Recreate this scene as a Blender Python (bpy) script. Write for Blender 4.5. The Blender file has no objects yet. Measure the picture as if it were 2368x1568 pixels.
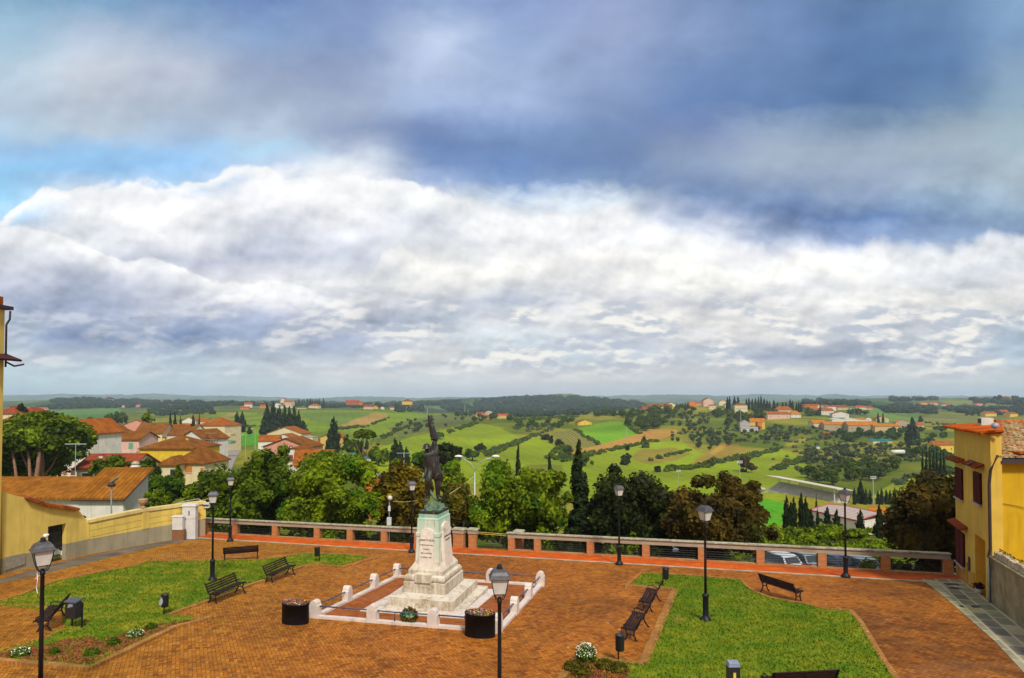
import bpy, bmesh, math, random
import numpy as np
from mathutils import Vector, Matrix, noise as mnoise
scene = bpy.context.scene
COL = scene.collection
# ---------------------------------------------------------------- camera
F = 1430.0; CX = 1184.0; CY = 888.0; PITCH = math.atan(34.0 / 1430.0); CAMZ = 7.2; SLOPE = 0.0685
cam_d = bpy.data.cameras.new("camera"); cam = bpy.data.objects.new("camera", cam_d); COL.objects.link(cam)
cam.location = (0, 0, CAMZ); cam.rotation_euler = (math.pi / 2 + PITCH, 0, 0)
cam_d.sensor_width = 36; cam_d.lens = F / 2368 * 36; cam_d.shift_y = (CY - 784) / 2368
cam_d.clip_start = 0.1; cam_d.clip_end = 40000
scene.camera = cam
# ---------------------------------------------------------------- node helper
class NX:
    """tiny expression builder for math nodes"""
    def __init__(s, nt): s.nt = nt
    def n(s, t, **kw):
        nd = s.nt.nodes.new(t)
        for k, v in kw.items(): setattr(nd, k, v)
        return nd
    def lk(s, a, b): s.nt.links.new(a, b)
    def setin(s, sock, v):
        if hasattr(v, 'is_output') or isinstance(v, bpy.types.NodeSocket): s.lk(v, sock)
        else: sock.default_value = v
    def m(s, op, a, b=0.0, c=0.0, clamp=False):
        nd = s.n('ShaderNodeMath', operation=op); nd.use_clamp = clamp
        s.setin(nd.inputs[0], a); s.setin(nd.inputs[1], b)
        if op in ('MULTIPLY_ADD', 'WRAP', 'COMPARE', 'SMOOTH_MIN'): s.setin(nd.inputs[2], c)
        return nd.outputs[0]
    def add(s, a, b): return s.m('ADD', a, b)
    def mul(s, a, b): return s.m('MULTIPLY', a, b)
    def sub(s, a, b): return s.m('SUBTRACT', a, b)
    def ma(s, a, b, c): return s.m('MULTIPLY_ADD', a, b, c)
    def mr(s, v, a, b, c=0.0, d=1.0, smooth=False):
        nd = s.n('ShaderNodeMapRange'); nd.interpolation_type = 'SMOOTHSTEP' if smooth else 'LINEAR'
        s.setin(nd.inputs[0], v)
        for i, q in enumerate((a, b, c, d)): nd.inputs[i + 1].default_value = q
        return nd.outputs[0]
    def noise(s, vec, scale, detail=3.0, rough=0.55, dist=0.0, col=False):
        nd = s.n('ShaderNodeTexNoise'); nd.inputs['Scale'].default_value = scale
        nd.inputs['Detail'].default_value = detail; nd.inputs['Roughness'].default_value = rough
        nd.inputs['Distortion'].default_value = dist
        if vec is not None: s.lk(vec, nd.inputs['Vector'])
        return nd.outputs[1] if col else nd.outputs[0]
    def mix(s, f, a, b, mode='MIX'):
        nd = s.n('ShaderNodeMix', data_type='RGBA', blend_type=mode)
        s.setin(nd.inputs[0], f)
        for i, v in ((6, a), (7, b)):
            if isinstance(v, (tuple, list)): v = tuple(v)[:3] + (1.0,)
            s.setin(nd.inputs[i], v)
        return nd.outputs[2]
    def ramp(s, f, stops):
        nd = s.n('ShaderNodeValToRGB'); cr = nd.color_ramp
        while len(cr.elements) < len(stops): cr.elements.new(0.5)
        for e, (p, c) in zip(cr.elements, stops): e.position = p; e.color = tuple(c)[:3] + (1.0,)
        s.lk(f, nd.inputs[0]); return nd.outputs[0]
    def xyz(s, v):
        nd = s.n('ShaderNodeSeparateXYZ'); s.lk(v, nd.inputs[0]); return nd.outputs
    def comb(s, x, y, z=0.0):
        nd = s.n('ShaderNodeCombineXYZ')
        for i, v in enumerate((x, y, z)): s.setin(nd.inputs[i], v)
        return nd.outputs[0]
def lin(c):
    c = tuple(c)
    return tuple(((v / 255) / 12.92 if v / 255 <= 0.04045 else ((v / 255 + 0.055) / 1.055) ** 2.4) for v in c)
# ---------------------------------------------------------------- world: sky and clouds
SUN_EL, SUN_AZ = math.radians(48), math.radians(162)      # sun high behind the camera, slightly to its right
world = bpy.data.worlds.new("World"); scene.world = world; world.use_nodes = True
wt = world.node_tree; wt.nodes.clear(); X = NX(wt)
tc = X.n('ShaderNodeTexCoord').outputs['Generated']
dx, dy, dz = X.xyz(tc)
ysafe = X.m('MAXIMUM', dy, 0.12)
u = X.m('DIVIDE', dx, ysafe); v = X.m('DIVIDE', dz, ysafe)
up = X.ma(u, 1.0, 0.0)
base = X.comb(u, X.mul(v, 1.7), 0.0)
big = X.xyz(X.noise(base, 2.2, 5.0, 0.55, 0.2, col=True))
fine = X.xyz(X.noise(base, 7.0, 7.0, 0.52, 0.9, col=True))
small = X.noise(X.comb(u, X.mul(v, 1.25), 3.7), 22.0, 5.0, 0.5, 1.2)
amp = X.mr(v, 0.02, 0.22, 0.3, 1.0)
# column coordinate 0..12 and height coordinate (photo rows) with turbulent warp
XS = [0, 200, 400, 600, 800, 1000, 1184, 1400, 1600, 1800, 2000, 2200, 2368]
YS = [0, 80, 160, 240, 300, 340, 380, 420, 460, 500, 550, 600, 650, 700, 740, 780, 820, 860, 910]
SKY = [
 [(125,160,195),(150,180,210),(165,185,210),(165,182,208),(165,190,220),(155,200,240),(145,208,250),(150,210,250),(155,215,252),(170,215,250),(232,234,238),(215,218,226),(195,200,215),(170,182,208),(165,180,205),(160,178,205),(195,205,215),(190,212,220),(180,205,215)],
 [(120,155,195),(165,180,208),(185,193,212),(172,182,205),(175,190,212),(150,200,240),(145,203,248),(185,215,245),(240,240,242),(246,246,247),(232,235,240),(218,222,230),(180,186,205),(165,176,200),(160,172,200),(130,148,185),(185,195,210),(192,210,220),(182,205,212)],
 [(110,140,185),(140,160,195),(172,180,205),(165,178,205),(155,175,208),(150,198,240),(145,200,247),(175,212,246),(242,242,244),(248,248,248),(240,240,242),(195,200,215),(205,208,218),(190,195,210),(165,175,200),(120,142,182),(170,185,205),(192,208,218),(182,203,212)],
 [(100,125,180),(125,150,195),(140,155,190),(150,165,195),(170,188,216),(165,200,235),(190,212,238),(246,246,247),(240,240,244),(232,234,241),(215,220,232),(190,195,212),(228,228,233),(215,215,224),(160,172,200),(150,165,195),(185,195,208),(198,208,216),(188,204,212)],
 [(115,135,185),(125,145,190),(135,150,190),(145,158,190),(135,150,188),(165,177,206),(200,208,225),(244,244,245),(247,247,247),(240,240,242),(220,223,232),(205,210,224),(238,238,238),(225,225,230),(175,182,205),(165,175,202),(180,190,208),(210,212,215),(195,206,214)],
 [(135,155,200),(170,185,220),(165,180,218),(145,165,208),(110,130,180),(102,127,180),(108,133,184),(145,165,208),(218,223,234),(228,232,240),(232,234,239),(247,246,243),(246,245,240),(205,208,218),(190,200,215),(200,205,212),(215,215,216),(210,214,218),(198,207,214)],
 [(125,145,195),(140,160,205),(150,170,212),(150,168,212),(120,145,195),(102,128,178),(98,127,182),(115,142,192),(195,208,232),(242,243,245),(244,244,245),(243,243,242),(228,229,230),(185,193,210),(218,219,220),(200,210,220),(200,215,224),(214,216,217),(200,208,214)],
 [(135,150,195),(140,155,198),(130,148,192),(120,140,185),(104,128,176),(104,128,176),(102,127,177),(118,143,188),(200,211,231),(245,245,245),(238,239,242),(246,244,241),(238,237,236),(210,210,216),(228,227,224),(185,192,208),(195,208,220),(215,216,216),(200,208,214)],
 [(115,135,180),(125,145,190),(105,130,180),(95,122,175),(110,130,180),(125,142,182),(130,148,185),(122,142,184),(112,136,182),(165,181,213),(236,238,241),(242,242,241),(244,243,238),(215,215,219),(230,228,224),(200,202,208),(195,202,212),(212,214,215),(200,207,213)],
 [(105,130,180),(105,130,180),(95,122,172),(90,118,168),(140,158,190),(150,165,192),(150,165,192),(140,156,188),(118,140,182),(112,138,182),(168,184,214),(240,241,243),(236,236,237),(228,228,228),(222,221,219),(215,214,213),(160,172,195),(205,209,212),(195,205,213)],
 [(90,120,168),(85,115,165),(80,110,160),(80,110,158),(115,138,172),(145,160,188),(145,160,188),(135,152,185),(128,148,187),(98,128,177),(148,170,209),(238,239,242),(234,235,236),(231,230,227),(190,195,205),(180,188,202),(160,172,192),(205,210,212),(188,202,212)],
 [(95,125,170),(85,115,162),(80,112,160),(100,128,168),(140,158,182),(150,166,188),(140,158,184),(150,168,192),(130,155,190),(118,143,181),(142,167,202),(222,228,236),(225,228,233),(241,239,233),(205,208,212),(195,200,208),(190,200,210),(208,211,212),(185,200,210)],
 [(120,150,190),(110,140,182),(125,150,185),(130,155,182),(145,165,185),(150,170,190),(155,170,190),(155,172,192),(150,170,195),(140,165,190),(132,157,192),(218,225,234),(232,232,233),(238,236,231),(190,200,210),(170,188,205),(175,192,208),(200,208,212),(182,198,208)]]
xd = X.ma(u, F, CX)
yd = X.ma(v, -F * 0.985, 918.0)
w1 = X.mul(X.sub(big[0], 0.5), X.mul(amp, 90.0)); w2 = X.mul(X.sub(big[1], 0.5), X.mul(amp, 40.0))
w3 = X.mul(X.sub(fine[0], 0.5), X.mul(amp, 95.0)); w4 = X.mul(X.sub(fine[1], 0.5), X.mul(amp, 74.0))
w5 = X.mul(X.sub(small, 0.5), X.mul(amp, 34.0))
xw = X.add(X.add(xd, w1), w3)
yw = X.m('DIVIDE', X.add(X.add(X.add(yd, w2), w4), w5), 910.0, clamp=True)
cur = None
for i, cx_ in enumerate(XS):
    r = X.ramp(yw, [(y_ / 910, lin((c[0] * .85 + 29, c[1] * .9 + 20, c[2] * .9 + 22) if c[2] > 236 and c[0] < 200 else c if c[2] > 236 else (c[0] * (1.0 if y_ > 470 else 1.09), c[1] * (1.0 if y_ > 470 else 1.085), c[2] * (1.0 if y_ > 470 else 1.035)))) for y_, c in zip(YS, SKY[i])])
    if cur is None: cur = r
    else: cur = X.mix(X.mr(xw, XS[i - 1], XS[i], smooth=True), cur, r)
# crisp sunlit upper edges of the cumulus banks
en = X.noise(X.comb(u, X.mul(v, 1.1), 2.0), 7.0, 9.0, 0.52, 0.3); en2 = X.noise(X.comb(u, X.mul(v, 1.1), 7.0), 26.0, 6.0, 0.55)
def bank(cur, pts, soft, depth, f_, wob=120.0, col=(249, 249, 249)):
    r = X.ramp(X.m('DIVIDE', X.sub(xd, pts[0][0]), float(pts[-1][0] - pts[0][0]), clamp=True), [((a - pts[0][0]) / (pts[-1][0] - pts[0][0]), (b_ / 910,) * 3) for a, b_ in pts])
    d = X.sub(X.add(X.add(yd, X.mul(X.sub(en, 0.5), wob)), X.mul(X.sub(en2, 0.5), 38.0)), X.mul(r, 910.0))
    inside_ = X.mul(X.mr(xd, pts[0][0], pts[0][0] + 60), X.mr(xd, pts[-1][0], pts[-1][0] - 60)) if f_ < 1 else 1.0
    k = X.mul(X.mul(X.mr(d, 0, soft, smooth=True), X.mr(d, depth, soft * 1.2, smooth=True)), X.mul(inside_, f_))
    return X.mix(k, cur, lin(col))
cur = bank(cur, [(-60,540),(30,470),(90,432),(200,430),(330,418),(420,420),(480,400),(535,380),(620,384),(665,408),(800,404),(900,424),(980,452),(1060,470),(1130,470)], 15, 60, 0.9, 175)
cur = bank(cur, [(1040,468),(1184,468),(1290,488),(1345,497),(1385,452),(1440,446),(1500,482),(1640,528),(1700,532),(1800,560),(1860,546),(1930,566),(2050,545),(2200,548),(2300,522),(2440,515)], 50, 95, 0.85, 190)
cur = bank(cur, [(-60,515),(80,528),(160,552),(230,575),(290,598),(350,590),(400,612),(470,640),(560,650),(640,640),(720,668),(860,720)], 10, 62, 0.85, 70)
cur = bank(cur, [(840,660),(885,568),(925,552),(975,598),(1050,618),(1150,604),(1250,596),(1330,620)], 14, 70, 0.8, 80, (252,250,245))
cur = bank(cur, [(1400,640),(1480,585),(1560,570),(1620,590),(1700,620),(1800,600),(1850,575),(1950,610),(2050,640)], 20, 75, 0.6, 90, (252,250,244))
# relief of the cloud lobes: a billow field compared with itself a little nearer the sun
def shifted(vec, x_, y_):
    nd = X.n('ShaderNodeVectorMath', operation='ADD'); X.lk(vec, nd.inputs[0]); nd.inputs[1].default_value = (x_, y_, 0); return nd.outputs[0]
pv = X.m('DIVIDE', 1.0, X.m('MAXIMUM', X.add(v, 0.16), 0.05))
flat = X.comb(X.mul(u, X.mul(pv, 0.30)), X.mul(pv, 0.52), 1.3)
def bil(vec, sc, det=7.0): return X.noise(vec, sc, det, 0.50, 0.35)
iso = X.comb(u, X.mul(v, 1.2), 5.0)
def bl2(vec, sc, det): return X.noise(vec, sc, det, 0.48, 0.0)
r1 = X.sub(bl2(shifted(iso, 0, 0), 4.2, 7.0), bl2(shifted(iso, -0.015, 0.032), 4.2, 7.0))
r2 = X.sub(bl2(shifted(iso, 3, 0), 10.0, 7.0), bl2(shifted(iso, 2.995, 0.014), 10.0, 7.0))
iso2 = X.comb(u, X.mul(v, 2.3), 9.0)
r3 = X.sub(bl2(iso2, 17.0, 5.0), bl2(shifted(iso2, -0.004, 0.016), 17.0, 5.0))
bandw = X.mul(X.mr(yd, 330, 520, smooth=True), X.mr(yd, 860, 760, smooth=True))
rel = X.add(X.mul(r1, X.ma(bandw, 1.25, 0.85)), X.add(X.mul(r2, X.ma(bandw, 0.95, 0.35)), X.mul(r3, X.mul(X.mr(v, 0.01, 0.06), X.mr(v, 0.22, 0.12, 0.0, 0.9)))))
tex = X.add(X.mul(X.sub(fine[2], 0.5), 0.16), X.mul(X.sub(big[2], 0.5), 0.16))
tex = X.m('MAXIMUM', X.add(X.add(1.0, X.mul(tex, X.mr(v, 0.0, 0.15, 0.15, 1.0))), rel), 0.45)
tex = X.m('MINIMUM', tex, 1.4)
cur = X.mix(1.0, cur, X.comb(tex, X.ma(X.sub(tex, 1.0), 0.95, 1.0), X.ma(X.sub(tex, 1.0), 0.85, 1.0)), 'MULTIPLY')
# low cumulus bank over the horizon
lowc = X.mul(X.mr(bl2(iso2, 9.0, 6.0), 0.46, 0.58, smooth=True), X.mul(X.mr(v, 0.02, 0.06, smooth=True), X.mr(v, 0.20, 0.12, smooth=True)))
cur = X.mix(X.mul(lowc, X.mr(xd, 300, 1100, 0.3, 0.9)), cur, X.mix(X.mr(r3, -0.06, 0.07), lin((188, 196, 210)) , lin((250, 246, 238))))
# sky beyond the frame: overhead and behind the camera an added broken overcast, made bright to light the ground
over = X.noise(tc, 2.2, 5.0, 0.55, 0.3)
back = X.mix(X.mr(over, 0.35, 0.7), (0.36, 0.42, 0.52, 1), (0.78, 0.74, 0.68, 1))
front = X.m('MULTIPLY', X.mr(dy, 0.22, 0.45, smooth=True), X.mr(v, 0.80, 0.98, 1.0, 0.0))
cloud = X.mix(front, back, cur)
sky = X.n('ShaderNodeTexSky', sky_type='NISHITA'); sky.sun_disc = False
sky.sun_elevation = SUN_EL; sky.sun_rotation = SUN_AZ
bg1 = X.n('ShaderNodeBackground'); X.lk(sky.outputs[0], bg1.inputs[0]); bg1.inputs[1].default_value = 0.05
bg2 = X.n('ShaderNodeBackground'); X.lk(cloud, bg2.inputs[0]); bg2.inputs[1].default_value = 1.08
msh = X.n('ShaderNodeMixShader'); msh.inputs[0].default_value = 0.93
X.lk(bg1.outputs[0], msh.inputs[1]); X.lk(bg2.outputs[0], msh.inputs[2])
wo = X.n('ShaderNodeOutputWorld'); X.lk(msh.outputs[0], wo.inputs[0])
# ---------------------------------------------------------------- sun
sl = bpy.data.lights.new("sun", 'SUN'); sl.energy = 3.9; sl.angle = math.radians(7); sl.color = (1.0, 0.95, 0.86)
so = bpy.data.objects.new("sun", sl); COL.objects.link(so)
sd = Vector((math.sin(SUN_AZ) * math.cos(SUN_EL), math.cos(SUN_AZ) * math.cos(SUN_EL), math.sin(SUN_EL)))
so.rotation_euler = sd.to_track_quat('Z', 'Y').to_euler(); so.location = (0, 0, 60)
scene.view_settings.view_transform = 'Standard'; scene.view_settings.look = 'None'
scene.view_settings.exposure = 0.0; scene.view_settings.gamma = 1.0
cy = scene.cycles
cy.use_denoising = True; cy.max_bounces = 6; cy.diffuse_bounces = 3; cy.glossy_bounces = 2
cy.transparent_max_bounces = 8; cy.transmission_bounces = 3; cy.volume_bounces = 1; cy.use_adaptive_sampling = True
# ---------------------------------------------------------------- projection helpers (all photo coordinates on a 2368 x 1568 grid)
CP, SP = math.cos(PITCH), math.sin(PITCH)
def uv(x, y):
    a = (CY - y) / F; d = CP - a * SP
    return ((x - CX) / F) / d, (SP + a * CP) / d
def P(x, y, Y):
    a, b = uv(x, y); return Vector((a * Y, Y, CAMZ + b * Y))
def G(x, y, h=0.0):
    """point on the sloping square, h above it"""
    a, b = uv(x, y); Y = (CAMZ - h) / (-b - SLOPE); return Vector((a * Y, Y, -SLOPE * Y + h))
def gz(Y): return -SLOPE * Y
def proj(x, y, z):
    """world arrays -> photo coordinates"""
    z = z - CAMZ; fw = y * CP + z * SP; upv = -y * SP + z * CP
    return CX + F * x / fw, CY - F * upv / fw
# ---------------------------------------------------------------- object helpers
def tag(o, label=None, cat=None, group=None, kind=None):
    if label: o['label'] = label
    if cat: o['category'] = cat
    if group: o['group'] = group
    if kind: o['kind'] = kind
    return o
def thing(name, label, cat, loc=(0, 0, 0), rz=0.0, group=None):
    o = bpy.data.objects.new(name, None); COL.objects.link(o); o.location = loc; o.rotation_euler = (0, 0, rz)
    o.empty_display_size = 0.2
    return tag(o, label, cat, group)
class MB:
    def __init__(s): s.v = []; s.f = []
    def poly(s, pts): k = len(s.v); s.v += [tuple(p) for p in pts]; s.f.append(tuple(range(k, k + len(pts)))); return s
    def raw(s, vs, fs):
        k = len(s.v); s.v += [tuple(p) for p in vs]; s.f += [tuple(i + k for i in q) for q in fs]; return s
    def box(s, c, d, rz=0.0, rx=0.0, ry=0.0, taper=1.0):
        hx, hy, hz = d[0] / 2, d[1] / 2, d[2] / 2
        M = Matrix.Rotation(rz, 3, 'Z') @ Matrix.Rotation(rx, 3, 'X') @ Matrix.Rotation(ry, 3, 'Y'); c = Vector(c)
        vs = []
        for z in (-1, 1):
            t = taper if z > 0 else 1.0
            for a, b in ((-1, -1), (1, -1), (1, 1), (-1, 1)): vs.append(c + M @ Vector((a * hx * t, b * hy * t, z * hz)))
        return s.raw(vs, [(3, 2, 1, 0), (4, 5, 6, 7), (0, 1, 5, 4), (1, 2, 6, 5), (2, 3, 7, 6), (3, 0, 4, 7)])
    def bb(s, x0, x1, y0, y1, z0, z1): return s.box(((x0 + x1) / 2, (y0 + y1) / 2, (z0 + z1) / 2), (x1 - x0, y1 - y0, z1 - z0))
    def prism(s, pts, z0, z1):
        n = len(pts)
        ar = sum(pts[i][0] * pts[(i + 1) % n][1] - pts[(i + 1) % n][0] * pts[i][1] for i in range(n))
        if ar < 0: pts = pts[::-1]
        q = lambda z, p: z(p) if callable(z) else z
        vs = [(p[0], p[1], q(z0, p)) for p in pts] + [(p[0], p[1], q(z1, p)) for p in pts]
        fs = [tuple(range(n))[::-1], tuple(range(n, 2 * n))] + [(i, (i + 1) % n, (i + 1) % n + n, i + n) for i in range(n)]
        return s.raw(vs, fs)
    def tube(s, path, r, n=8, cap=True):
        path = [Vector(p) for p in path]; rs = r if isinstance(r, (list, tuple)) else [r] * len(path)
        k = len(s.v); m = len(path)
        for i, p in enumerate(path):
            t = (path[min(i + 1, m - 1)] - path[max(i - 1, 0)]).normalized()
            a = t.cross(Vector((0, 0, 1))) if abs(t.z) < 0.95 else t.cross(Vector((1, 0, 0)))
            a.normalize(); b = t.cross(a)
            for j in range(n):
                w = 2 * math.pi * j / n; s.v.append(tuple(p + (a * math.cos(w) + b * math.sin(w)) * rs[i]))
        for i in range(m - 1):
            for j in range(n):
                q = (j + 1) % n; s.f.append((k + i * n + j, k + i * n + q, k + (i + 1) * n + q, k + (i + 1) * n + j))
        if cap: s.f.append(tuple(range(k, k + n))[::-1]); s.f.append(tuple(range(k + (m - 1) * n, k + m * n)))
        return s
    def lathe(s, prof, n=16, c=(0, 0, 0), sx=1.0, sy=1.0, ph=0.0):
        k = len(s.v); m = len(prof)
        for r, z in prof:
            for j in range(n):
                w = 2 * math.pi * j / n + ph; s.v.append((c[0] + r * math.cos(w) * sx, c[1] + r * math.sin(w) * sy, c[2] + z))
        for i in range(m - 1):
            for j in range(n):
                q = (j + 1) % n; s.f.append((k + i * n + j, k + i * n + q, k + (i + 1) * n + q, k + (i + 1) * n + j))
        s.f.append(tuple(range(k, k + n))[::-1]); s.f.append(tuple(range(k + (m - 1) * n, k + m * n)))
        return s
    def build(s, name, mat=None, parent=None, smooth=False, bevel=0.0, **kw):
        me = bpy.data.meshes.new(name); me.from_pydata([tuple(map(float, p)) for p in s.v], [], s.f); me.update()
        if smooth: me.polygons.foreach_set('use_smooth', [True] * len(me.polygons))
        if mat: me.materials.append(mat)
        o = bpy.data.objects.new(name, me); COL.objects.link(o)
        if parent: o.parent = parent
        if bevel:
            md = o.modifiers.new('bevel', 'BEVEL'); md.width = bevel; md.segments = 2; md.limit_method = 'ANGLE'
        return tag(o, **kw)
ORD = ['first', 'second', 'third', 'fourth', 'fifth', 'sixth', 'seventh', 'eighth', 'ninth', 'tenth', 'eleventh', 'twelfth', 'thirteenth', 'fourteenth']
def nth(i, label):
    if i >= len(ORD): return label
    label = label.replace('one of two ', '').replace('pair of ', '')
    n = len(label.split()); return ORD[i] + ' ' + label + (' from the left' if n <= 12 else '') if n <= 15 else label
def dup(root, loc=None, rz=None, label=None, group=None, scale=None):
    def cp(o, par):
        c = o.copy(); COL.objects.link(c); c.parent = par
        for ch in KIDS.get(o.name, None) or list(o.children): cp(ch, c)
        return c
    r = cp(root, None)
    if loc is not None: r.location = loc
    if rz is not None: r.rotation_euler = (0, 0, rz)
    if scale is not None: r.scale = scale if isinstance(scale, (tuple, list)) else (scale,) * 3
    if label: r['label'] = label
    if group: r['group'] = group
    return r
KIDS = {}
def npmesh(name, V, Fq, mat, parent=None, smooth=False, **kw):
    me = bpy.data.meshes.new(name); nv = len(V); nf = len(Fq); k = Fq.shape[1]
    me.vertices.add(nv); me.vertices.foreach_set('co', V.astype(np.float32).ravel())
    me.loops.add(nf * k); me.loops.foreach_set('vertex_index', Fq.astype(np.int32).ravel())
    me.polygons.add(nf); me.polygons.foreach_set('loop_start', (np.arange(nf) * k).astype(np.int32))
    me.polygons.foreach_set('loop_total', np.full(nf, k, np.int32))
    if smooth: me.polygons.foreach_set('use_smooth', np.ones(nf, bool))
    me.update(calc_edges=True)
    if mat: me.materials.append(mat)
    o = bpy.data.objects.new(name, me); COL.objects.link(o)
    if parent: o.parent = parent
    return tag(o, **kw)
# ---------------------------------------------------------------- materials
MATS = {}
def newmat(name):
    m = bpy.data.materials.new(name); m.use_nodes = True; nt = m.node_tree; nt.nodes.clear(); Q = NX(nt)
    b = Q.n('ShaderNodeBsdfPrincipled'); o = Q.n('ShaderNodeOutputMaterial'); Q.lk(b.outputs[0], o.inputs[0])
    return m, Q, b
def setc(Q, b, c, sock='Base Color'):
    if isinstance(c, (tuple, list)): b.inputs[sock].default_value = tuple(c)[:3] + (1,)
    else: Q.lk(c, b.inputs[sock])
def bump(Q, b, h, strength=0.4, dist=0.02):
    n = Q.n('ShaderNodeBump'); n.inputs['Strength'].default_value = strength; n.inputs['Distance'].default_value = dist
    Q.lk(h, n.inputs['Height']); Q.lk(n.outputs[0], b.inputs['Normal'])
def plain(name, c, rough=0.7, metal=0.0, var=0.25, scale=6.0, bmp=0.0, spec=0.5, dirt=None):
    if name in MATS: return MATS[name]
    m, Q, b = newmat(name); co = Q.n('ShaderNodeTexCoord').outputs['Object']
    nz = Q.noise(co, scale, 5.0, 0.6)
    lo = tuple(v * (1 - var) for v in c); hi = tuple(min(1, v * (1 + var)) for v in c)
    col = Q.mix(Q.mr(nz, 0.3, 0.7), lo, hi)
    if dirt:
        n2 = Q.noise(co, scale * 0.35, 6.0, 0.7, 0.6); col = Q.mix(Q.mr(n2, 0.52, 0.68, 0, dirt[1]), col, dirt[0])
    setc(Q, b, col); b.inputs['Roughness'].default_value = rough; b.inputs['Metallic'].default_value = metal
    b.inputs['Specular IOR Level'].default_value = spec
    if bmp: bump(Q, b, Q.noise(co, scale * 4, 4.0, 0.6), bmp, 0.02)
    MATS[name] = m; return m
def leafmat(name, c1, c2, c3=None, scale=0.9, trans=0.25):
    """c1 dark leaf, c2 bright leaf, c3 odd clumps; differs leaf by leaf and clump by clump"""
    if name in MATS: return MATS[name]
    m, Q, b = newmat(name); co = Q.n('ShaderNodeTexCoord').outputs['Object']
    rnd = Q.n('ShaderNodeNewGeometry').outputs['Random Per Island']
    f = Q.add(Q.mul(rnd, 0.55), Q.mul(Q.mr(Q.noise(co, scale, 3.0), 0.35, 0.65), 0.6))
    col = Q.mix(Q.mr(f, 0.15, 1.0), c1, c2)
    if c3: col = Q.mix(Q.mr(Q.noise(co, scale * 0.6, 2.0, 0.5, 0.2), 0.52, 0.66, 0, 0.75), col, c3)
    setc(Q, b, col); b.inputs['Roughness'].default_value = 0.6; b.inputs['Specular IOR Level'].default_value = 0.12
    o = [n for n in m.node_tree.nodes if n.type == 'OUTPUT_MATERIAL'][0]
    tr = Q.n('ShaderNodeBsdfTranslucent'); Q.lk(col, tr.inputs[0])
    ms = Q.n('ShaderNodeMixShader'); ms.inputs[0].default_value = trans
    Q.lk(b.outputs[0], ms.inputs[1]); Q.lk(tr.outputs[0], ms.inputs[2]); Q.lk(ms.outputs[0], o.inputs[0])
    MATS[name] = m; return m
def tilemat(name, c, c2, pitch=0.3, axis=0, moss=None, bm=0.6):
    """roof tiles: rows and courses in the roof's own plane"""
    if name in MATS: return MATS[name]
    m, Q, b = newmat(name); co = Q.n('ShaderNodeTexCoord').outputs['Object']; x, y, z = Q.xyz(co)
    s = (x, y)[axis]; t = Q.add((y, x)[axis], z)
    w = Q.m('ABSOLUTE', Q.m('SINE', Q.mul(s, math.pi / pitch)))
    cr = Q.m('FRACT', Q.mul(t, 1 / (pitch * 1.4)))
    cell = Q.comb(Q.m('FLOOR', Q.mul(s, 1 / pitch)), Q.m('FLOOR', Q.mul(t, 1 / (pitch * 1.4))))
    wn = Q.n('ShaderNodeTexWhiteNoise', noise_dimensions='3D'); Q.lk(cell, wn.inputs[0])
    col = Q.mix(wn.outputs[0], c, c2)
    col = Q.mix(Q.mr(Q.noise(co, 0.5, 5.0, 0.6), 0.4, 0.65, 0, 0.7), col, moss or tuple(v * 0.55 for v in c))
    col = Q.mix(Q.mr(w, 0.0, 0.45, 0.55, 0.0), col, (0.03, 0.015, 0.008))
    setc(Q, b, col); b.inputs['Roughness'].default_value = 0.9; b.inputs['Specular IOR Level'].default_value = 0.08
    bump(Q, b, Q.add(w, Q.mul(cr, 0.35)), bm, 0.08)
    MATS[name] = m; return m
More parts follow.
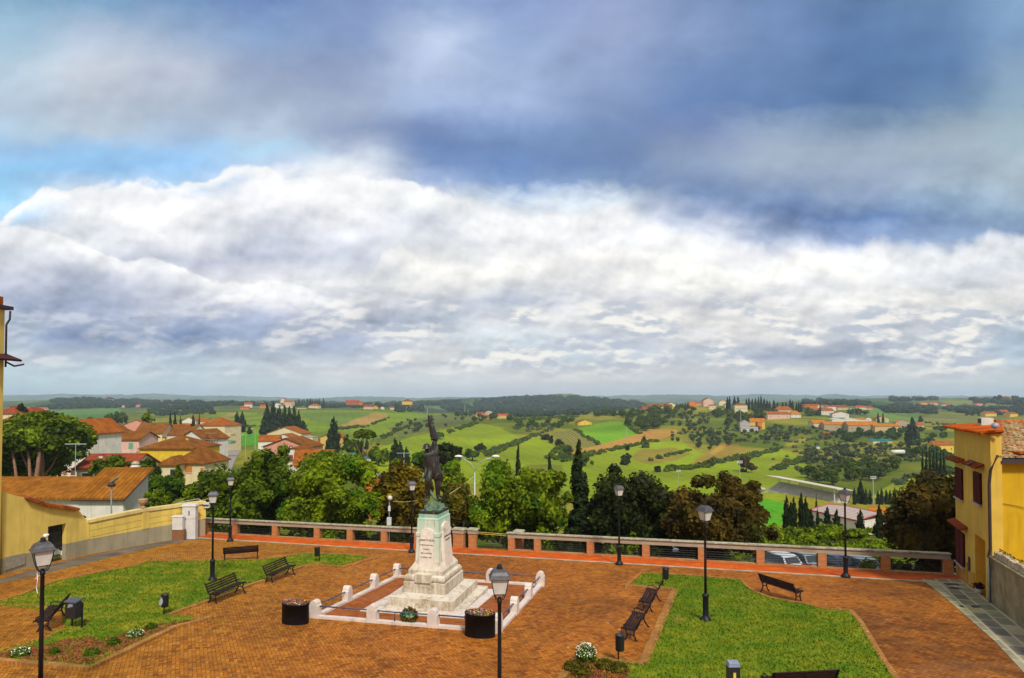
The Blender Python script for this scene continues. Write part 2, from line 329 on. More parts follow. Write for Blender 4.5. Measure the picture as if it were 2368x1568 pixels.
# ---------------------------------------------------------------- terrain
NL = [(8, -8.0), (45, -7.0), (70, -9.0), (100, -10.5), (143, -12.5)]
NM = [(8, -6.4), (46, -6.4), (60, -7.2), (100, -12.5), (125, -17)]
NR = [(8, -6.3), (56, -6.5), (75, -9.0), (100, -16.0), (125, -22.5)]
PROF = [
 (-900, NL, [(250,1057),(400,1010),(700,985),(900,975),(1300,950),(2200,935),(3500,945),(6500,925),(8500,914),(9300,925)]),
 (0, NL, [(250,1057),(400,1010),(700,985),(900,975),(1300,948),(1500,950),(2200,935),(2600,930),(3500,945),(6500,925),(8500,914),(9300,925)]),
 (200, NL, [(250,1050),(400,1010),(700,985),(850,978),(1300,948),(1600,946),(2300,928),(2700,924),(3500,940),(6500,922),(8500,911),(9300,925)]),
 (350, NL, [(200,1080),(300,1035),(500,1000),(800,980),(1200,955),(1500,948),(2200,938),(2700,930),(3500,940),(6500,924),(8500,912),(9300,925)]),
 (520, NL, [(200,1085),(300,1045),(420,1022),(500,1015),(650,995),(900,965),(1200,948),(1400,942),(1800,940),(2500,935),(3500,940),(6500,926),(8500,916),(9300,925)]),
 (700, NM, [(143,1125),(230,1078),(330,1045),(450,1022),(600,1000),(800,970),(1000,952),(1300,941),(1500,938),(2000,945),(6500,927),(8500,919),(9300,925)]),
 (850, NM, [(143,1160),(230,1095),(330,1060),(450,1030),(600,1005),(800,975),(950,955),(1100,949),(1300,944),(1500,940),(2000,946),(6500,928),(8500,920),(9300,925)]),
 (1000, NR, [(143,1210),(230,1110),(330,1065),(450,1030),(600,1000),(750,978),(900,968),(1050,958),(1300,963),(2000,950),(2600,931),(2800,930),(3500,940),(6500,928),(8500,920),(9300,925)]),
 (1120, NR, [(143,1235),(230,1140),(330,1085),(450,1045),(600,1008),(750,985),(850,970),(1000,958),(1200,966),(2000,955),(2800,923),(3200,925),(6500,928),(8500,919),(9300,925)]),
 (1250, NR, [(150,1250),(230,1160),(330,1100),(430,1062),(520,1030),(620,1003),(750,985),(900,965),(1000,960),(1200,968),(1800,958),(2600,925),(3000,917),(3300,925),(6500,926),(8500,916),(9300,925)]),
 (1400, NR, [(150,1260),(230,1175),(330,1105),(430,1062),(520,1040),(600,1022),(720,995),(850,970),(950,962),(1050,962),(1300,958),(1800,948),(2600,926),(3000,920),(3300,930),(6500,925),(8500,914),(9300,925)]),
 (1550, NR, [(150,1270),(230,1180),(330,1115),(430,1068),(520,1040),(620,1015),(720,995),(850,975),(1000,952),(1100,942),(1200,945),(1500,960),(6500,925),(8500,913),(9300,925)]),
 (1700, NR, [(150,1280),(230,1170),(330,1115),(430,1075),(540,1045),(650,1015),(750,995),(850,975),(1000,950),(1100,940),(1250,945),(1600,955),(6500,925),(8500,912.5),(9300,925)]),
 (1850, NR, [(150,1270),(240,1160),(330,1115),(430,1080),(540,1045),(650,1015),(750,990),(850,975),(1000,955),(1200,943),(1500,940),(2000,935),(6500,926),(8500,914),(9300,925)]),
 (2000, NR, [(150,1255),(250,1165),(330,1120),(430,1085),(560,1045),(650,1015),(700,1003),(850,980),(1000,962),(1300,946),(1800,935),(2300,930),(6500,926),(8500,915),(9300,925)]),
 (2120, NR, [(150,1255),(250,1170),(330,1110),(430,1070),(560,1035),(650,1012),(800,992),(1000,975),(1300,955),(1700,940),(2000,931),(2300,927),(6500,926),(8500,916),(9300,925)]),
 (2250, NR, [(150,1255),(250,1180),(330,1115),(430,1065),(560,1025),(700,1005),(850,990),(1000,975),(1300,955),(1600,948),(1900,932),(2200,926),(6500,926),(8500,916),(9300,925)]),
 (2368, NR, [(150,1255),(250,1150),(430,1060),(560,1020),(700,1000),(850,985),(1000,970),(1400,950),(1700,935),(2000,922),(2200,926),(6500,926),(8500,917),(9300,925)]),
 (3300, NR, [(150,1255),(250,1150),(430,1060),(560,1020),(700,1000),(850,985),(1000,970),(1400,950),(1700,935),(2000,922),(2200,926),(6500,926),(8500,917),(9300,925)])]
TU = np.array([(c[0] - CX) / F for c in PROF])
TL = np.linspace(math.log(8), math.log(9300), 700)
TZ = []
for xx, near, far in PROF:
    near = [(y_, float(np.interp(y_, [a for a, b in near], [b for a, b in near]))) for y_ in np.exp(np.linspace(math.log(8), math.log(near[-1][0]), 40))]
    ly = [math.log(a) for a, b in near] + [math.log(a) for a, b in far]
    vs = [(b - CAMZ) / a for a, b in near] + [uv(CX, b)[1] for a, b in far]
    q = np.interp(TL, ly, vs)
    k = np.ones(7) / 7; q[20:-12] = np.convolve(q, k, 'same')[20:-12]
    TZ.append(q)
TZ = np.array(TZ)
def vnoise(x, y, seed=0):
    xi = np.floor(x).astype(np.int64); yi = np.floor(y).astype(np.int64); fx = x - xi; fy = y - yi
    fx = fx * fx * (3 - 2 * fx); fy = fy * fy * (3 - 2 * fy)
    def h(a, b):
        n = (a * 374761393 + b * 668265263 + seed * 2147483647) & 0xffffffff
        n = ((n ^ (n >> 13)) * 1274126177) & 0xffffffff
        return ((n ^ (n >> 16)) & 0xffff) / 65535.0
    return (h(xi, yi) * (1 - fx) + h(xi + 1, yi) * fx) * (1 - fy) + (h(xi, yi + 1) * (1 - fx) + h(xi + 1, yi + 1) * fx) * fy
def fbm(x, y, seed=0, o=4):
    r = 0; a = 0.5
    for i in range(o): r = r + a * (vnoise(x * 2 ** i, y * 2 ** i, seed + i) - 0.5); a *= 0.5
    return r
def tz(x, y):
    """terrain height, vectorised"""
    x = np.atleast_1d(np.asarray(x, float)); y = np.maximum(np.atleast_1d(np.asarray(y, float)), 8.01)
    uu = np.clip(x / y, TU[0], TU[-1] - 1e-6); i = np.clip(np.searchsorted(TU, uu, side='right') - 1, 0, len(TU) - 2)
    fu = (uu - TU[i]) / (TU[i + 1] - TU[i]); fu = fu * fu * (3 - 2 * fu)
    t = np.clip((np.log(y) - TL[0]) / (TL[1] - TL[0]), 0, len(TL) - 1.001); j = t.astype(int); ft = t - j
    a = TZ[i, j] * (1 - ft) + TZ[i, j + 1] * ft; b = TZ[i + 1, j] * (1 - ft) + TZ[i + 1, j + 1] * ft
    v_ = a * (1 - fu) + b * fu
    far = np.clip((y - 180) / 500, 0, 1)
    bumpy = far * (fbm(x / 70, y / 70, 3) * 0.008 + fbm(x / 260, y / 260, 9) * 0.018) * np.clip(3000 / y, 0.15, 1) * y
    ridge = np.clip((y - 6000) / 1500, 0, 1) * fbm(x / 700, y / 700, 21, 5) * 55
    return CAMZ + v_ * y + bumpy + ridge
def T(x, y, Y):
    """point on the ground at depth Y in the direction of photo column x"""
    X_ = uv(x, 930)[0] * Y; return Vector((X_, Y, float(tz(X_, Y)[0])))
LY = np.exp(np.linspace(math.log(60), math.log(9000), 900))
def hit(x, y):
    """first ground point seen at photo point (x, y), beyond 60 m"""
    a, b = uv(x, y); zs = tz(a * LY, LY); ray = CAMZ + b * LY; k = np.argmax(ray <= zs)
    if ray[k] > zs[k]: return None
    return Vector((a * LY[k], LY[k], float(zs[k])))
def inpoly(px, py, poly):
    r = np.zeros(px.shape, bool); n = len(poly); j = n - 1
    for i in range(n):
        xi, yi = poly[i]; xj, yj = poly[j]
        if yi != yj:
            r ^= ((yi > py) != (yj > py)) & (px < (xj - xi) * (py - yi) / (yj - yi) + xi)
        j = i
    return r
GR1 = (0.185, 0.265, 0.002); GR2 = (0.13, 0.21, 0.006); GR3 = (0.075, 0.17, 0.03); TAN = (0.33, 0.19, 0.035); OLV = (0.11, 0.13, 0.02)
VIV = (0.07, 0.28, 0.005); WD = (0.022, 0.05, 0.012); BRG = (0.19, 0.17, 0.02); DRY = (0.26, 0.24, 0.02)
FIELDS = [ # outline in the photo, colour, crop rows
 ([(560,965),(690,948),(900,948),(1000,958),(1060,957),(960,985),(880,1005),(780,1065),(600,1070)], GR2, 0),
 ([(700,958),(790,951),(860,953),(840,968),(780,985),(720,975)], (0.10,0.17,0.02), 0),
 ([(775,990),(815,972),(868,954),(897,957),(893,965),(850,983),(795,993)], (0.27,0.19,0.045), 0),
 ([(865,1010),(935,985),(990,965),(1003,968),(985,981),(900,1014)], (0.19,0.18,0.03), 1),
 ([(895,990),(940,974),(1010,960),(1100,958),(1110,966),(1050,985),(960,1002),(925,1010)], (0.10,0.13,0.03), 0),
 ([(870,1040),(950,1010),(1000,1001),(1060,984),(1100,978),(1150,986),(1200,1010),(1290,1035),(1255,1065),(1100,1120),(870,1120)], GR1, 0),
 ([(1120,1045),(1184,1018),(1240,1007),(1184,1030),(1120,1058)], BRG, 0),
 ([(1184,1024),(1244,1008),(1262,1019),(1296,1041),(1320,1046),(1310,1075),(1184,1075)], GR1, 0),
 ([(1274,1001),(1324,993),(1384,1029),(1316,1041),(1289,1019)], (0.21,0.19,0.04), 1),
 ([(1326,993),(1409,974),(1449,976),(1481,1004),(1434,1016),(1386,1029)], (0.12,0.28,0.004), 0),
 ([(1300,1150),(1300,1075),(1350,1056),(1421,1038),(1496,1027),(1571,1016),(1594,1034),(1621,1049),(1650,1045),(1731,1044),(1800,1038),(1870,1060),(1860,1110),(1800,1165),(1500,1170)], GR1, 0),
 ([(1255,1064),(1290,1050),(1349,1039),(1434,1016),(1504,994),(1569,992),(1566,1002),(1509,1021),(1434,1036),(1359,1056),(1304,1060)], TAN, 0),
 ([(1455,1060),(1480,1040),(1560,1036),(1600,1050),(1560,1066),(1500,1074)], BRG, 0),
 ([(1584,1079),(1659,1031),(1704,1026),(1731,1046),(1650,1068),(1600,1082)], (0.22,0.17,0.02), 0),
 ([(1700,1150),(1760,1150),(1815,1163),(1820,1215),(1690,1215)], VIV, 0),
 ([(2133,966),(2166,957),(2326,972),(2355,984),(2188,981),(2138,976)], (0.20,0.20,0.05), 1),
 ([(1813,1029),(1851,1014),(1878,1011),(1861,1021),(1821,1034)], DRY, 0),
 ([(1778,1073),(1826,1064),(1832,1068),(1780,1078)], DRY, 0),
 ([(1640,1048),(1668,1026),(1690,1022),(1672,1040),(1650,1052)], (0.34,0.22,0.03), 0),
 ([(2010,1150),(2070,1115),(2140,1095),(2230,1100),(2230,1135),(2100,1150)], (0.24,0.30,0.01), 0),
 ([(67,947),(130,949),(275,942),(295,985),(130,978),(75,958)], GR3, 0),
 ([(340,951),(420,943),(430,948),(360,962)], (0.16,0.20,0.04), 0),
 ([(437,971),(525,953),(595,952),(600,1012),(430,1000)], GR2, 0),
 ([(505,965),(535,955),(550,955),(510,978)], (0.27,0.20,0.05), 0),
 ([(500,1005),(620,1002),(640,1030),(500,1030)], VIV, 0),
 ([(1000,942),(1060,932),(1160,935),(1150,944),(1060,948)], (0.07,0.17,0.05), 0),
 ([(1250,948),(1320,945),(1310,954),(1262,952)], (0.10,0.20,0.07), 0),
 ([(1325,935),(1400,930),(1395,938),(1340,940)], (0.08,0.18,0.05), 0),
 ([(1950,945),(2100,938),(2130,960),(2120,985),(2000,985)], (0.09,0.17,0.03), 0),
 ([(2170,926),(2368,926),(2368,942),(2200,940)], (0.15,0.19,0.03), 0),
]
du = np.concatenate([np.linspace(-1.45, -0.86, 40)[:-1], np.linspace(-0.86, 0.86, 760), np.linspace(0.86, 1.45, 40)[1:]])
dyv = np.exp(np.concatenate([np.linspace(math.log(8), math.log(130), 60)[:-1], np.linspace(math.log(130), math.log(3400), 430)[:-1], np.linspace(math.log(3400), math.log(9300), 60)]))
UU, YY = np.meshgrid(du, dyv); XX = UU * YY; ZZ = tz(XX.ravel(), YY.ravel()).reshape(XX.shape)
pxx, pyy = proj(XX, YY, ZZ)
mot = fbm(XX / 60, YY / 60, 5); mot2 = fbm(XX / 220, YY / 220, 15)
C = np.empty(XX.shape + (4,)); C[..., 3] = 0
near_c = np.array((0.095, 0.145, 0.003)); olv = np.array((0.19, 0.19, 0.012)); wd = np.array((0.03, 0.065, 0.02)); mid = np.array((0.09, 0.15, 0.03))
t = np.clip((mot * 5 + 0.45), 0, 1)[..., None]; C[..., :3] = near_c * (1 - t) + olv * t
t = np.clip((YY - 1000) / 700, 0, 1)[..., None]; C[..., :3] = C[..., :3] * (1 - t) + (wd + (mid - wd) * np.clip(mot2 * 5 + 0.25, 0, 1)[..., None]) * t
jx = fbm(XX / 12, YY / 12, 30) * 5 * np.clip(400 / YY, 0.2, 1); jy = fbm(XX / 12, YY / 12, 33) * 4 * np.clip(400 / YY, 0.2, 1)
for poly, c, rows in FIELDS:
    k = inpoly(pxx + jx, pyy + jy, poly) & (YY > 100)
    C[k, :3] = c; C[k, 3] = rows
C[..., :3] *= (1 + mot * 0.9)[..., None]
ny, nx = XX.shape; idx = np.arange(ny * nx).reshape(ny, nx)
FQ = np.stack([idx[:-1, :-1], idx[:-1, 1:], idx[1:, 1:], idx[1:, :-1]], -1).reshape(-1, 4)
m, Q, b = newmat('terrain_fields')
at = Q.n('ShaderNodeAttribute'); at.attribute_name = 'field'
pos = Q.n('ShaderNodeNewGeometry').outputs['Position']; gx, gy, gzz = Q.xyz(pos)
n1 = Q.noise(pos, 0.05, 6.0, 0.65); n2 = Q.noise(pos, 0.6, 5.0, 0.7)
col = Q.mix(Q.mr(n1, 0.35, 0.68, 0.0, 0.55), at.outputs['Color'], Q.mix(1.0, at.outputs['Color'], (1.5, 1.02, 1.2), 'MULTIPLY'))
col = Q.mix(Q.mr(n2, 0.3, 0.7, 0.0, 0.6), col, Q.mix(1.0, col, (0.6, 0.66, 0.55), 'MULTIPLY'))
tr = Q.m('SINE', Q.add(Q.mul(gx, 0.55), Q.add(Q.mul(gy, 0.16), Q.mul(n1, 8.0))))
tr2 = Q.m('SINE', Q.add(Q.mul(gx, 0.9), Q.add(Q.mul(gy, -0.5), Q.mul(n1, 14.0)))); col = Q.mix(Q.mr(tr2, 0.2, 1.0, 0, 0.28), col, Q.mix(1.0, col, (1.35, 1.2, 1.0), 'MULTIPLY'))
col = Q.mix(Q.mr(tr, 0.9, 1.0, 0, 0.6), col, Q.mix(1.0, col, (0.55, 0.6, 0.5), 'MULTIPLY'))
rw = Q.m('SINE', Q.add(Q.mul(gx, 1.05), Q.mul(gy, 0.36)))
col = Q.mix(Q.mul(at.outputs['Alpha'], Q.mr(rw, -0.1, 0.5)), col, (0.05, 0.085, 0.012))
setc(Q, b, col); b.inputs['Roughness'].default_value = 0.95; b.inputs['Specular IOR Level'].default_value = 0.1
bump(Q, b, n2, 0.5, 0.6)
terr = npmesh('terrain', np.stack([XX, YY, ZZ], -1).reshape(-1, 3), FQ, m, smooth=True, kind='structure')
ca = terr.data.color_attributes.new('field', 'FLOAT_COLOR', 'POINT'); ca.data.foreach_set('color', C.astype(np.float32).ravel())
# ---------------------------------------------------------------- paving materials
def pavemat(name, ang, w, cols, mortar, stains=None, slab=False):
    m, Q, b = newmat(name); pos = Q.n('ShaderNodeNewGeometry').outputs['Position']; x, y, z = Q.xyz(pos)
    ca, sa = math.cos(ang), math.sin(ang)
    p = Q.mul(Q.add(Q.mul(x, ca), Q.mul(y, sa)), 1 / w); q = Q.mul(Q.sub(Q.mul(y, ca), Q.mul(x, sa)), 1 / w)
    i = Q.m('FLOOR', p); j = Q.m('FLOOR', q); fx = Q.sub(p, i); fy = Q.sub(q, j)
    if not slab:
        k = Q.m('FLOORED_MODULO', Q.add(i, j), 4.0)
        eq = [Q.m('COMPARE', k, float(v_), 0.1) for v_ in range(4)]
        d = Q.m('MINIMUM', Q.m('MINIMUM', Q.add(fx, Q.mul(eq[1], 9)), Q.add(Q.sub(1.0, fx), Q.mul(eq[0], 9))),
                Q.m('MINIMUM', Q.add(fy, Q.mul(eq[3], 9)), Q.add(Q.sub(1.0, fy), Q.mul(eq[2], 9))))
        cell = Q.comb(Q.sub(i, eq[1]), Q.sub(j, eq[3]), Q.m('GREATER_THAN', k, 1.5))
    else:
        off = Q.mul(Q.m('FLOORED_MODULO', j, 2.0), 0.5); p2 = Q.add(Q.mul(p, 0.5), off); i = Q.m('FLOOR', p2); fx = Q.mul(Q.sub(p2, i), 2.0)
        d = Q.m('MINIMUM', Q.m('MINIMUM', fx, Q.sub(2.0, fx)), Q.m('MINIMUM', fy, Q.sub(1.0, fy))); cell = Q.comb(i, j)
    wn = Q.n('ShaderNodeTexWhiteNoise', noise_dimensions='3D'); Q.lk(cell, wn.inputs[0])
    col = Q.ramp(wn.outputs[0], [(a / (len(cols) - 1), c) for a, c in enumerate(cols)])
    big = Q.noise(pos, 0.16, 5.0, 0.6, 0.4); mid_ = Q.noise(pos, 1.3, 5.0, 0.65)
    col = Q.mix(Q.mr(mid_, 0.4, 0.65, 0, 0.65), col, Q.mix(1.0, col, (0.6, 0.58, 0.62), 'MULTIPLY')); col = Q.mix(Q.mr(Q.noise(pos, 0.33, 6.0, 0.7, 0.8), 0.48, 0.66, 0, 0.55), col, Q.mix(1.0, col, (0.5, 0.52, 0.6), 'MULTIPLY'))
    wet = None
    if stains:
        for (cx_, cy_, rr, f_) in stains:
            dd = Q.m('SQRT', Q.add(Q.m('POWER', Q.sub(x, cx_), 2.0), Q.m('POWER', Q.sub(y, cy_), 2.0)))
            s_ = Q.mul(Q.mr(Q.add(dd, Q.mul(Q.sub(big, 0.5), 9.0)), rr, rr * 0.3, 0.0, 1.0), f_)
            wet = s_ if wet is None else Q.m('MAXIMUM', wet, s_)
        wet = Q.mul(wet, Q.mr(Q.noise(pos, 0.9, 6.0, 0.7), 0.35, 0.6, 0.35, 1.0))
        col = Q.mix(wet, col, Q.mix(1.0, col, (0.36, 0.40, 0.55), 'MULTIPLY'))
    col = Q.mix(Q.mr(big, 0.42, 0.68, 0, 0.5), col, Q.mix(1.0, col, (1.05, 1.18, 0.8), 'MULTIPLY')); gold = Q.mul(Q.mr(Q.add(x, Q.mul(Q.sub(big, 0.5), 14.0)), -5.0, -15.0, 0.0, 0.75), 0.0 if slab else 1.0); col = Q.mix(gold, col, Q.mix(1.0, col, (0.98, 1.28, 1.0), 'MULTIPLY')); worn = Q.noise(pos, 0.22, 7.0, 0.72, 1.2); col = Q.mix(Q.mr(worn, 0.56, 0.72, 0, 0.45), col, Q.mix(0.5, col, (0.34, 0.20, 0.12)))
    col = Q.mix(Q.mr(d, 0.03, 0.11, 0.75, 0.0), col, mortar)
    vor = Q.n('ShaderNodeTexVoronoi'); vor.inputs['Scale'].default_value = 0.7; Q.lk(pos, vor.inputs['Vector'])
    col = Q.mix(Q.mr(vor.outputs['Distance'], 0.018, 0.035, 0.8, 0.0), col, (0.6, 0.58, 0.52))
    setc(Q, b, col); b.inputs['Roughness'].default_value = 0.8; b.inputs['Specular IOR Level'].default_value = 0.12
    bump(Q, b, Q.add(Q.mr(d, 0.0, 0.12), Q.mul(wn.outputs[0], 0.5)), 0.55, 0.012)
    return m
BR = [(0.36, 0.106, 0.012), (0.46, 0.148, 0.016), (0.25, 0.068, 0.010), (0.52, 0.185, 0.022), (0.39, 0.118, 0.012)]
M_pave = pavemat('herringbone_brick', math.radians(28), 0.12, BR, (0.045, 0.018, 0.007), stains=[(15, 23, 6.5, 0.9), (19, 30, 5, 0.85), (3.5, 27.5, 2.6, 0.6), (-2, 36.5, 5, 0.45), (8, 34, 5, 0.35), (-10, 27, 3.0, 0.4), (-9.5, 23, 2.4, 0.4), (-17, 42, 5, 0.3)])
M_inner = pavemat('brick_rows', math.radians(-14.6), 0.12, [(0.32, 0.085, 0.02), (0.40, 0.12, 0.025), (0.26, 0.06, 0.015)], (0.12, 0.05, 0.02), slab=True)
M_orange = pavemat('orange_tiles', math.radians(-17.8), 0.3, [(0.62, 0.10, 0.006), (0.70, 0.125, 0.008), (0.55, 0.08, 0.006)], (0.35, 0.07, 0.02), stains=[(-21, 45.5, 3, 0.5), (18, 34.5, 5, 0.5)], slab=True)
M_stone = pavemat('stone_flags', math.radians(66), 0.58, [(0.22, 0.20, 0.14), (0.33, 0.29, 0.18), (0.14, 0.135, 0.12), (0.42, 0.36, 0.22), (0.26, 0.235, 0.17)], (0.5, 0.44, 0.28), slab=True)
M_kerb = pavemat('kerb_brick', math.radians(30), 0.12, [(0.42, 0.20, 0.05), (0.36, 0.15, 0.035), (0.50, 0.25, 0.07)], (0.14, 0.06, 0.02), slab=True)
M_pale = plain('pale_stone_line', (0.36, 0.31, 0.22), 0.85, var=0.35, scale=2.0, bmp=0.3)
M_gut = plain('old_asphalt', (0.13, 0.10, 0.065), 0.9, var=0.45, scale=0.8, bmp=0.4, dirt=((0.05, 0.035, 0.02), 0.7))
# ---------------------------------------------------------------- the square
BA, BB_ = Vector((-23.2, 48.46)), Vector((23.95, 33.3))           # line of the parapet
BD = (BB_ - BA).normalized(); BN = Vector((-BD.y, BD.x))           # BN points away from the camera
slab = [(-28.6, -6), (-28.6, 36), (-27.6, 39.5), (-26.0, 44.6), (-24.3, 49.2), (BB_.x + 0.6, BB_.y + 0.25), (60, 33.6), (60, -6)]
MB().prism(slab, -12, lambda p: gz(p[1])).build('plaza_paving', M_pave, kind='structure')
def sheet(name, pts, h, mat, world=False, h0=-0.03, **kw):
    w = pts if world else [G(*p)[:2] for p in pts]
    return MB().prism(w, lambda p: gz(p[1]) + h0, lambda p: gz(p[1]) + h).build(name, mat, **kw)
def off(t, n): q = BA + BD * t + BN * n; return (q.x, q.y)
LB = (BB_ - BA).length
sheet('footway_orange', [off(-0.6, -0.2), off(LB + 0.2, -0.2), off(LB + 0.6, -2.0), off(-2.0, -2.0)], 0.012, M_orange, True, kind='structure')
sheet('kerb_line', [off(-2.6, -2.02), off(LB + 0.5, -2.02), off(LB + 0.7, -2.22), off(-2.6, -2.22)], 0.03, M_pale, True, kind='structure')
sheet('gutter_strip', [(-100,1375),(0,1341),(60,1322),(155,1296),(300,1266),(380,1252),(450,1242.5),(500,1241),(505,1246),(440,1250),(370,1263),(300,1279),(200,1303),(110,1325),(0,1350),(-100,1385)], 0.008, M_gut, kind='structure')
sheet('stone_pavement', [(2132,1339),(2222,1339),(2250,1362),(2292,1392),(2368,1452),(2700,1720),(2700,1880),(2368,1556),(2298,1481),(2190,1386)], 0.015, M_stone, kind='structure')
# ---------------------------------------------------------------- lawns
m, Q, b = newmat('lawn_grass'); pos = Q.n('ShaderNodeNewGeometry').outputs['Position']
g1 = Q.noise(pos, 0.8, 5.0, 0.6, 0.3); g2 = Q.noise(pos, 5.0, 4.0, 0.7); rnd = Q.n('ShaderNodeNewGeometry').outputs['Random Per Island']
col = Q.mix(Q.mr(g1, 0.38, 0.62), (0.092, 0.160, 0.001), (0.165, 0.205, 0.002))
col = Q.mix(Q.mr(g2, 0.30, 0.7, 0.5, 0.0), col, (0.045, 0.11, 0.002))
lx_ = Q.xyz(pos)[0]; col = Q.mix(Q.mul(Q.mr(Q.mul(g1, Q.mr(g2, 0.2, 0.8)), 0.26, 0.40, 0, 0.75), Q.mr(lx_, -3.0, -9.0, 0.35, 1.0)), col, (0.33, 0.25, 0.02))
col = Q.mix(Q.mul(rnd, 0.3), col, Q.mix(1.0, col, (1.4, 1.3, 1.0), 'MULTIPLY'))
setc(Q, b, col); b.inputs['Roughness'].default_value = 0.8; b.inputs['Specular IOR Level'].default_value = 0.2
bump(Q, b, g2, 0.6, 0.05); M_grass = m
LAWN_L = [(-140,1420),(0,1393),(50,1378),(130,1347),(210,1330),(290,1315),(350,1300),(440,1299),(592,1297),(650,1291),(700,1282),(780,1283),(850,1289),(790,1308),(742,1304),(702,1306),(688,1312),(606,1342),(590,1347),(482,1388),(392,1420),(385,1425),(420,1426),(452,1432),(400,1450),(347,1476),(280,1508),(203,1543),(100,1535),(0,1526),(-120,1515),(-120,1509),(0,1509),(98,1478),(150,1450),(148,1428),(138,1416),(90,1409),(0,1402),(-140,1402)]
LAWN_R = [(1487,1327),(1600,1333),(1712,1343),(1722,1357),(1745,1372),(1776,1384),(1860,1400),(1905,1412),(1962,1415),(1985,1440),(2010,1480),(2040,1530),(2075,1580),(2150,1720),(1250,1720),(1305,1568),(1338,1522),(1372,1520),(1430,1529),(1480,1537),(1496,1532),(1564,1366),(1553,1361),(1463,1353)]
sheet('lawn_left', LAWN_L, 0.05, M_grass, kind='structure'); sheet('lawn_right', LAWN_R, 0.05, M_grass, kind='structure')
rng = np.random.default_rng(7)
def inside(poly, n):
    w = np.array([G(*p)[:2] for p in poly]); lo, hi = w.min(0), w.max(0); out = np.empty((0, 2))
    while len(out) < n:
        q = rng.uniform(lo, hi, (n * 2, 2)); out = np.concatenate([out, q[inpoly(q[:, 0], q[:, 1], w)]])
    return out[:n]
def blades(name, poly, n, hmin, hmax, mat, wid=0.03, lab='short grass blades'):
    q = inside(poly, n); h = rng.uniform(hmin, hmax, n); a = rng.uniform(0, 6.283, n); s = wid * rng.uniform(0.6, 1.4, n)
    z = -SLOPE * q[:, 1] + 0.045; lx = rng.normal(0, 0.5, n) * h; ly_ = rng.normal(0, 0.5, n) * h
    V = np.empty((n, 3, 3)); V[:, 0] = np.stack([q[:, 0] - np.cos(a) * s, q[:, 1] - np.sin(a) * s, z], 1)
    V[:, 1] = np.stack([q[:, 0] + np.cos(a) * s, q[:, 1] + np.sin(a) * s, z], 1); V[:, 2] = np.stack([q[:, 0] + lx, q[:, 1] + ly_, z + h], 1)
    return npmesh(name, V.reshape(-1, 3), np.arange(n * 3).reshape(-1, 3), mat, label=lab, category='grass', kind='stuff') if False else tag(npmesh(name, V.reshape(-1, 3), np.arange(n * 3).reshape(-1, 3), mat), lab, 'grass', kind='stuff')
blades('grass', LAWN_L, 34000, 0.03, 0.09, M_grass, lab='short patchy grass on the left lawn')
blades('grass', LAWN_R, 34000, 0.03, 0.09, M_grass, lab='short green grass on the right lawn')
def ribbon(mb, pts, w, h, h0=-0.04, side=0.0):
    q = [Vector(G(*p)[:2]) for p in pts]; L = []; R = []
    for i, p in enumerate(q):
        a = (q[min(i + 1, len(q) - 1)] - q[max(i - 1, 0)]).normalized(); n = Vector((-a.y, a.x)); L.append(p + n * w * (0.5 + side)); R.append(p - n * w * (0.5 - side))
    for i in range(len(q) - 1): mb.prism([tuple(v_) for v_ in (R[i], R[i + 1], L[i + 1], L[i])], lambda p: gz(p[1]) + h0, lambda p: gz(p[1]) + h)
for nm, w_, h_, pl in [
  ('lawn_kerb', 0.26, 0.10, [(-160,1524),(0,1531),(100,1540),(206,1549),(283,1512),(349,1480),(402,1454),(490,1430)]),
  ('lawn_kerb', 0.20, 0.07, [(-150,1398),(0,1400),(90,1405),(138,1412),(150,1421)]),
  ('lawn_kerb', 0.20, 0.06, [(150,1452),(98,1482),(0,1513),(-150,1530)]),
  ('lawn_kerb', 0.20, 0.08, [(388,1424),(482,1391),(592,1349),(608,1345),(690,1315),(702,1310),(742,1308),(792,1313),(876,1289)]),
  ('lawn_kerb', 0.16, 0.05, [(-150,1410),(0,1390),(50,1375),(130,1344),(210,1327),(290,1313),(350,1298),(440,1297),(592,1295),(700,1280),(780,1281),(866,1288)]),
  ('lawn_kerb', 0.26, 0.10, [(1444,1357),(1463,1357),(1553,1365),(1562,1369)]),
  ('lawn_kerb', 0.34, 0.07, [(1560,1368),(1488,1536)]),
  ('lawn_kerb', 0.26, 0.08, [(1488,1539),(1430,1532),(1372,1523)]),
  ('lawn_kerb', 0.24, 0.07, [(1336,1519),(1302,1566),(1245,1680)]),
  ('lawn_kerb', 0.16, 0.05, [(1448,1356),(1483,1325),(1600,1331),(1714,1341),(1726,1356),(1748,1370),(1778,1382),(1860,1397),(1905,1409),(1966,1412)]),
  ('lawn_kerb', 0.20, 0.06, [(1966,1412),(1990,1440),(2014,1480),(2044,1530),(2080,1580),(2155,1720)])]:
    mb = MB(); ribbon(mb, pl, w_, h_); mb.build(nm, M_kerb, kind='structure')
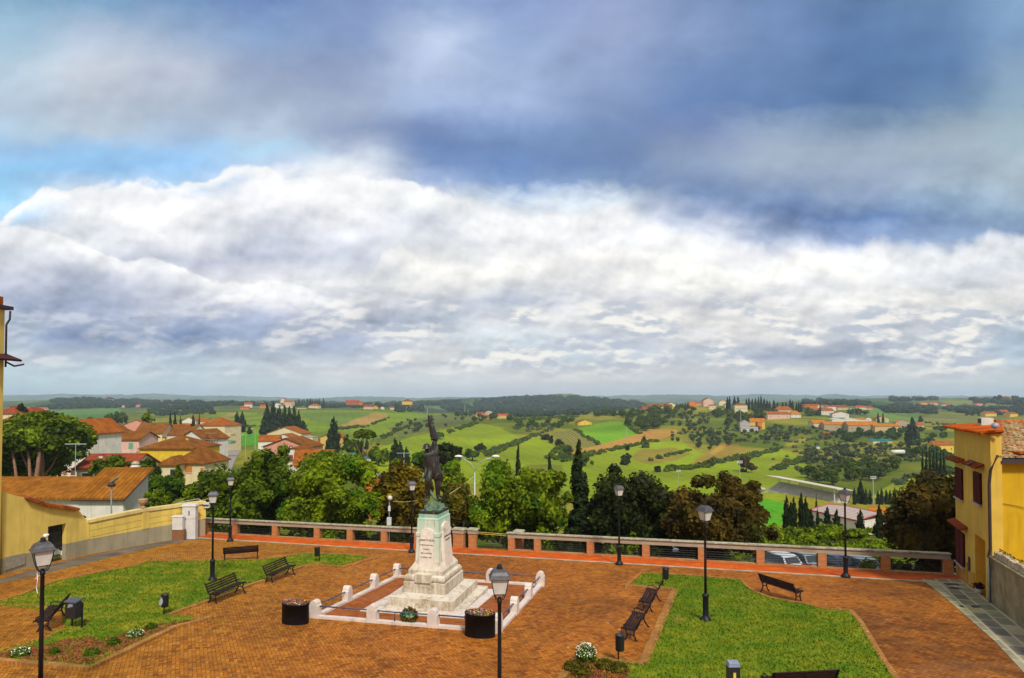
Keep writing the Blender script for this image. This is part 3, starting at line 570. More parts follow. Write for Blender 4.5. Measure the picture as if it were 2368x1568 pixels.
# mulch beds
m, Q, b = newmat('leaf_mulch'); pos = Q.n('ShaderNodeNewGeometry').outputs['Position']; rnd = Q.n('ShaderNodeNewGeometry').outputs['Random Per Island']
col = Q.mix(rnd, (0.12, 0.02, 0.006), (0.55, 0.15, 0.02)); col = Q.mix(Q.mr(Q.noise(pos, 7.0, 4.0), 0.35, 0.65), (0.08, 0.02, 0.008), col)
setc(Q, b, col); b.inputs['Roughness'].default_value = 0.85; bump(Q, b, Q.noise(pos, 12.0, 4.0), 0.8, 0.05); M_mulch = m
BED_L = [(-60,1516),(0,1512),(70,1500),(110,1494),(150,1482),(205,1476),(235,1484),(290,1468),(345,1450),(440,1437),(400,1450),(347,1473),(280,1505),(203,1539),(100,1531),(0,1522),(-60,1518)]
BED_R = [(1310,1572),(1330,1540),(1362,1532),(1420,1537),(1455,1548),(1450,1600),(1420,1700),(1262,1700)]
sheet('mulch_bed', BED_L, 0.065, M_mulch, kind='structure'); sheet('mulch_bed', BED_R, 0.065, M_mulch, kind='structure')
blades('fallen_leaves', BED_L, 4200, 0.02, 0.07, M_mulch, 0.05, 'reddish fallen leaves on the flower bed of the left lawn')
blades('fallen_leaves', BED_R, 5000, 0.02, 0.10, M_mulch, 0.05, 'reddish dry leaves on the bed at the bottom of the right lawn')
# drain covers on the stone pavement
M_dark = plain('dark_iron', (0.035, 0.02, 0.018), 0.7, var=0.3)
for nm, q in (('drain_cover', [(2177,1347),(2211,1349),(2221,1354),(2189,1354)]), ('drain_cover', [(2188,1357),(2214,1359),(2226,1364),(2198,1363)]), ('drain_cover', [(2243,1401),(2262,1401),(2270,1406),(2250,1406)]), ('drain_cover', [(2216,1400),(2226,1401),(2232,1406),(2222,1405)])):
    sheet(nm, q, 0.022, M_dark, label='rust dark %s drain cover set in the grey flagstones by the yellow house' % ['oblong','second oblong','low wide','small square'][('drain_cover', q) and [2177,2188,2243,2216].index(q[0][0])], category='drain cover') if False else tag(sheet(nm, q, 0.022, M_dark), 'rust dark %s drain cover in the flagstones' % {2177: 'uppermost', 2188: 'second from the top', 2243: 'wide lower', 2216: 'small square'}[q[0][0]], 'drain cover')
tag(sheet('drain_cover', [(1557,1432),(1580,1433),(1583,1438),(1559,1438)], 0.07, plain('bare_clay', (0.30, 0.13, 0.04), 0.9)), 'reddish square inspection cover set in the right lawn', 'drain cover')
# ---------------------------------------------------------------- street furniture
M_iron = plain('painted_cast_iron', (0.010, 0.011, 0.015), 0.5, var=0.3, scale=8, spec=0.25)
M_ironw = plain('weathered_lantern_roof', (0.06, 0.055, 0.06), 0.5, var=0.4, scale=9)
M_glass = plain('frosted_lantern_glass', (0.55, 0.53, 0.48), 0.25, var=0.12, scale=3, dirt=((0.32, 0.28, 0.22), 0.4))
M_wood = plain('dark_bench_slats', (0.028, 0.011, 0.009), 0.7, var=0.5, scale=12, spec=0.15)
def make_lamp(label, group, loc, rz):
    t = thing('street_lamp', label, 'street lamp', loc, rz, group)
    MB().lathe([(0.215, -0.1), (0.225, 0.02), (0.225, 0.1), (0.2, 0.14), (0.13, 0.2), (0.115, 0.26), (0.115, 0.98), (0.135, 1.0), (0.14, 1.05), (0.115, 1.09), (0.06, 1.14)], 18).build('pedestal', M_iron, t, True)
    MB().lathe([(0.055, 1.1), (0.05, 2.5), (0.046, 3.78), (0.062, 3.79), (0.062, 3.84), (0.045, 3.86), (0.04, 3.93)], 12).build('pole', M_iron, t, True)
    f = MB()
    for i in range(4):
        a = math.pi / 4 + i * math.pi / 2; ca, sa = math.cos(a), math.sin(a)
        f.tube([(ca * 0.20, sa * 0.20, 4.03), (ca * 0.305, sa * 0.305, 4.42)], 0.012, 5)
        f.tube([(0.03 * ca, 0.03 * sa, 3.86), (ca * 0.13, sa * 0.13, 3.9), (ca * 0.2, sa * 0.2, 4.03)], 0.012, 5)
        a2 = a + math.pi / 2
        for r, z in ((0.20, 4.03), (0.305, 4.42)):
            f.tube([(ca * r, sa * r, z), (math.cos(a2) * r, math.sin(a2) * r, z)], 0.012, 5)
    lf = f.build('lantern_frame', M_iron, t)
    g = MB().lathe([(0.19, 4.035), (0.294, 4.415)], 4, ph=math.pi / 4).build('glass', M_glass, lf)
    MB().lathe([(0.37, 4.405), (0.37, 4.42), (0.325, 4.45), (0.30, 4.50), (0.24, 4.57), (0.14, 4.62), (0.10, 4.63)], 4, ph=math.pi / 4).build('lantern_roof', M_ironw, lf)
    MB().lathe([(0.07, 4.62), (0.085, 4.65), (0.05, 4.67), (0.06, 4.69), (0.055, 4.72), (0.01, 4.745)], 10).build('finial', M_iron, lf, True)
    return t
LAMPS = [((1632,1437), 'black street lamp with a grey-topped lantern standing in the right lawn'),
 ((491,1344), 'black street lamp standing in the left lawn behind the benches'),
 ((532,1252), 'black street lamp by the parapet at the left end of the orange footway'),
 ((952,1278), 'black street lamp by the parapet just left of the monument pedestal'),
 ((1432,1306), 'black street lamp by the parapet in front of the dark trees right of the cypress'),
 ((1956,1335), 'black street lamp by the parapet nearest to the yellow corner house'),
 ((92,1674), 'near street lamp with a pale ribbon tied under its lantern, at the left edge'),
 ((1155,1755), 'near street lamp right of the monument rising beside the black planter')]
L0 = None
for i, ((x, y), lab) in enumerate(LAMPS):
    p = G(x, y); rz = [0.5, 0.3, 0.45, 0.35, 0.3, 0.5, 0.78, 0.08][i]
    if L0 is None: L0 = make_lamp(lab, 'street lamps of the square', p, rz)
    else:
        o = dup(L0, p, rz, lab)
        if i == 7: o.scale = (.92, .92, .928)
        if i == 6:
            rb = MB().tube([(-0.1, 0, 3.95), (-0.16, 0.02, 3.8), (-0.13, 0, 3.62), (-0.17, 0.01, 3.45), (-0.12, 0, 3.3)], 0.012, 4); rb.tube([(-0.1, 0, 3.95), (-0.1, 0.02, 3.75), (-0.2, 0, 3.66)], 0.01, 4)
            r_ = rb.build('ribbon', plain('pale_ribbon', (0.7, 0.6, 0.62), 0.6)); r_.location = p; r_.rotation_euler = (0, 0, -0.05); tag(r_, 'thin pale pink ribbon hanging from the leftmost near street lamp', 'ribbon')
            bs = MB(); bs.lathe([(0.02, 0), (0.05, 0.03), (0.055, 0.07), (0.03, 0.1)], 8, c=(0.06, 0, 4.72)); bs.box((0.11, 0, 4.8), (0.07, 0.02, 0.04))
            b_ = bs.build('bird', plain('white_bird', (0.7, 0.7, 0.68), 0.7), smooth=True); b_.location = p; tag(b_, 'small white bird perched on the finial of the leftmost near street lamp', 'bird')
def make_bench(loc, rz, label, group):
    t = thing('park_bench', label, 'bench', loc, rz, group); L = 1.8; t.scale = (1.09, 1.09, 1.09)
    s = MB()
    for i, (y, z, rx) in enumerate([(-0.27, 0.455, -0.25), (-0.185, 0.452, 0.02), (-0.095, 0.444, 0.04), (-0.005, 0.436, 0.05), (0.085, 0.432, 0.06)]): s.box((0, y, z), (L, 0.068, 0.03), rx=rx)
    s.build('seat', M_wood, t)
    b_ = MB()
    for i in range(4):
        q = i / 3; b_.box((0, 0.165 + 0.125 * q, 0.52 + 0.27 * q), (L, 0.03, 0.068), rx=-0.40)
    b_.box((0, 0.245, 0.65), (0.04, 0.02, 0.32), rx=-0.40)
    b_.build('backrest', M_wood, t)
    for sx in (-1, 1):
        f = MB(); x = sx * 0.84
        f.tube([(x, -0.34, 0.40), (x, -0.33, 0.47), (x, -0.29, 0.435), (x, -0.1, 0.415), (x, 0.10, 0.405), (x, 0.17, 0.47), (x, 0.24, 0.63), (x, 0.325, 0.83), (x, 0.36, 0.84)], 0.024, 6)
        f.tube([(x, -0.20, 0.41), (x, -0.15, 0.25), (x, -0.19, 0.12), (x, -0.28, 0.0), (x, -0.34, -0.02)], [0.03, 0.028, 0.028, 0.03, 0.02], 6)
        f.tube([(x, 0.10, 0.41), (x, 0.07, 0.25), (x, 0.13, 0.12), (x, 0.22, 0.0), (x, 0.28, -0.02)], [0.03, 0.028, 0.028, 0.03, 0.02], 6)
        f.tube([(x, -0.16, 0.22), (x, -0.04, 0.27), (x, 0.08, 0.22)], 0.018, 6)
        f.tube([(x, 0.17, 0.47), (x, 0.05, 0.56), (x, -0.18, 0.60), (x, -0.27, 0.56), (x, -0.27, 0.50)], 0.017, 6)
        f.build('leg_frame', M_iron, t, True)
    return t
BEN = [((491,1395),(553,1373),(1,0),'dark slatted bench facing the monument, beside the lamp in the left lawn'),
 ((620,1348),(671,1330),(1,0),'dark slatted bench facing the monument, nearer to the small bin by the parapet'),
 ((516,1298),(598,1293),(0,1),'dark slatted bench seen from behind at the far edge of the left lawn'),
 ((103,1461),(137,1430),(-1,0),'dark slatted bench in the paved bay of the left lawn beside the large bin'),
 ((1498,1416),(1514,1390),(-1,0),'dark slatted bench at the right lawn bay, the farther of the pair there'),
 ((1461,1482),(1484,1450),(-1,0),'dark slatted bench at the right lawn bay, the nearer of the pair there'),
 ((1768,1371),(1843,1391),(1,0.4),'dark slatted bench seen from behind on the curved edge of the right lawn'),
 ((1787,1623),(1912,1617),(0,1),'dark slatted bench cut off by the bottom edge, right of the bollard light')]
B0 = None
for a, c, f, lab in BEN:
    a = G(*a); c = G(*c); d = (c - a).normalized(); n = Vector((-d.y, d.x)); fv = Vector(f)
    if n.dot(fv) < 0: n = -n
    rz = math.atan2(n.y, n.x) + math.pi / 2; ce = (a + c) / 2; ce.z = gz(ce.y) + (0.0 if f != (0, 1) or a.y > 20 else 0.05)
    if B0 is None: B0 = make_bench(ce, rz, lab, 'slatted benches around the square')
    else: dup(B0, ce, rz, lab)
# ---- bins
M_bin = plain('bin_black_plastic', (0.014, 0.015, 0.02), 0.4, var=0.3)
def make_bin(loc, rz, label, sx=0.0, cap=False, paper=False):
    t = thing('litter_bin', label, 'litter bin', loc, rz, 'small litter bins on posts')
    MB().tube([(0, 0, -0.05), (0, 0, 1.0 if cap else 0.85)], 0.024, 8).build('post', M_iron, t, True)
    MB().lathe([(0.12, 0.40), (0.145, 0.42), (0.15, 0.88), (0.16, 0.90), (0.16, 0.93), (0.14, 0.93), (0.135, 0.75)], 16, c=(sx, -0.12, 0), sy=0.8).build('container', M_bin, t, True)
    if cap: MB().lathe([(0.15, 0.94), (0.14, 0.98), (0.05, 1.01)], 16, c=(sx, -0.12, 0), sy=0.8).build('lid', M_bin, t, True)
    if paper: MB().raw([(-.09, -.245, .55), (.02, -.25, .5), (.10, -.23, .66), (.03, -.245, .84), (-.03, -.25, .74)], [(0, 1, 2, 3, 4)]).build('plastic_film', plain('torn_film', (.32, .33, .36), .3), t)
    return t
make_bin(G(739,1300), 0.4, 'small black bin hung on a post at the far tip of the left lawn', -0.16)
make_bin(G(379,1424), 0.0, 'small black bin with torn film on its front in the left lawn', 0.1, paper=True)
make_bin(G(1430,1530), 0.0, 'small black open bin beside the daisies at the bottom of the right lawn', 0.03)
make_bin(G(1533,1357), 0.2, 'small black lidded bin on the far corner of the right lawn', 0.1, cap=True)
t = thing('waste_station', 'large black two legged bin with a yellow side strip by the left bay bench', 'litter bin', G(169,1456), -0.25)
MB().bb(-0.25, 0.25, -0.14, 0.14, 0.45, 1.08).build('body', M_bin, t, bevel=0.02)
MB().raw([(-.28,-.17,1.05),(.28,-.17,1.05),(.28,.17,1.13),(-.28,.17,1.13),(-.28,-.17,1.10),(.28,-.17,1.10),(.28,.17,1.18),(-.28,.17,1.18)], [(3,2,1,0),(4,5,6,7),(0,1,5,4),(1,2,6,5),(2,3,7,6),(3,0,4,7)]).build('lid', plain('bin_lid_grey', (0.06, 0.07, 0.08), 0.35), t)
MB().bb(-0.285, -0.252, -0.06, 0.0, 0.5, 1.0).build('side_strip', plain('yellow_strip', (0.75, 0.55, 0.01), 0.5), t)
for sx in (-0.24, 0.24): MB().bb(sx - 0.025, sx + 0.025, 0.14, 0.18, -0.05, 1.0).build('leg', M_iron, t)
MB().raw([(-.12,-.145,.86),(.12,-.145,.92),(.14,-.145,1.0),(.02,-.145,1.03),(-.1,-.145,.98)], [(0,1,2,3,4)]).build('glare_patch', plain('pale_glare', (.22,.25,.3), .3), t)  # pale glare on the bin front, painted as a flat patch
t = thing('bollard_light', 'short black square bollard with grey cap and yellow stripe at the bottom edge', 'bollard', G(1696,1640), 0.0)
MB().bb(-0.155, 0.155, -0.12, 0.12, -0.05, 1.17).build('post', M_bin, t, bevel=0.015)
MB().box((0, 0, 1.22), (0.33, 0.26, 0.12), taper=0.85).build('cap', plain('bollard_cap', (0.20, 0.24, 0.33), 0.35), t, bevel=0.01)
MB().bb(-0.035, 0.035, -0.125, -0.121, 0.2, 1.02).build('stripe', plain('yellow_stripe', (0.72, 0.48, 0.02), 0.5), t)
# ---- planters
M_plant = plain('black_planter_plastic', (0.008, 0.008, 0.011), 0.6, var=0.3, spec=0.2)
m, Q, b = newmat('planter_flowers'); r = Q.n('ShaderNodeNewGeometry').outputs['Random Per Island']
nd = Q.n('ShaderNodeValToRGB'); cr = nd.color_ramp; cr.interpolation = 'CONSTANT'
st = [(0, (0.05, 0.13, 0.01)), (0.36, (0.62, 0.13, 0.005)), (0.56, (0.50, 0.03, 0.005)), (0.66, (0.60, 0.36, 0.01)), (0.74, (0.30, 0.22, 0.52)), (0.86, (0.12, 0.02, 0.18)), (0.95, (0.6, 0.58, 0.62))]
while len(cr.elements) < len(st): cr.elements.new(0.5)
for e, (p, c) in zip(cr.elements, st): e.position = p; e.color = c + (1,)
Q.lk(r, nd.inputs[0]); Q.lk(nd.outputs[0], b.inputs['Base Color']); M_flow = m
def leafcloud(pts, size, rg, up=0.0, tri=False):
    n = len(pts); d = rg.normal(0, 1, (n, 3)); d[:, 2] += up; d /= np.linalg.norm(d, axis=1)[:, None]
    r_ = rg.normal(0, 1, (n, 3)); a = np.cross(d, r_); a /= np.linalg.norm(a, axis=1)[:, None]; c_ = np.cross(d, a)
    s = (size * rg.uniform(0.6, 1.35, n))[:, None]; k = 3 if tri else 4; V = np.empty((n, k, 3))
    if tri: V[:, 0] = pts - a * s; V[:, 1] = pts + a * s * 0.9 + c_ * s * 0.3; V[:, 2] = pts + c_ * s * 1.3
    else: V[:, 0] = pts - a * s; V[:, 1] = pts - c_ * s * 0.55 + d * s * 0.12; V[:, 2] = pts + a * s; V[:, 3] = pts + c_ * s * 0.55 + d * s * 0.12
    return V.reshape(-1, 3), np.arange(n * k).reshape(-1, k)
def make_planter(loc, label, wx, wy, h, seed, rz):
    t = thing('flower_planter', label, 'planter', loc, rz, 'black oval planters at the monument')
    MB().lathe([(0.48, -0.03), (0.5, 0.0), (0.5, h - 0.04), (0.51, h - 0.04), (0.51, h), (0.475, h), (0.47, h - 0.08)], 32, sx=wx, sy=wy).build('tub', M_plant, t, True)
    MB().lathe([(0.46, h - 0.12), (0.46, h - 0.06)], 24, sx=wx, sy=wy).build('soil', plain('potting_soil', (0.03, 0.02, 0.012), 0.95), t)
    rg = np.random.default_rng(seed); n = 520; a = rg.uniform(0, 6.283, n); rr = np.sqrt(rg.uniform(0, 1, n)) * 0.46
    p = np.stack([np.cos(a) * rr * wx, np.sin(a) * rr * wy, h - 0.06 + rg.uniform(0, 0.13, n)], 1)
    V, Fm = leafcloud(p, 0.035, rg, 1.2); npmesh('flowers', V, Fm, M_flow, t)
make_planter(G(683,1440), 'black oval planter of orange and violet flowers left of the monument fence', 1.13, 0.72, 0.80, 3, -0.25)
make_planter(G(1110,1470), 'black oval planter of orange and purple flowers at the right front fence corner', 1.16, 0.72, 0.86, 4, -0.25)
# ---------------------------------------------------------------- monument fence
MA = math.radians(-14.6); E1 = Vector((math.cos(MA), math.sin(MA))); E2 = Vector((-math.sin(MA), math.cos(MA))); MC = Vector((-3.32, 28.3))
def mloc(a, b_): q = MC + E1 * a + E2 * b_; return q
m, Q, b = newmat('weathered_marble'); co = Q.n('ShaderNodeTexCoord').outputs['Object']
n1 = Q.noise(co, 1.6, 8.0, 0.7, 0.5); n2 = Q.noise(co, 9.0, 5.0, 0.7); n3 = Q.noise(co, 22.0, 3.0, 0.6)
col = Q.mix(Q.mr(n1, 0.35, 0.7), (0.66, 0.59, 0.49), (0.46, 0.38, 0.28))
col = Q.mix(Q.mr(Q.mul(n2, Q.mr(n1, 0.3, 0.7, 0.6, 1.2)), 0.50, 0.62, 0, 0.75), col, (0.20, 0.15, 0.10))
col = Q.mix(Q.mr(n3, 0.66, 0.72, 0, 0.8), col, (0.10, 0.05, 0.035))
geo = Q.n('ShaderNodeNewGeometry'); nx_, ny_, nz_ = Q.xyz(geo.outputs['Normal'])
side = Q.mr(Q.m('ABSOLUTE', nz_), 0.3, 0.8, 1.0, 0.0)
st_ = Q.noise(Q.comb(Q.mul(Q.xyz(co)[0], 7.0), Q.mul(Q.xyz(co)[1], 7.0), Q.mul(Q.xyz(co)[2], 1.2)), 1.0, 6.0, 0.65)
col = Q.mix(Q.mul(side, Q.mr(st_, 0.44, 0.62, 0, 0.8)), col, (0.33, 0.25, 0.13))
setc(Q, b, col); b.inputs['Roughness'].default_value = 0.7; bump(Q, b, n2, 0.4, 0.02); M_marb = m
m, Q, b = newmat('copper_stained_marble'); co = Q.n('ShaderNodeTexCoord').outputs['Object']; ox, oy, oz = Q.xyz(co)
n1 = Q.noise(co, 2.0, 8.0, 0.7, 0.4); stx = Q.noise(Q.comb(Q.mul(ox, 6.0), Q.mul(oy, 6.0), Q.mul(oz, 0.7)), 1.0, 6.0, 0.6, 0.2)
col = Q.mix(Q.mr(n1, 0.35, 0.7), (0.72, 0.66, 0.57), (0.52, 0.45, 0.36))
gmask = Q.mul(Q.mr(stx, 0.32, 0.52), Q.mr(oz, 1.6, 3.6, 0.2, 0.95))
col = Q.mix(gmask, col, (0.40, 0.56, 0.42)); col = Q.mix(Q.mul(Q.mr(oz, 3.72, 3.9), Q.mr(stx, 0.3, 0.6, 0.2, 0.8)), col, (0.10, 0.36, 0.23))
col = Q.mix(Q.mr(Q.noise(Q.comb(Q.mul(ox, 11.0), Q.mul(oy, 11.0), Q.mul(oz, 0.9)), 1.0, 5.0, 0.6), 0.57, 0.66, 0, 0.6), col, (0.24, 0.15, 0.09))
setc(Q, b, col); b.inputs['Roughness'].default_value = 0.7; bump(Q, b, n1, 0.4, 0.02); M_mgreen = m
M_white = plain('painted_white_stone', (0.62, 0.53, 0.47), 0.75, var=0.14, scale=3, bmp=0.3, dirt=((0.26, 0.19, 0.13), 0.7))
M_rail = plain('grey_iron_rail', (0.055, 0.055, 0.085), 0.5, var=0.3)
fence = thing('monument_fence', 'low square fence of white stone posts and dark iron bars around the monument', 'fence', (MC.x, MC.y, gz(MC.y)), MA)
def lz(a, b_): q = mloc(a, b_); return gz(q.y) - gz(MC.y)
HS = 3.88; K3 = HS * 2 / 3
pp = []
for i in range(3):
    for sx, sy, ex, ey in ((-1, -1, 1, 0), (1, -1, 0, 1), (1, 1, -1, 0), (-1, 1, 0, -1)):
        pp.append((sx * HS + ex * K3 * i, sy * HS + ey * K3 * i, ex != 0))
postm = None
for i, (a, b_, al) in enumerate(pp):
    if postm is None:
        mb = MB(); hw = 0.19; d = 0.15; pts = [(-hw, 0.60)] + [(-hw * math.cos(w), 0.60 + 0.11 * math.sin(w)) for w in [0.35, 0.7, 1.05, 1.4, 1.74, 2.1, 2.45, 2.8]] + [(hw, 0.60)]
        pts = [(-0.21, -0.3), (-0.21, 0.5), (-0.17, 0.55)] + [(-0.17 * math.cos(w * math.pi / 8), 0.56 + 0.16 * math.sin(w * math.pi / 8)) for w in range(1, 8)] + [(0.17, 0.55), (0.21, 0.5), (0.21, -0.3)]
        n = len(pts); vs = [(x_, -d, z_) for x_, z_ in pts] + [(x_, d, z_) for x_, z_ in pts]
        mb.raw(vs, [tuple(range(n))[::-1], tuple(range(n, 2 * n))] + [(k, (k + 1) % n, (k + 1) % n + n, k + n) for k in range(n)])
        o = postm = mb.build('post', M_white, fence, bevel=0.012)
    else: o = postm.copy(); COL.objects.link(o); o.parent = fence
    o.location = (a, b_, lz(a, b_)); o.rotation_euler = (0, 0, 0 if al else math.pi / 2)
for sx, sy, ex, ey in ((-1, -1, 1, 0), (1, -1, 0, 1), (1, 1, -1, 0), (-1, 1, 0, -1)):
    A = (sx * HS, sy * HS); Bq = (A[0] + ex * 2 * HS, A[1] + ey * 2 * HS)
    q = [mloc(*A), mloc(*Bq)]
    for i in range(3):
        a0 = (A[0] + ex * K3 * i, A[1] + ey * K3 * i); a1 = (a0[0] + ex * K3, a0[1] + ey * K3)
        mb = MB(); h = 0.47
        if (sx, sy) == (-1, -1) and i == 1: mb.tube([(a0[0], a0[1], lz(*a0) + h), (a0[0] + 0.95, a0[1], lz(*a0) + h), (a0[0] + 0.95, a0[1], lz(*a0) + 0.05)], 0.028, 6); mb.tube([(a0[0] + 0.95, a0[1], lz(*a0) + h), (a1[0], a1[1], lz(*a1) + h)], 0.028, 6)
        else: mb.tube([(a0[0], a0[1], lz(*a0) + h), (a1[0], a1[1], lz(*a1) + h)], 0.028, 6)
        mx = ((a0[0] + a1[0]) / 2, (a0[1] + a1[1]) / 2); mb.lathe([(0.02, -0.06), (0.055, -0.03), (0.055, 0.03), (0.02, 0.06)], 8, c=(mx[0], mx[1], (lz(*a0) + lz(*a1)) / 2 + h))
        mb.build('rail', M_rail, fence, True)
    hw = 0.13; p_ = [(A[0] - hw * abs(ey) - hw * abs(ex) * ex, A[1] - hw * abs(ex) - hw * abs(ey) * ey), ]
    x0, x1 = sorted((A[0], Bq[0])); y0, y1 = sorted((A[1], Bq[1]))
    if ex: rc = [(x0 - hw, y0 - hw), (x1 + hw, y0 - hw), (x1 + hw, y0 + hw), (x0 - hw, y0 + hw)]
    else: rc = [(x0 - hw, y0 + hw), (x0 + hw, y0 + hw), (x0 + hw, y1 - hw), (x0 - hw, y1 - hw)]
    MB().prism(rc, lambda p: lz(*p) - 0.05, lambda p: lz(*p) + 0.10).build('kerb', M_white, fence)
w = [mloc(a, b_) for a, b_ in ((-HS, -HS), (HS, -HS), (HS, HS), (-HS, HS))]
sheet('monument_paving', [(q.x, q.y) for q in w], 0.012, M_inner, True, kind='structure')
# ---------------------------------------------------------------- monument
mq = mloc(-0.2, -0.12); mon = thing('war_memorial', 'tall weathered white marble memorial pedestal with stepped base and green stains', 'monument', (mq.x, mq.y, gz(mq.y)), MA)
def lzm(p): q = mq + E1 * p[0] + E2 * p[1]; return gz(q.y) - gz(mq.y)
MB().prism([(-2.35, -2.5), (2.35, -2.5), (2.35, 2.6), (-2.35, 2.6)], lambda p: lzm(p) - 0.05, lambda p: lzm(p) + 0.035).build('border_slab', M_white, mon)
MB().bb(-1.92, 1.92, -2.0, 2.15, -0.25, 0.17).build('lower_step', M_marb, mon, bevel=0.02)
mb = MB(); mb.bb(-1.5, 1.5, -1.62, 1.75, 0.17, 0.56); mb.raw([(-1.5,-1.62,.56),(1.5,-1.62,.56),(1.5,1.75,.56),(-1.5,1.75,.56),(-1.0,-1.15,.66),(1.0,-1.15,.66),(1.0,1.25,.66),(-1.0,1.25,.66)], [(0,1,5,4),(1,2,6,5),(2,3,7,6),(3,0,4,7)])
mb.build('upper_step', M_marb, mon)
MB().bb(-0.98, 0.98, -1.14, 1.24, 0.60, 1.12).build('plinth', M_marb, mon, bevel=0.02)
mb = MB(); mb.bb(-0.80, 0.80, -0.98, 1.06, 1.12, 1.20)
def ringbox(hx, hy, z): return [(-hx, -hy, z), (hx, -hy, z), (hx, hy, z), (-hx, hy, z)]
def stack(mb, L):
    k = len(mb.v)
    for hx, hy, z in L: mb.v += ringbox(hx, hy, z)
    for i in range(len(L) - 1):
        for j in range(4): q = (j + 1) % 4; mb.f.append((k + i*4 + j, k + i*4 + q, k + i*4 + 4 + q, k + i*4 + 4 + j))
    mb.f.append((k+3, k+2, k+1, k)); e = k + 4 * (len(L) - 1); mb.f.append((e, e+1, e+2, e+3)); return mb
mb = MB(); stack(mb, [(0.86,1.04,1.12),(0.93,1.11,1.18),(0.95,1.13,1.27),(0.93,1.11,1.36),(0.86,1.04,1.42)]); mb.build('torus_moulding', M_marb, mon, bevel=0.02)
mb = MB(); stack(mb, [(0.80,1.0,1.42),(0.80,1.0,1.60),(0.60,0.84,1.86),(0.55,0.80,1.95)]); mb.build('flared_base', M_marb, mon)
mb = MB(); mb.bb(-0.42, 0.34, -1.22, -0.9, 1.121, 1.50); mb.build('front_block', M_marb, mon, bevel=0.02)
mb = MB(); stack(mb, [(0.56,0.80,1.90),(0.50,0.72,3.74),(0.505,0.725,3.741),(0.505,0.725,3.80),(0.46,0.68,3.84),(0.46,0.68,4.0)]); mb.build('shaft', M_mgreen, mon, bevel=0.012)
mb = MB(); stack(mb, [(0.56,0.78,3.03),(0.56,0.78,3.20)]); mb.build('stone_band', M_mgreen, mon, bevel=0.02)
def stele(w0, w1, z0, z1, d0, d1, axis):
    arc = [(w1 * math.cos(math.pi * k / 10), z1 - 0.16 + 0.16 * math.sin(math.pi * k / 10)) for k in range(11)]
    pr = [(-w0, z0), (w0, z0)] + arc; mb = MB(); n = len(pr); vs = []
    for back in (0, 1):
        for a, z in pr:
            t_ = (z - z0) / (z1 - z0); dep = d0 + (d1 - d0) * t_ - (0.14 if back else 0.0)
            vs.append((a, -dep, z) if axis == 0 else (dep, a, z))
    return mb.raw(vs, [tuple(range(n)), tuple(range(n, 2 * n))[::-1]] + [(k, k + n, (k + 1) % n + n, (k + 1) % n) for k in range(n)])
M_tab = plain('pinkish_tablet_marble', (0.70, 0.60, 0.50), 0.65, var=0.12, scale=5, bmp=0.2, dirt=((0.25, 0.15, 0.09), 0.55))
tf = stele(0.36, 0.30, 1.45, 3.40, 0.98, 0.80, 0).build('front_tablet', M_tab, mon)
tr_ = stele(0.50, 0.42, 1.45, 3.58, 0.76, 0.60, 1).build('side_tablet', M_tab, mon)
M_let = plain('dark_letters', (0.02, 0.016, 0.014), 0.6)
def text(body, size, M, parent, name='inscription', mat=None, ext=0.004, squeeze=1.0):
    cu = bpy.data.curves.new(name, 'FONT'); cu.body = body; cu.size = size; cu.align_x = 'CENTER'; cu.extrude = ext; cu.space_line = 1.0
    to = bpy.data.objects.new('tmp', cu); COL.objects.link(to); dg = bpy.context.evaluated_depsgraph_get()
    me = bpy.data.meshes.new_from_object(to.evaluated_get(dg)); bpy.data.objects.remove(to); me.transform(M); me.materials.clear(); me.materials.append(mat or M_let)
    o = bpy.data.objects.new(name, me); COL.objects.link(o); o.parent = parent; return o
tilt = math.atan((0.98 - 0.80) / 1.95)
for body, z, s in (('CERRETO GUIDI', 2.86, 0.105), ('AI PRODI SUOI FIGLI', 2.66, 0.072), ('CADUTI', 2.48, 0.08), ('PER LA PATRIA', 2.31, 0.08), ('19 APRILE 1926', 2.14, 0.08)):
    dep = 0.98 - 0.18 * (z - 1.45) / 1.95 + 0.006
    text(body, s, Matrix.Translation((0, -dep, z)) @ Matrix.Rotation(math.pi / 2 - tilt, 4, 'X'), tf)
for body, z in (('RICORDANDO I PARI', 2.95), ('DELLA PATRIA', 2.78)):
    dep = 0.76 - 0.16 * (z - 1.45) / 2.13 + 0.006
    text(body, 0.085, Matrix.Translation((dep, 0, z)) @ Matrix.Rotation(math.pi / 2, 4, 'Z') @ Matrix.Rotation(math.pi / 2, 4, 'X'), tr_)
# ---- bronze statue
m, Q, b = newmat('patinated_bronze'); co = Q.n('ShaderNodeTexCoord').outputs['Object']; ox, oy, oz = Q.xyz(co)
n1 = Q.noise(co, 3.0, 6.0, 0.7, 0.5); n2 = Q.noise(Q.comb(Q.mul(ox, 8.0), Q.mul(oy, 8.0), Q.mul(oz, 2.0)), 1.0, 5.0, 0.6)
col = Q.mix(Q.mr(n2, 0.55, 0.68, 0, 0.55), (0.032, 0.026, 0.025), (0.22, 0.23, 0.16)); col = Q.mix(Q.mr(n1, 0.58, 0.70, 0, 0.6), col, (0.18, 0.32, 0.21))
setc(Q, b, col); b.inputs['Roughness'].default_value = 0.38; b.inputs['Metallic'].default_value = 0.35; bump(Q, b, n2, 0.5, 0.03); M_brz = m
M_pat = plain('green_patina', (0.09, 0.15, 0.09), 0.6, var=0.6, scale=7, bmp=0.5, dirt=((0.025, 0.025, 0.02), 0.9))
stt = thing('soldier_statue', 'dark bronze soldier in a helmet raising a furled banner on top of the memorial', 'statue', (mq.x, mq.y, gz(mq.y) + 4.0), math.atan2(3.4, 28.2))
def q3(px, py, dep=0.0, r=None): v_ = Vector(((px - 528) * 0.00296, dep, (1505 - py) * 0.00296 + 0.10)); return v_
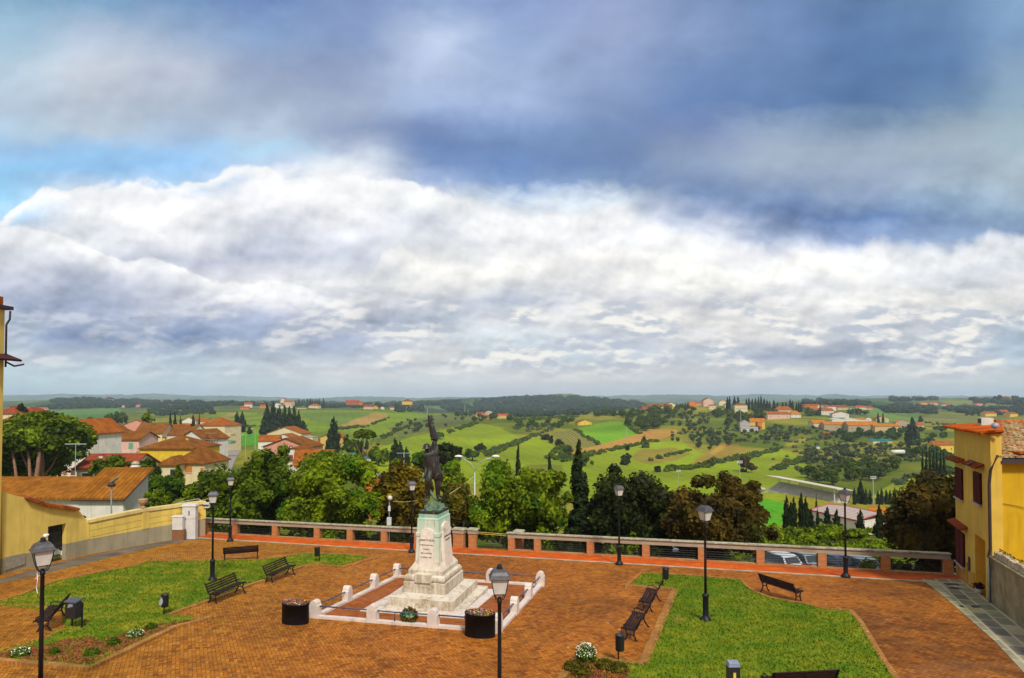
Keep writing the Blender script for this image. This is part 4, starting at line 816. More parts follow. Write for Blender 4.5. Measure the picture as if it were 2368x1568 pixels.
def skin(name, nodes, edges, mat, parent, sub=2):
    me = bpy.data.meshes.new(name); me.from_pydata([tuple(n_[0]) for n_ in nodes], edges, []); me.materials.append(mat)
    o = bpy.data.objects.new(name, me); COL.objects.link(o); o.parent = parent
    sk = o.modifiers.new('skin', 'SKIN'); sk.use_smooth_shade = True
    for i, n_ in enumerate(nodes):
        r_ = n_[1]; me.skin_vertices[0].data[i].radius = r_ if isinstance(r_, tuple) else (r_, r_); me.skin_vertices[0].data[i].use_root = (i == 0)
    if sub: sb = o.modifiers.new('sub', 'SUBSURF'); sb.levels = sub; sb.render_levels = sub
    return o
N = [(q3(512, 905), (0.30, 0.23)), (q3(512, 820), (0.27, 0.21)), (q3(495, 720), (0.34, 0.24)), (q3(478, 655), (0.28, 0.18)), (q3(450, 625, -0.03), 0.09), (q3(425, 590, -0.06), (0.12, 0.13)), (q3(412, 550, -0.06), (0.12, 0.14)),
     (q3(528, 640), 0.19), (q3(545, 570), 0.15), (q3(532, 500), 0.13), (q3(528, 440), 0.12),
     (q3(412, 690), 0.16), (q3(398, 780, 0.06), 0.12), (q3(408, 880, 0.03), 0.10), (q3(392, 960, -0.10), 0.06), (q3(376, 1010, -0.16), 0.055),
     (q3(458, 960, -0.04), (0.21, 0.19)), (q3(435, 1050, -0.16), (0.18, 0.17)), (q3(425, 1110, -0.14), 0.14), (q3(432, 1200, -0.04), 0.125), (q3(440, 1310, 0.02), 0.095), (q3(420, 1370, -0.05), 0.08), (q3(378, 1385, -0.16), (0.07, 0.05)),
     (q3(560, 960, 0.06), (0.20, 0.18)), (q3(580, 1080, 0.10), 0.16), (q3(590, 1180, 0.12), 0.145), (q3(585, 1290, 0.16), 0.10), (q3(598, 1345, 0.12), 0.08), (q3(648, 1368, 0.04), (0.07, 0.05))]
Ed = [(0,1),(1,2),(2,3),(3,4),(4,5),(5,6),(3,7),(7,8),(8,9),(9,10),(3,11),(11,12),(12,13),(13,14),(14,15),(0,16),(16,17),(17,18),(18,19),(19,20),(20,21),(21,22),(0,23),(23,24),(24,25),(25,26),(26,27),(27,28)]
body = skin('body', N, Ed, M_brz, stt)
hc = q3(412, 560, -0.06)
MB().lathe([(0.215, -0.03), (0.205, 0.0), (0.165, 0.03), (0.16, 0.09), (0.13, 0.16), (0.075, 0.205), (0.01, 0.215)], 20, c=hc, sy=1.15).build('helmet', M_brz, body, True)
mb = MB(); mb.lathe([(0.01, -0.13), (0.03, -0.09), (0.02, 0.0)], 6, c=hc + Vector((-0.03, -0.15, 0.02))); mb.lathe([(0.01, -.02), (0.045, 0.0), (0.01, .02)], 8, c=hc + Vector((-0.03, -0.12, -0.15)))
for sx in (-0.08, 0.02): mb.lathe([(0.005, -.012), (0.022, 0.0), (0.005, .012)], 8, c=hc + Vector((sx, -0.13, -0.045)))
mb.build('face', M_brz, body, True)
def finger_chain(base, dirv, L, seed): pass
mb = MB(); hp = q3(525, 430, -0.1)
for k, (dx_, L_) in enumerate(((-0.07, .12), (-0.02, .14), (0.03, .13), (0.075, .11))): mb.tube([hp + Vector((dx_, -0.03, -0.02)), hp + Vector((dx_, -0.09, 0.03)), hp + Vector((dx_ * 1.05, -0.06, 0.03 + L_ * .6))], [0.026, 0.024, 0.018], 6)
mb.tube([hp + Vector((-0.09, 0.0, -0.04)), hp + Vector((-0.13, -0.04, 0.02)), hp + Vector((-0.11, -0.06, 0.07))], [0.03, 0.026, 0.018], 6)
hp2 = q3(374, 1018, -0.18)
for k, (dx_, L_) in enumerate(((0.0, .07), (0.022, .08), (0.044, .075), (0.064, .06))): mb.tube([hp2 + Vector((-0.03 + dx_, 0.02, 0.02)), hp2 + Vector((-0.035 + dx_, -0.045, 0.0)), hp2 + Vector((-0.03 + dx_, -0.03, -0.035))], [0.014, 0.013, 0.010], 5)
mb.tube([hp2 + Vector((-0.05, 0.02, 0.02)), hp2 + Vector((-0.07, -0.03, 0.0)), hp2 + Vector((-0.05, -0.045, -0.02))], [0.016, 0.014, 0.01], 5)
mb.build('fingers', M_brz, body, True)
def cloth(name, rings, n, mat, parent, amp_=0.03, freq=7):
    mb = MB(); m_ = len(rings)
    for i, (px, py, rx, ry, dp) in enumerate(rings):
        c_ = q3(px, py, dp)
        for j in range(n):
            a = 2 * math.pi * j / n; f_ = 1 + amp_ / max(rx, .03) * math.sin(a * freq + i * 0.5) * (i / m_)
            mb.v.append((c_.x + rx * math.cos(a) * f_, c_.y + ry * math.sin(a) * f_, c_.z))
    for i in range(m_ - 1):
        for j in range(n): q_ = (j + 1) % n; mb.f.append((i*n + j, i*n + q_, (i+1)*n + q_, (i+1)*n + j))
    mb.f.append(tuple(range(n))); mb.f.append(tuple(range((m_-1)*n, m_*n))[::-1])
    return mb.build(name, mat, parent, True)
cloth('coat', [(500,640,.22,.17,0),(492,700,.33,.25,0),(500,780,.31,.24,0),(512,850,.29,.24,0),(522,900,.33,.27,.01),(540,960,.34,.28,.04),(558,1020,.31,.26,.08),(598,1060,.17,.15,.16),(612,1130,.07,.08,.2)], 40, M_brz, body, 0.035, 8)
cloth('banner', [(545,470,.08,.07,0),(545,440,.12,.11,-.02),(520,390,.17,.13,-.02),(508,330,.15,.12,0),(500,290,.15,.12,0),(476,225,.105,.09,0),(462,160,.085,.08,0),(450,115,.065,.05,0),(440,80,.035,.035,0),(434,46,.006,.006,0)], 28, M_brz, stt, 0.022, 5)
mb = MB(); mb.tube([q3(385, 1015, -.17), q3(345, 1030, -.2), q3(268, 1030, -.24)], [0.022, 0.02, 0.006], 6); mb.tube([q3(368, 1000, -.17), q3(352, 1045, -.17)], 0.012, 5); mb.build('dagger', M_pat, stt)
# trousers drape between the legs and rocky ground
mb = MB(); mb.tube([q3(455, 1200, .05), q3(490, 1270, .05), q3(540, 1330, 0), q3(575, 1365, -.05)], [0.05, 0.07, 0.07, 0.05], 8); mb.build('fallen_strap', M_pat, stt, True)
bm = bmesh.new(); bmesh.ops.create_icosphere(bm, subdivisions=4, radius=1.0)
for v_ in bm.verts:
    n_ = mnoise.fractal(v_.co * 2.3, 0.7, 2.1, 4) * 0.32; v_.co = Vector((v_.co.x * (0.44 + n_ * .3), v_.co.y * (0.55 + n_ * .3), max(v_.co.z, -0.1) * (0.30 + n_ * 0.4)))
    v_.co += v_.co.normalized() * 0.03 * mnoise.noise(v_.co * 14)
me = bpy.data.meshes.new('rocky_ground'); bm.to_mesh(me); bm.free(); me.materials.append(M_pat); o = bpy.data.objects.new('rocky_ground', me); COL.objects.link(o); o.parent = stt; o.location = (0.0, 0, 0.14); o.rotation_euler = (0, 0, MA - stt.rotation_euler.z)
MB().bb(-0.46, 0.46, -0.66, 0.66, 0.003, 0.13).build('base_plate', M_brz, stt, bevel=0.015).rotation_euler = (0, 0, MA - stt.rotation_euler.z)
# ---- wreath between the two front posts
t = thing('memorial_wreath', 'laurel wreath with a green and white ribbon leaning inside the front fence', 'wreath', G(945,1443), MA)
t.scale = (.82, .82, .82)
rg = np.random.default_rng(5); n = 1500; a = rg.uniform(0, 6.283, n); rr = 0.30 + rg.normal(0, 0.055, n)
p = np.stack([np.cos(a) * rr * 1.15, 0.05 + rg.normal(0, 0.06, n) - (np.sin(a) * rr) * -0.35, 0.36 + np.sin(a) * rr * 0.85 + rg.normal(0, .03, n)], 1)
V, Fm = leafcloud(p, 0.05, rg, 0.3); npmesh('leaves', V, Fm, leafmat('dry_laurel', (0.015, 0.012, 0.004), (0.20, 0.13, 0.02), scale=6, trans=0.1), t)
V, Fm = leafcloud(np.stack([rg.normal(0, .17, 60), rg.normal(-.1, .03, 60), 0.5 + rg.normal(0, .05, 60)], 1), 0.07, rg); npmesh('ribbon', V, Fm, plain('green_white_ribbon', (0.12, 0.55, 0.30), 0.5, var=0.9, scale=9), t)
# ---------------------------------------------------------------- parapet along the edge of the square
M_pil = pavemat('pillar_brick', 0.3, 0.06, [(0.46, 0.15, 0.03), (0.36, 0.10, 0.025), (0.55, 0.22, 0.05)], (0.35, 0.22, 0.10), slab=True)
m, Q, b = newmat('pillar_bricks'); co = Q.n('ShaderNodeTexCoord').outputs['Object']; bt = Q.n('ShaderNodeTexBrick'); ox, oy, oz = Q.xyz(co)
Q.lk(Q.comb(Q.add(ox, oy), oz, 0.0), bt.inputs['Vector']); bt.inputs['Scale'].default_value = 1.0; bt.inputs['Brick Width'].default_value = 0.25; bt.inputs['Row Height'].default_value = 0.075; bt.inputs['Mortar Size'].default_value = 0.010
bt.inputs['Color1'].default_value = (0.50, 0.17, 0.035, 1); bt.inputs['Color2'].default_value = (0.36, 0.10, 0.022, 1); bt.inputs['Mortar'].default_value = (0.42, 0.27, 0.12, 1)
col = Q.mix(Q.mr(Q.noise(co, 4.0, 5.0, 0.65), 0.5, 0.7, 0, 0.5), bt.outputs['Color'], (0.16, 0.09, 0.03)); setc(Q, b, col); b.inputs['Roughness'].default_value = 0.85; bump(Q, b, bt.outputs['Fac'], -0.5, 0.02); M_brick = m
M_cop = plain('lichen_coping', (0.36, 0.33, 0.22), 0.9, var=0.5, scale=5, bmp=0.6, dirt=((0.10, 0.08, 0.05), 0.8))
M_beam = plain('pinkish_concrete_beam', (0.32, 0.27, 0.20), 0.8, var=0.14, scale=2, bmp=0.2, dirt=((0.30, 0.22, 0.15), 0.5))
M_rl = plain('black_fence_rail', (0.012, 0.013, 0.012), 0.5)
par = thing('stone_parapet', 'long parapet of brick pillars, dark rails and a stone coping along the square', 'parapet', (BA.x, BA.y, 0), math.atan2(BD.y, BD.x))
def pl(t_, n=0.0): q = BA + BD * t_ + BN * n; return gz(q.y)
def tpar(x, y=1260):
    a = uv(x, y)[0]; return (a * BA.y - BA.x) / (BD.x - a * BD.y)
PX = [477, 545, 638, 735, 811, 890, 967]; PX2 = [1184, 1244, 1366, 1494, 1623, 1758, 1900, 2046, 2190]
T1 = [tpar(x) for x in PX] + [tpar(1040)]; T2 = [tpar(x) for x in PX2]
def slope_bar(mb, t0, t1, n0, n1, z0, z1):
    vs = [(t_, n_, pl(t_, n_) + z_) for t_ in (t0, t1) for n_, z_ in ((n0, z0), (n1, z0), (n1, z1), (n0, z1))]
    return mb.raw(vs, [(0, 1, 2, 3), (7, 6, 5, 4), (0, 4, 5, 1), (1, 5, 6, 2), (2, 6, 7, 3), (3, 7, 4, 0)])
def pillar(t_, w_=0.44, h=0.86, cap=False, top=0.0):
    o = MB().bb(-w_ / 2, w_ / 2, -0.2, 0.2, -0.4, h).build('pillar', M_brick, par); o.location = (t_, 0, pl(t_))
    if cap:
        c_ = MB().bb(-w_ / 2 - 0.05, w_ / 2 + 0.05, -0.25, 0.25, h, h + 0.26).build('pillar_band', M_beam, o, bevel=0.02)
        MB().box((0, 0, h + 0.30), (w_ + 0.2, 0.6, 0.08), taper=0.9).build('pillar_cap', M_cop, o)
for TT in (T1, T2):
    for i, t_ in enumerate(TT):
        if not (TT is T1 and i == len(TT) - 1): pillar(t_)
    a, c = (TT[0] - 0.35, TT[-1]) if TT is T1 else (TT[0] - 0.25, TT[-1] + 0.1)
    slope_bar(MB(), a, c, -0.17, 0.17, 0.86, 1.10).build('beam', M_beam, par)
    slope_bar(MB(), a - 0.1, c + 0.05, -0.24, 0.24, 1.12, 1.20).build('coping', M_cop, par, bevel=0.015)
    slope_bar(MB(), a, c, -0.14, 0.14, 1.09, 1.125).build('dark_joint', M_rl, par)  # black bar in the joint between beam and coping
    slope_bar(MB(), a, c, -0.16, 0.16, -0.2, 0.10).build('low_kerb', M_brick, par)
    for i in range(len(TT) - 1):
        mb = MB()
        for k in range(5): z = 0.2 + k * 0.135; mb.tube([(TT[i] + 0.2, 0, pl(TT[i]) + z), (TT[i + 1] - 0.2, 0, pl(TT[i + 1]) + z)], 0.017, 5)
        for e in (TT[i] + 0.26, TT[i + 1] - 0.26): mb.tube([(e, 0, pl(e) + 0.1), (e, 0, pl(e) + 0.86)], 0.014, 5)
        mb.build('rail_panel', M_rl, par)
ta, tb = tpar(1062), tpar(1094)
pillar(ta, 0.75, 0.98, True); pillar(tb, 0.52, 1.0, True)
mb = MB()
for k in range(5): z = 0.2 + k * 0.135; mb.tube([(tb + .26, 0, pl(tb) + z), (T2[0] - .2, 0, pl(T2[0]) + z)], 0.017, 5); mb.tube([(ta + .38, 0.15, pl(ta) + z - .1), (tb - .26, 0.5, pl(tb) + z - .1)], 0.015, 5)
mb.build('rail_panel', M_rl, par)
mb = MB(); mb.tube([(tb, -.02, pl(tb) + 1.12), (T2[0], 0, pl(T2[0]) + 1.05)], 0.02, 6); mb.tube([(tb, .05, pl(tb) + 1.0), (T2[0], 0, pl(T2[0]) + .95)], 0.02, 6); mb.build('handrail', plain('yellowish_rail', (0.55, 0.42, 0.08), 0.5), par)
t = thing('stair_pillar', 'short brick pillar with a pale cap on the stairs just beyond the parapet', 'pillar', P(1200, 1262, 41.6), -0.3)
MB().bb(-0.25, 0.25, -0.25, 0.25, -3.5, 0.72).build('shaft', M_brick, t); MB().bb(-0.3, 0.3, -0.3, 0.3, 0.72, 0.95).build('band', M_beam, t); MB().box((0, 0, 0.99), (0.7, 0.7, 0.08), taper=0.9).build('cap', M_cop, t)
# ---------------------------------------------------------------- vegetation
def cubesphere(k=2):
    g = np.linspace(-1, 1, k + 1); V = []; Fs = []
    for ax in range(3):
        for s in (-1, 1):
            o = len(V)
            for a in g:
                for b_ in g:
                    p = [0, 0, 0]; p[ax] = s; p[(ax + 1) % 3] = a; p[(ax + 2) % 3] = b_; V.append(p)
            for i in range(k):
                for j in range(k):
                    q = [o + i*(k+1) + j, o + (i+1)*(k+1) + j, o + (i+1)*(k+1) + j + 1, o + i*(k+1) + j + 1]; Fs.append(q if s > 0 else q[::-1])
    V = np.array(V, float); V /= np.linalg.norm(V, axis=1)[:, None]; return V, np.array(Fs)
CSV, CSF = cubesphere(3); CSV2, CSF2 = cubesphere(2)
def foliage(blobs, nleaf, size, rg, up=0.35, core=0.72, fine=True, flat=1.0):
    """blobs: (x, y, z, rx, rz); leaves scattered through the outer shell of each"""
    B = np.array(blobs, float); w = B[:, 3] ** 2; w /= w.sum(); bi = rg.choice(len(B), nleaf, p=w)
    d = rg.normal(0, 1, (nleaf, 3)); d /= np.linalg.norm(d, axis=1)[:, None]; rad = rg.uniform(0.66, 1.08, nleaf)
    p = np.stack([B[bi, 0] + d[:, 0] * B[bi, 3] * rad, B[bi, 1] + d[:, 1] * B[bi, 3] * rad, B[bi, 2] + d[:, 2] * B[bi, 4] * rad], 1)
    sz = size if np.isscalar(size) else size
    n = nleaf; nrm = d * 0.9 + rg.normal(0, 0.75, (n, 3)); nrm[:, 2] += up; nrm /= np.linalg.norm(nrm, axis=1)[:, None]
    r_ = rg.normal(0, 1, (n, 3)); a = np.cross(nrm, r_); a /= np.linalg.norm(a, axis=1)[:, None]; c_ = np.cross(nrm, a)
    s = (sz * np.clip(rg.lognormal(-0.08, 0.42, n), 0.3, 2.2))[:, None]; V = np.empty((n, 4, 3))
    V[:, 0] = p - a * s; V[:, 1] = p - c_ * s * 0.6 + nrm * s * 0.15; V[:, 2] = p + a * s; V[:, 3] = p + c_ * s * 0.6 + nrm * s * 0.15
    V = V.reshape(-1, 3); Fa = np.arange(n * 4).reshape(-1, 4)
    cv, cf = (CSV, CSF) if fine else (CSV2, CSF2); m_ = len(cv)
    if core:
        K = B[:, None, :]; nz = rg.uniform(0.75, 1.1, (len(B), m_, 1)); W = cv[None] * nz
        CV = np.stack([K[:, :, 0] + W[..., 0] * K[:, :, 3] * core, K[:, :, 1] + W[..., 1] * K[:, :, 3] * core, K[:, :, 2] + W[..., 2] * K[:, :, 4] * core], -1).reshape(-1, 3)
        CF = (cf[None] + (np.arange(len(B)) * m_)[:, None, None] + len(V)).reshape(-1, 4)
        V = np.concatenate([V, CV]); Fa = np.concatenate([Fa, CF])
    return V, Fa
def blobs_round(R, H, z0, n, rg, br=0.36):
    out = []
    for i in range(n):
        while True:
            q = rg.uniform(-1, 1, 3)
            if 0.15 < np.linalg.norm(q) < 1: break
        k = rg.uniform(0.65, 1.15) * br
        if i % 4 == 3: q = q / np.linalg.norm(q) * 1.0; k = br * rg.uniform(.34, .55)
        out.append((q[0] * R * (1 - k), q[1] * R * (1 - k), z0 + H / 2 + q[2] * H / 2 * (1 - k * 0.9), R * k, H / 2 * k * 1.05))
    return out
def blobs_cyp(R, H, z0, n, rg):
    out = []
    for i in range(n):
        t = (i + 0.5) / n; prof = min(1, 0.55 + t * 3) * (1 - t) ** 0.62 * 1.12; a = rg.uniform(0, 6.28); o = 0.35 * R * prof
        out.append((math.cos(a) * o, math.sin(a) * o, z0 + H * (t * 0.97 + 0.01), R * prof * 0.72 + 0.02 * R, H / n * 2.0))
    return out
def blobs_umb(R, H, z0, n, rg):
    out = []
    for i in range(n):
        a = rg.uniform(0, 6.28); r_ = math.sqrt(rg.uniform(0, 1)) * R * 0.8; k = rg.uniform(0.2, 0.34)
        out.append((math.cos(a) * r_, math.sin(a) * r_, z0 + H * (0.35 + 0.45 * (1 - (r_ / R) ** 2)), R * k, H * 0.27))
    return out
LM = dict(
 bright=leafmat('bright_leaves', (0.013, 0.035, 0.001), (0.25, 0.33, 0.004), (0.06, 0.16, 0.003), 0.45),
 green=leafmat('green_leaves', (0.006, 0.018, 0.001), (0.135, 0.195, 0.003), (0.025, 0.07, 0.002), 0.5),
 mid=leafmat('mid_green_leaves', (0.014, 0.042, 0.001), (0.11, 0.19, 0.005), (0.04, 0.11, 0.006), 0.3),
 golden=leafmat('golden_brown_leaves', (0.016, 0.013, 0.001), (0.26, 0.18, 0.004), (0.03, 0.035, 0.004), 0.5),
 brown=leafmat('red_brown_leaves', (0.009, 0.008, 0.001), (0.135, 0.085, 0.005), (0.045, 0.055, 0.004), 0.5),
 redgreen=leafmat('reddish_green_leaves', (0.02, 0.03, 0.003), (0.19, 0.15, 0.008), (0.14, 0.05, 0.008), 0.5),
 dark=leafmat('dark_leaves', (0.005, 0.009, 0.001), (0.048, 0.068, 0.006), (0.02, 0.018, 0.006), 0.5),
 cyp=leafmat('cypress_leaves', (0.006, 0.014, 0.005), (0.028, 0.045, 0.008), (0.014, 0.028, 0.006), 1.2, 0.1),
 olive=leafmat('olive_leaves', (0.022, 0.036, 0.008), (0.13, 0.16, 0.05), (0.07, 0.095, 0.022), 0.8, 0.15),
 pine=leafmat('pine_needles', (0.008, 0.022, 0.001), (0.19, 0.26, 0.005), (0.02, 0.04, 0.003), 0.35),
 wood=leafmat('woodland_leaves', (0.006, 0.018, 0.006), (0.028, 0.055, 0.014), (0.02, 0.035, 0.014), 0.02, 0.1))
M_bark = plain('tree_bark', (0.10, 0.065, 0.045), 0.9, var=0.4, scale=6, bmp=0.6)
M_pbark = plain('pine_bark', (0.24, 0.12, 0.07), 0.9, var=0.4, scale=6, bmp=0.6)
def trunk(mb, H, r, rg, limbs=4, spread=0.3, lean=0.0):
    pts = [(0, 0, -1.0), (0.02 * H, 0, H * 0.3), (0.03 * H + lean, 0.01 * H, H * 0.65), (0.02 * H + lean, 0, H)]
    mb.tube(pts, [r * 1.25, r, r * 0.7, r * 0.3], 8)
    for i in range(limbs):
        a = i * 6.28 / limbs + rg.uniform(-.3, .3); z = H * rg.uniform(0.35, 0.65); e = spread * H
        mb.tube([(0, 0, z), (math.cos(a) * e * .5, math.sin(a) * e * .5, z + H * .15), (math.cos(a) * e, math.sin(a) * e, z + H * .4)], [r * .5, r * .35, r * .12], 6)
    return mb
def big_tree(name, label, x0, x1, ytop, ybot, Y, mat, seed, n=9000, leaf=0.17, cat='tree', nb=34, kind='round', dY=0.0, group=None, br=0.36, bark=None):
    rg = np.random.default_rng(seed); xc = (x0 + x1) / 2; g = T(xc, ytop, Y); top = P(xc, ytop, Y); bot = P(xc, ybot, Y)
    R = (x1 - x0) / 2 / F * Y * 1.07; H = top.z - bot.z; z0 = bot.z - g.z
    t = thing(name, label, cat, (top.x, Y, g.z), seed * 1.3, group)
    bl = {'round': lambda: blobs_round(R, H, z0, nb, rg, br), 'cyp': lambda: blobs_cyp(R, H, z0, nb, rg), 'umb': lambda: blobs_umb(R, H, z0, nb, rg)}[kind]()
    V, Fa = foliage(bl, int(n * 1.35), leaf * .88, rg, up=0.4 if kind != 'cyp' else 0.8, core=0.78); npmesh('crown', V, Fa, LM[mat], t)
    trunk(MB(), max(z0 + H * 0.6, 1.0) if kind != 'cyp' else H * .8, max(0.10, R * 0.07), rg, 0 if kind == 'cyp' else 5, 0.22).build('trunk', bark or M_bark, t, True)
    return t
NG = 'trees behind the parapet'
big_tree('broadleaf_tree', 'large dark green tree with bright top leaves behind the left end of the parapet', 468, 704, 1008, 1262, 60, 'green', 1, 15000, 0.19, nb=46, br=0.30)
big_tree('broadleaf_tree', 'fresh green bushy tree behind the parapet, second from the left', 648, 892, 1038, 1270, 54, 'bright', 2, 14000, 0.17, nb=46, br=0.28)
big_tree('broadleaf_tree', 'golden brown topped dark tree just left of the statue', 858, 1004, 1062, 1275, 56, 'golden', 3, 11000, 0.17, nb=34)
big_tree('broadleaf_tree', 'reddish green thin tree just right of the memorial shaft', 1005, 1110, 1112, 1275, 52, 'redgreen', 4, 8000, 0.15, nb=26)
big_tree('broadleaf_tree', 'big bright green tree between the memorial and the tall cypress', 1080, 1324, 1048, 1290, 52, 'bright', 5, 16000, 0.17, nb=50, br=0.28)
big_tree('broadleaf_tree', 'very dark bushy tree right of the tall cypress', 1346, 1566, 1068, 1300, 50, 'dark', 6, 13000, 0.17, nb=40, br=0.3)
big_tree('broadleaf_tree', 'large red brown tree behind the parapet right of centre', 1524, 1792, 1088, 1300, 47, 'brown', 8, 16000, 0.165, nb=52, br=0.28)
big_tree('broadleaf_tree', 'dark brown tree against the side of the yellow corner house', 2045, 2270, 1082, 1335, 43, 'brown', 9, 14000, 0.15, nb=40)
big_tree('cypress_tree', 'tallest near cypress behind the parapet between bright and dark trees', 1308, 1368, 1016, 1300, 51, 'cyp', 10, 9000, 0.14, 'cypress', 34, 'cyp')
big_tree('broadleaf_tree', 'dark round tree behind the statue shoulder', 985, 1070, 1022, 1090, 150, 'dark', 11, 5000, 0.42, nb=26)
big_tree('broadleaf_tree', 'light green tree behind the statue below the dark round tree', 1005, 1085, 1060, 1150, 100, 'bright', 12, 5000, 0.3, nb=26)
big_tree('broadleaf_tree', 'green tree left of the statue helmet', 945, 1010, 1042, 1090, 130, 'mid', 13, 3000, 0.4, nb=20)
PINE0 = big_tree('pine_tree', 'big umbrella pine at the left edge above the tiled roof', 0, 190, 960, 1078, 92, 'pine', 14, 20000, 0.30, 'pine', 90, 'umb', bark=M_pbark)
big_tree('pine_tree', 'lower shaded pine crown at the far left behind the tiled roof', -90, 178, 1010, 1125, 97, 'green', 15, 12000, 0.3, 'pine', 44, 'round', bark=M_pbark)
for x, s_, r_ in ((82, 10, .36), (70, -6, .26), (40, -14, .24)):
    a = P(x, 1120, 88) - PINE0.location; c = P(x + s_, 1030, 88) - PINE0.location; R_ = Matrix.Rotation(-PINE0.rotation_euler.z, 3, 'Z'); a = R_ @ a; c = R_ @ c
    MB().tube([a - Vector((0, 0, 3)), a, (a + c) / 2 + Vector((0.2, 0, 0)), c], [r_, r_ * .9, r_ * .7, r_ * .55], 8).build('trunk', M_pbark, PINE0, True)
# trees among the houses and beyond them: (x0, x1, ytop, ybot, Y, mat, kind, leaves, label)
MIDT = [
 (215,300,1052,1110,82,'green','round',3000,'green tree behind the tiled roof wing beside its chimney'),
 (318,372,1056,1120,84,'green','round',3000,'dark green tree right of the chimney in front of the pale hip roofed house'),
 (330,430,1095,1165,70,'mid','round',5000,'wide green bushy tree right of the white gabled wing'),
 (400,425,1078,1120,90,'green','cyp',1500,'small cone shaped conifer before the pale hip roofed house'),
 (424,500,1112,1178,60,'bright','round',4500,'light green bush above the panelled yellow wall'),
 (332,392,1132,1190,58,'bright','round',3500,'light green bush beside the garden urn'),
 (455,520,1085,1150,66,'green','round',4000,'green shrub tree left of the first tree behind the parapet'),
 (178,205,1068,1095,110,'mid','round',1200,'small tree behind the low house with dark opening'),
 (242,268,952,985,420,'green','round',1500,'dark round tree on the slope left of the twin one'),
 (262,296,946,985,420,'green','round',1800,'taller dark round tree above the pink house roofs'),
 (203,224,960,982,300,'bright','round',900,'small yellow green tree above the cream gable roofs'),
 (326,356,951,980,300,'bright','round',1400,'yellow green round tree behind the brown roofs'),
 (34,64,934,968,260,'dark','cyp',1500,'dark conifer before the red roofs at the far left'),
 (205,228,1045,1065,150,'dark','round',700,'dark bush between the cream gabled house and pink house'),
 (740,760,1040,1062,200,'mid','round',700,'bush below the yellow house with the red door'),
 (752,790,1036,1060,190,'green','round',1200,'green bush at the foot of the yellow house cypress'),
 (796,830,1012,1062,190,'green','round',2000,'dark green tree right of the yellow house'),
 (790,812,1006,1050,200,'green','cyp',1200,'pointed conifer right of the yellow house'),
 (820,838,1018,1055,215,'mid','round',900,'small tree between the pointed conifer and the umbrella pine'),
 (852,900,1022,1078,170,'bright','round',3000,'rounded green tree right of the umbrella pine trunk'),
 (900,925,1058,1090,130,'bright','round',1400,'green bush left of the conifer pair before the golden tree'),
 (828,850,1042,1066,200,'bright','round',700,'yellow green bush under the umbrella pine'),
 (735,770,1040,1075,120,'bright','round',1500,'light bush right of the orange roof'),
 (640,668,1050,1075,130,'bright','round',1500,'light bush left of the orange roof'),
 (1070,1115,1035,1066,240,'mid','round',1200,'low tree on the meadow under the double street light'),
 (1095,1125,1026,1045,330,'dark','round',700,'dark shrub on the bright slope right of the double street light'),
 (1000,1030,1000,1016,500,'mid','round',400,'small shrub by the curved furrow behind the statue arm'),
 (1250,1285,1003,1018,640,'dark','round',500,'dark bush at the tip of the vineyard field'),
 (1268,1282,1008,1026,600,'dark','round',400,'second dark bush beside the vineyard field'),
 (1284,1302,1017,1032,560,'dark','round',500,'round dark bush at the lower left of the vineyard'),
 (1296,1325,1034,1050,520,'dark','round',600,'dark scrub under the vineyard field'),
 (1335,1372,1054,1078,330,'green','round',900,'green bush at the foot of the tan field behind the cypress'),
 (1480,1500,1011,1036,520,'green','cyp',700,'lone dark tree on the edge of the tan field'),
 (1432,1462,1048,1076,380,'dark','round',1300,'round dark bush in the middle of the green hill'),
 (1446,1456,1030,1042,480,'dark','round',300,'tiny dark bush pair on the green hill crest'),
 (1512,1530,1076,1092,330,'dark','round',600,'dark round bush on the lower green slope'),
 (1540,1570,1076,1086,340,'green','round',600,'low dark hedge clump on the lower green slope'),
 (1700,1750,1052,1092,330,'brown','round',900,'bare brownish sapling right of the tall floodlight'),
 (1625,1660,1064,1078,360,'green','round',500,'low hedge clump under the brown patch'),
 (1724,1746,1112,1132,260,'green','round',700,'green tree at the left end of the grandstand'),
 (2088,2108,1036,1052,300,'mid','round',500,'bush beside the plastic tunnel'),
 (1962,2008,946,960,680,'green','umb',900,'flat topped pine behind the white arched roofs'),
 (1742,1772,950,972,600,'green','round',800,'round tree in front of the long red roofed villa'),
 (1858,1884,942,962,650,'green','round',900,'round dark tree left of the factory roofs'),
 (1884,1898,942,962,640,'green','round',700,'second round tree left of the factory roofs'),
 (2298,2318,910,930,1900,'dark','round',700,'dark round tree on the far right hilltop'),
]
for i, (a, c, yt, yb, Y, mt, kd, n, lab) in enumerate(MIDT):
    if yb < 1090 or a > 1500:
        h_ = hit((a + c) / 2, yb); Y = h_.y if h_ is not None and 0.55 < h_.y / Y < 1.8 else Y
    big_tree('conifer_tree' if kd == 'cyp' else 'broadleaf_tree' if kd == 'round' else 'pine_tree', lab, a, c, yt, yb, Y, mt, 40 + i, n, 0.16 * (Y / 55) ** 0.75 * (1.25 if n < 1000 else 1), nb=max(8, n // 120), kind=kd)
# umbrella pine with its bare trunk
t = big_tree('pine_tree', 'flat topped umbrella pine with a tall bare trunk left of the conifer pair', 819, 868, 995, 1020, 185, 'pine', 99, 3500, 0.4, 'pine', 26, 'umb', bark=M_pbark)
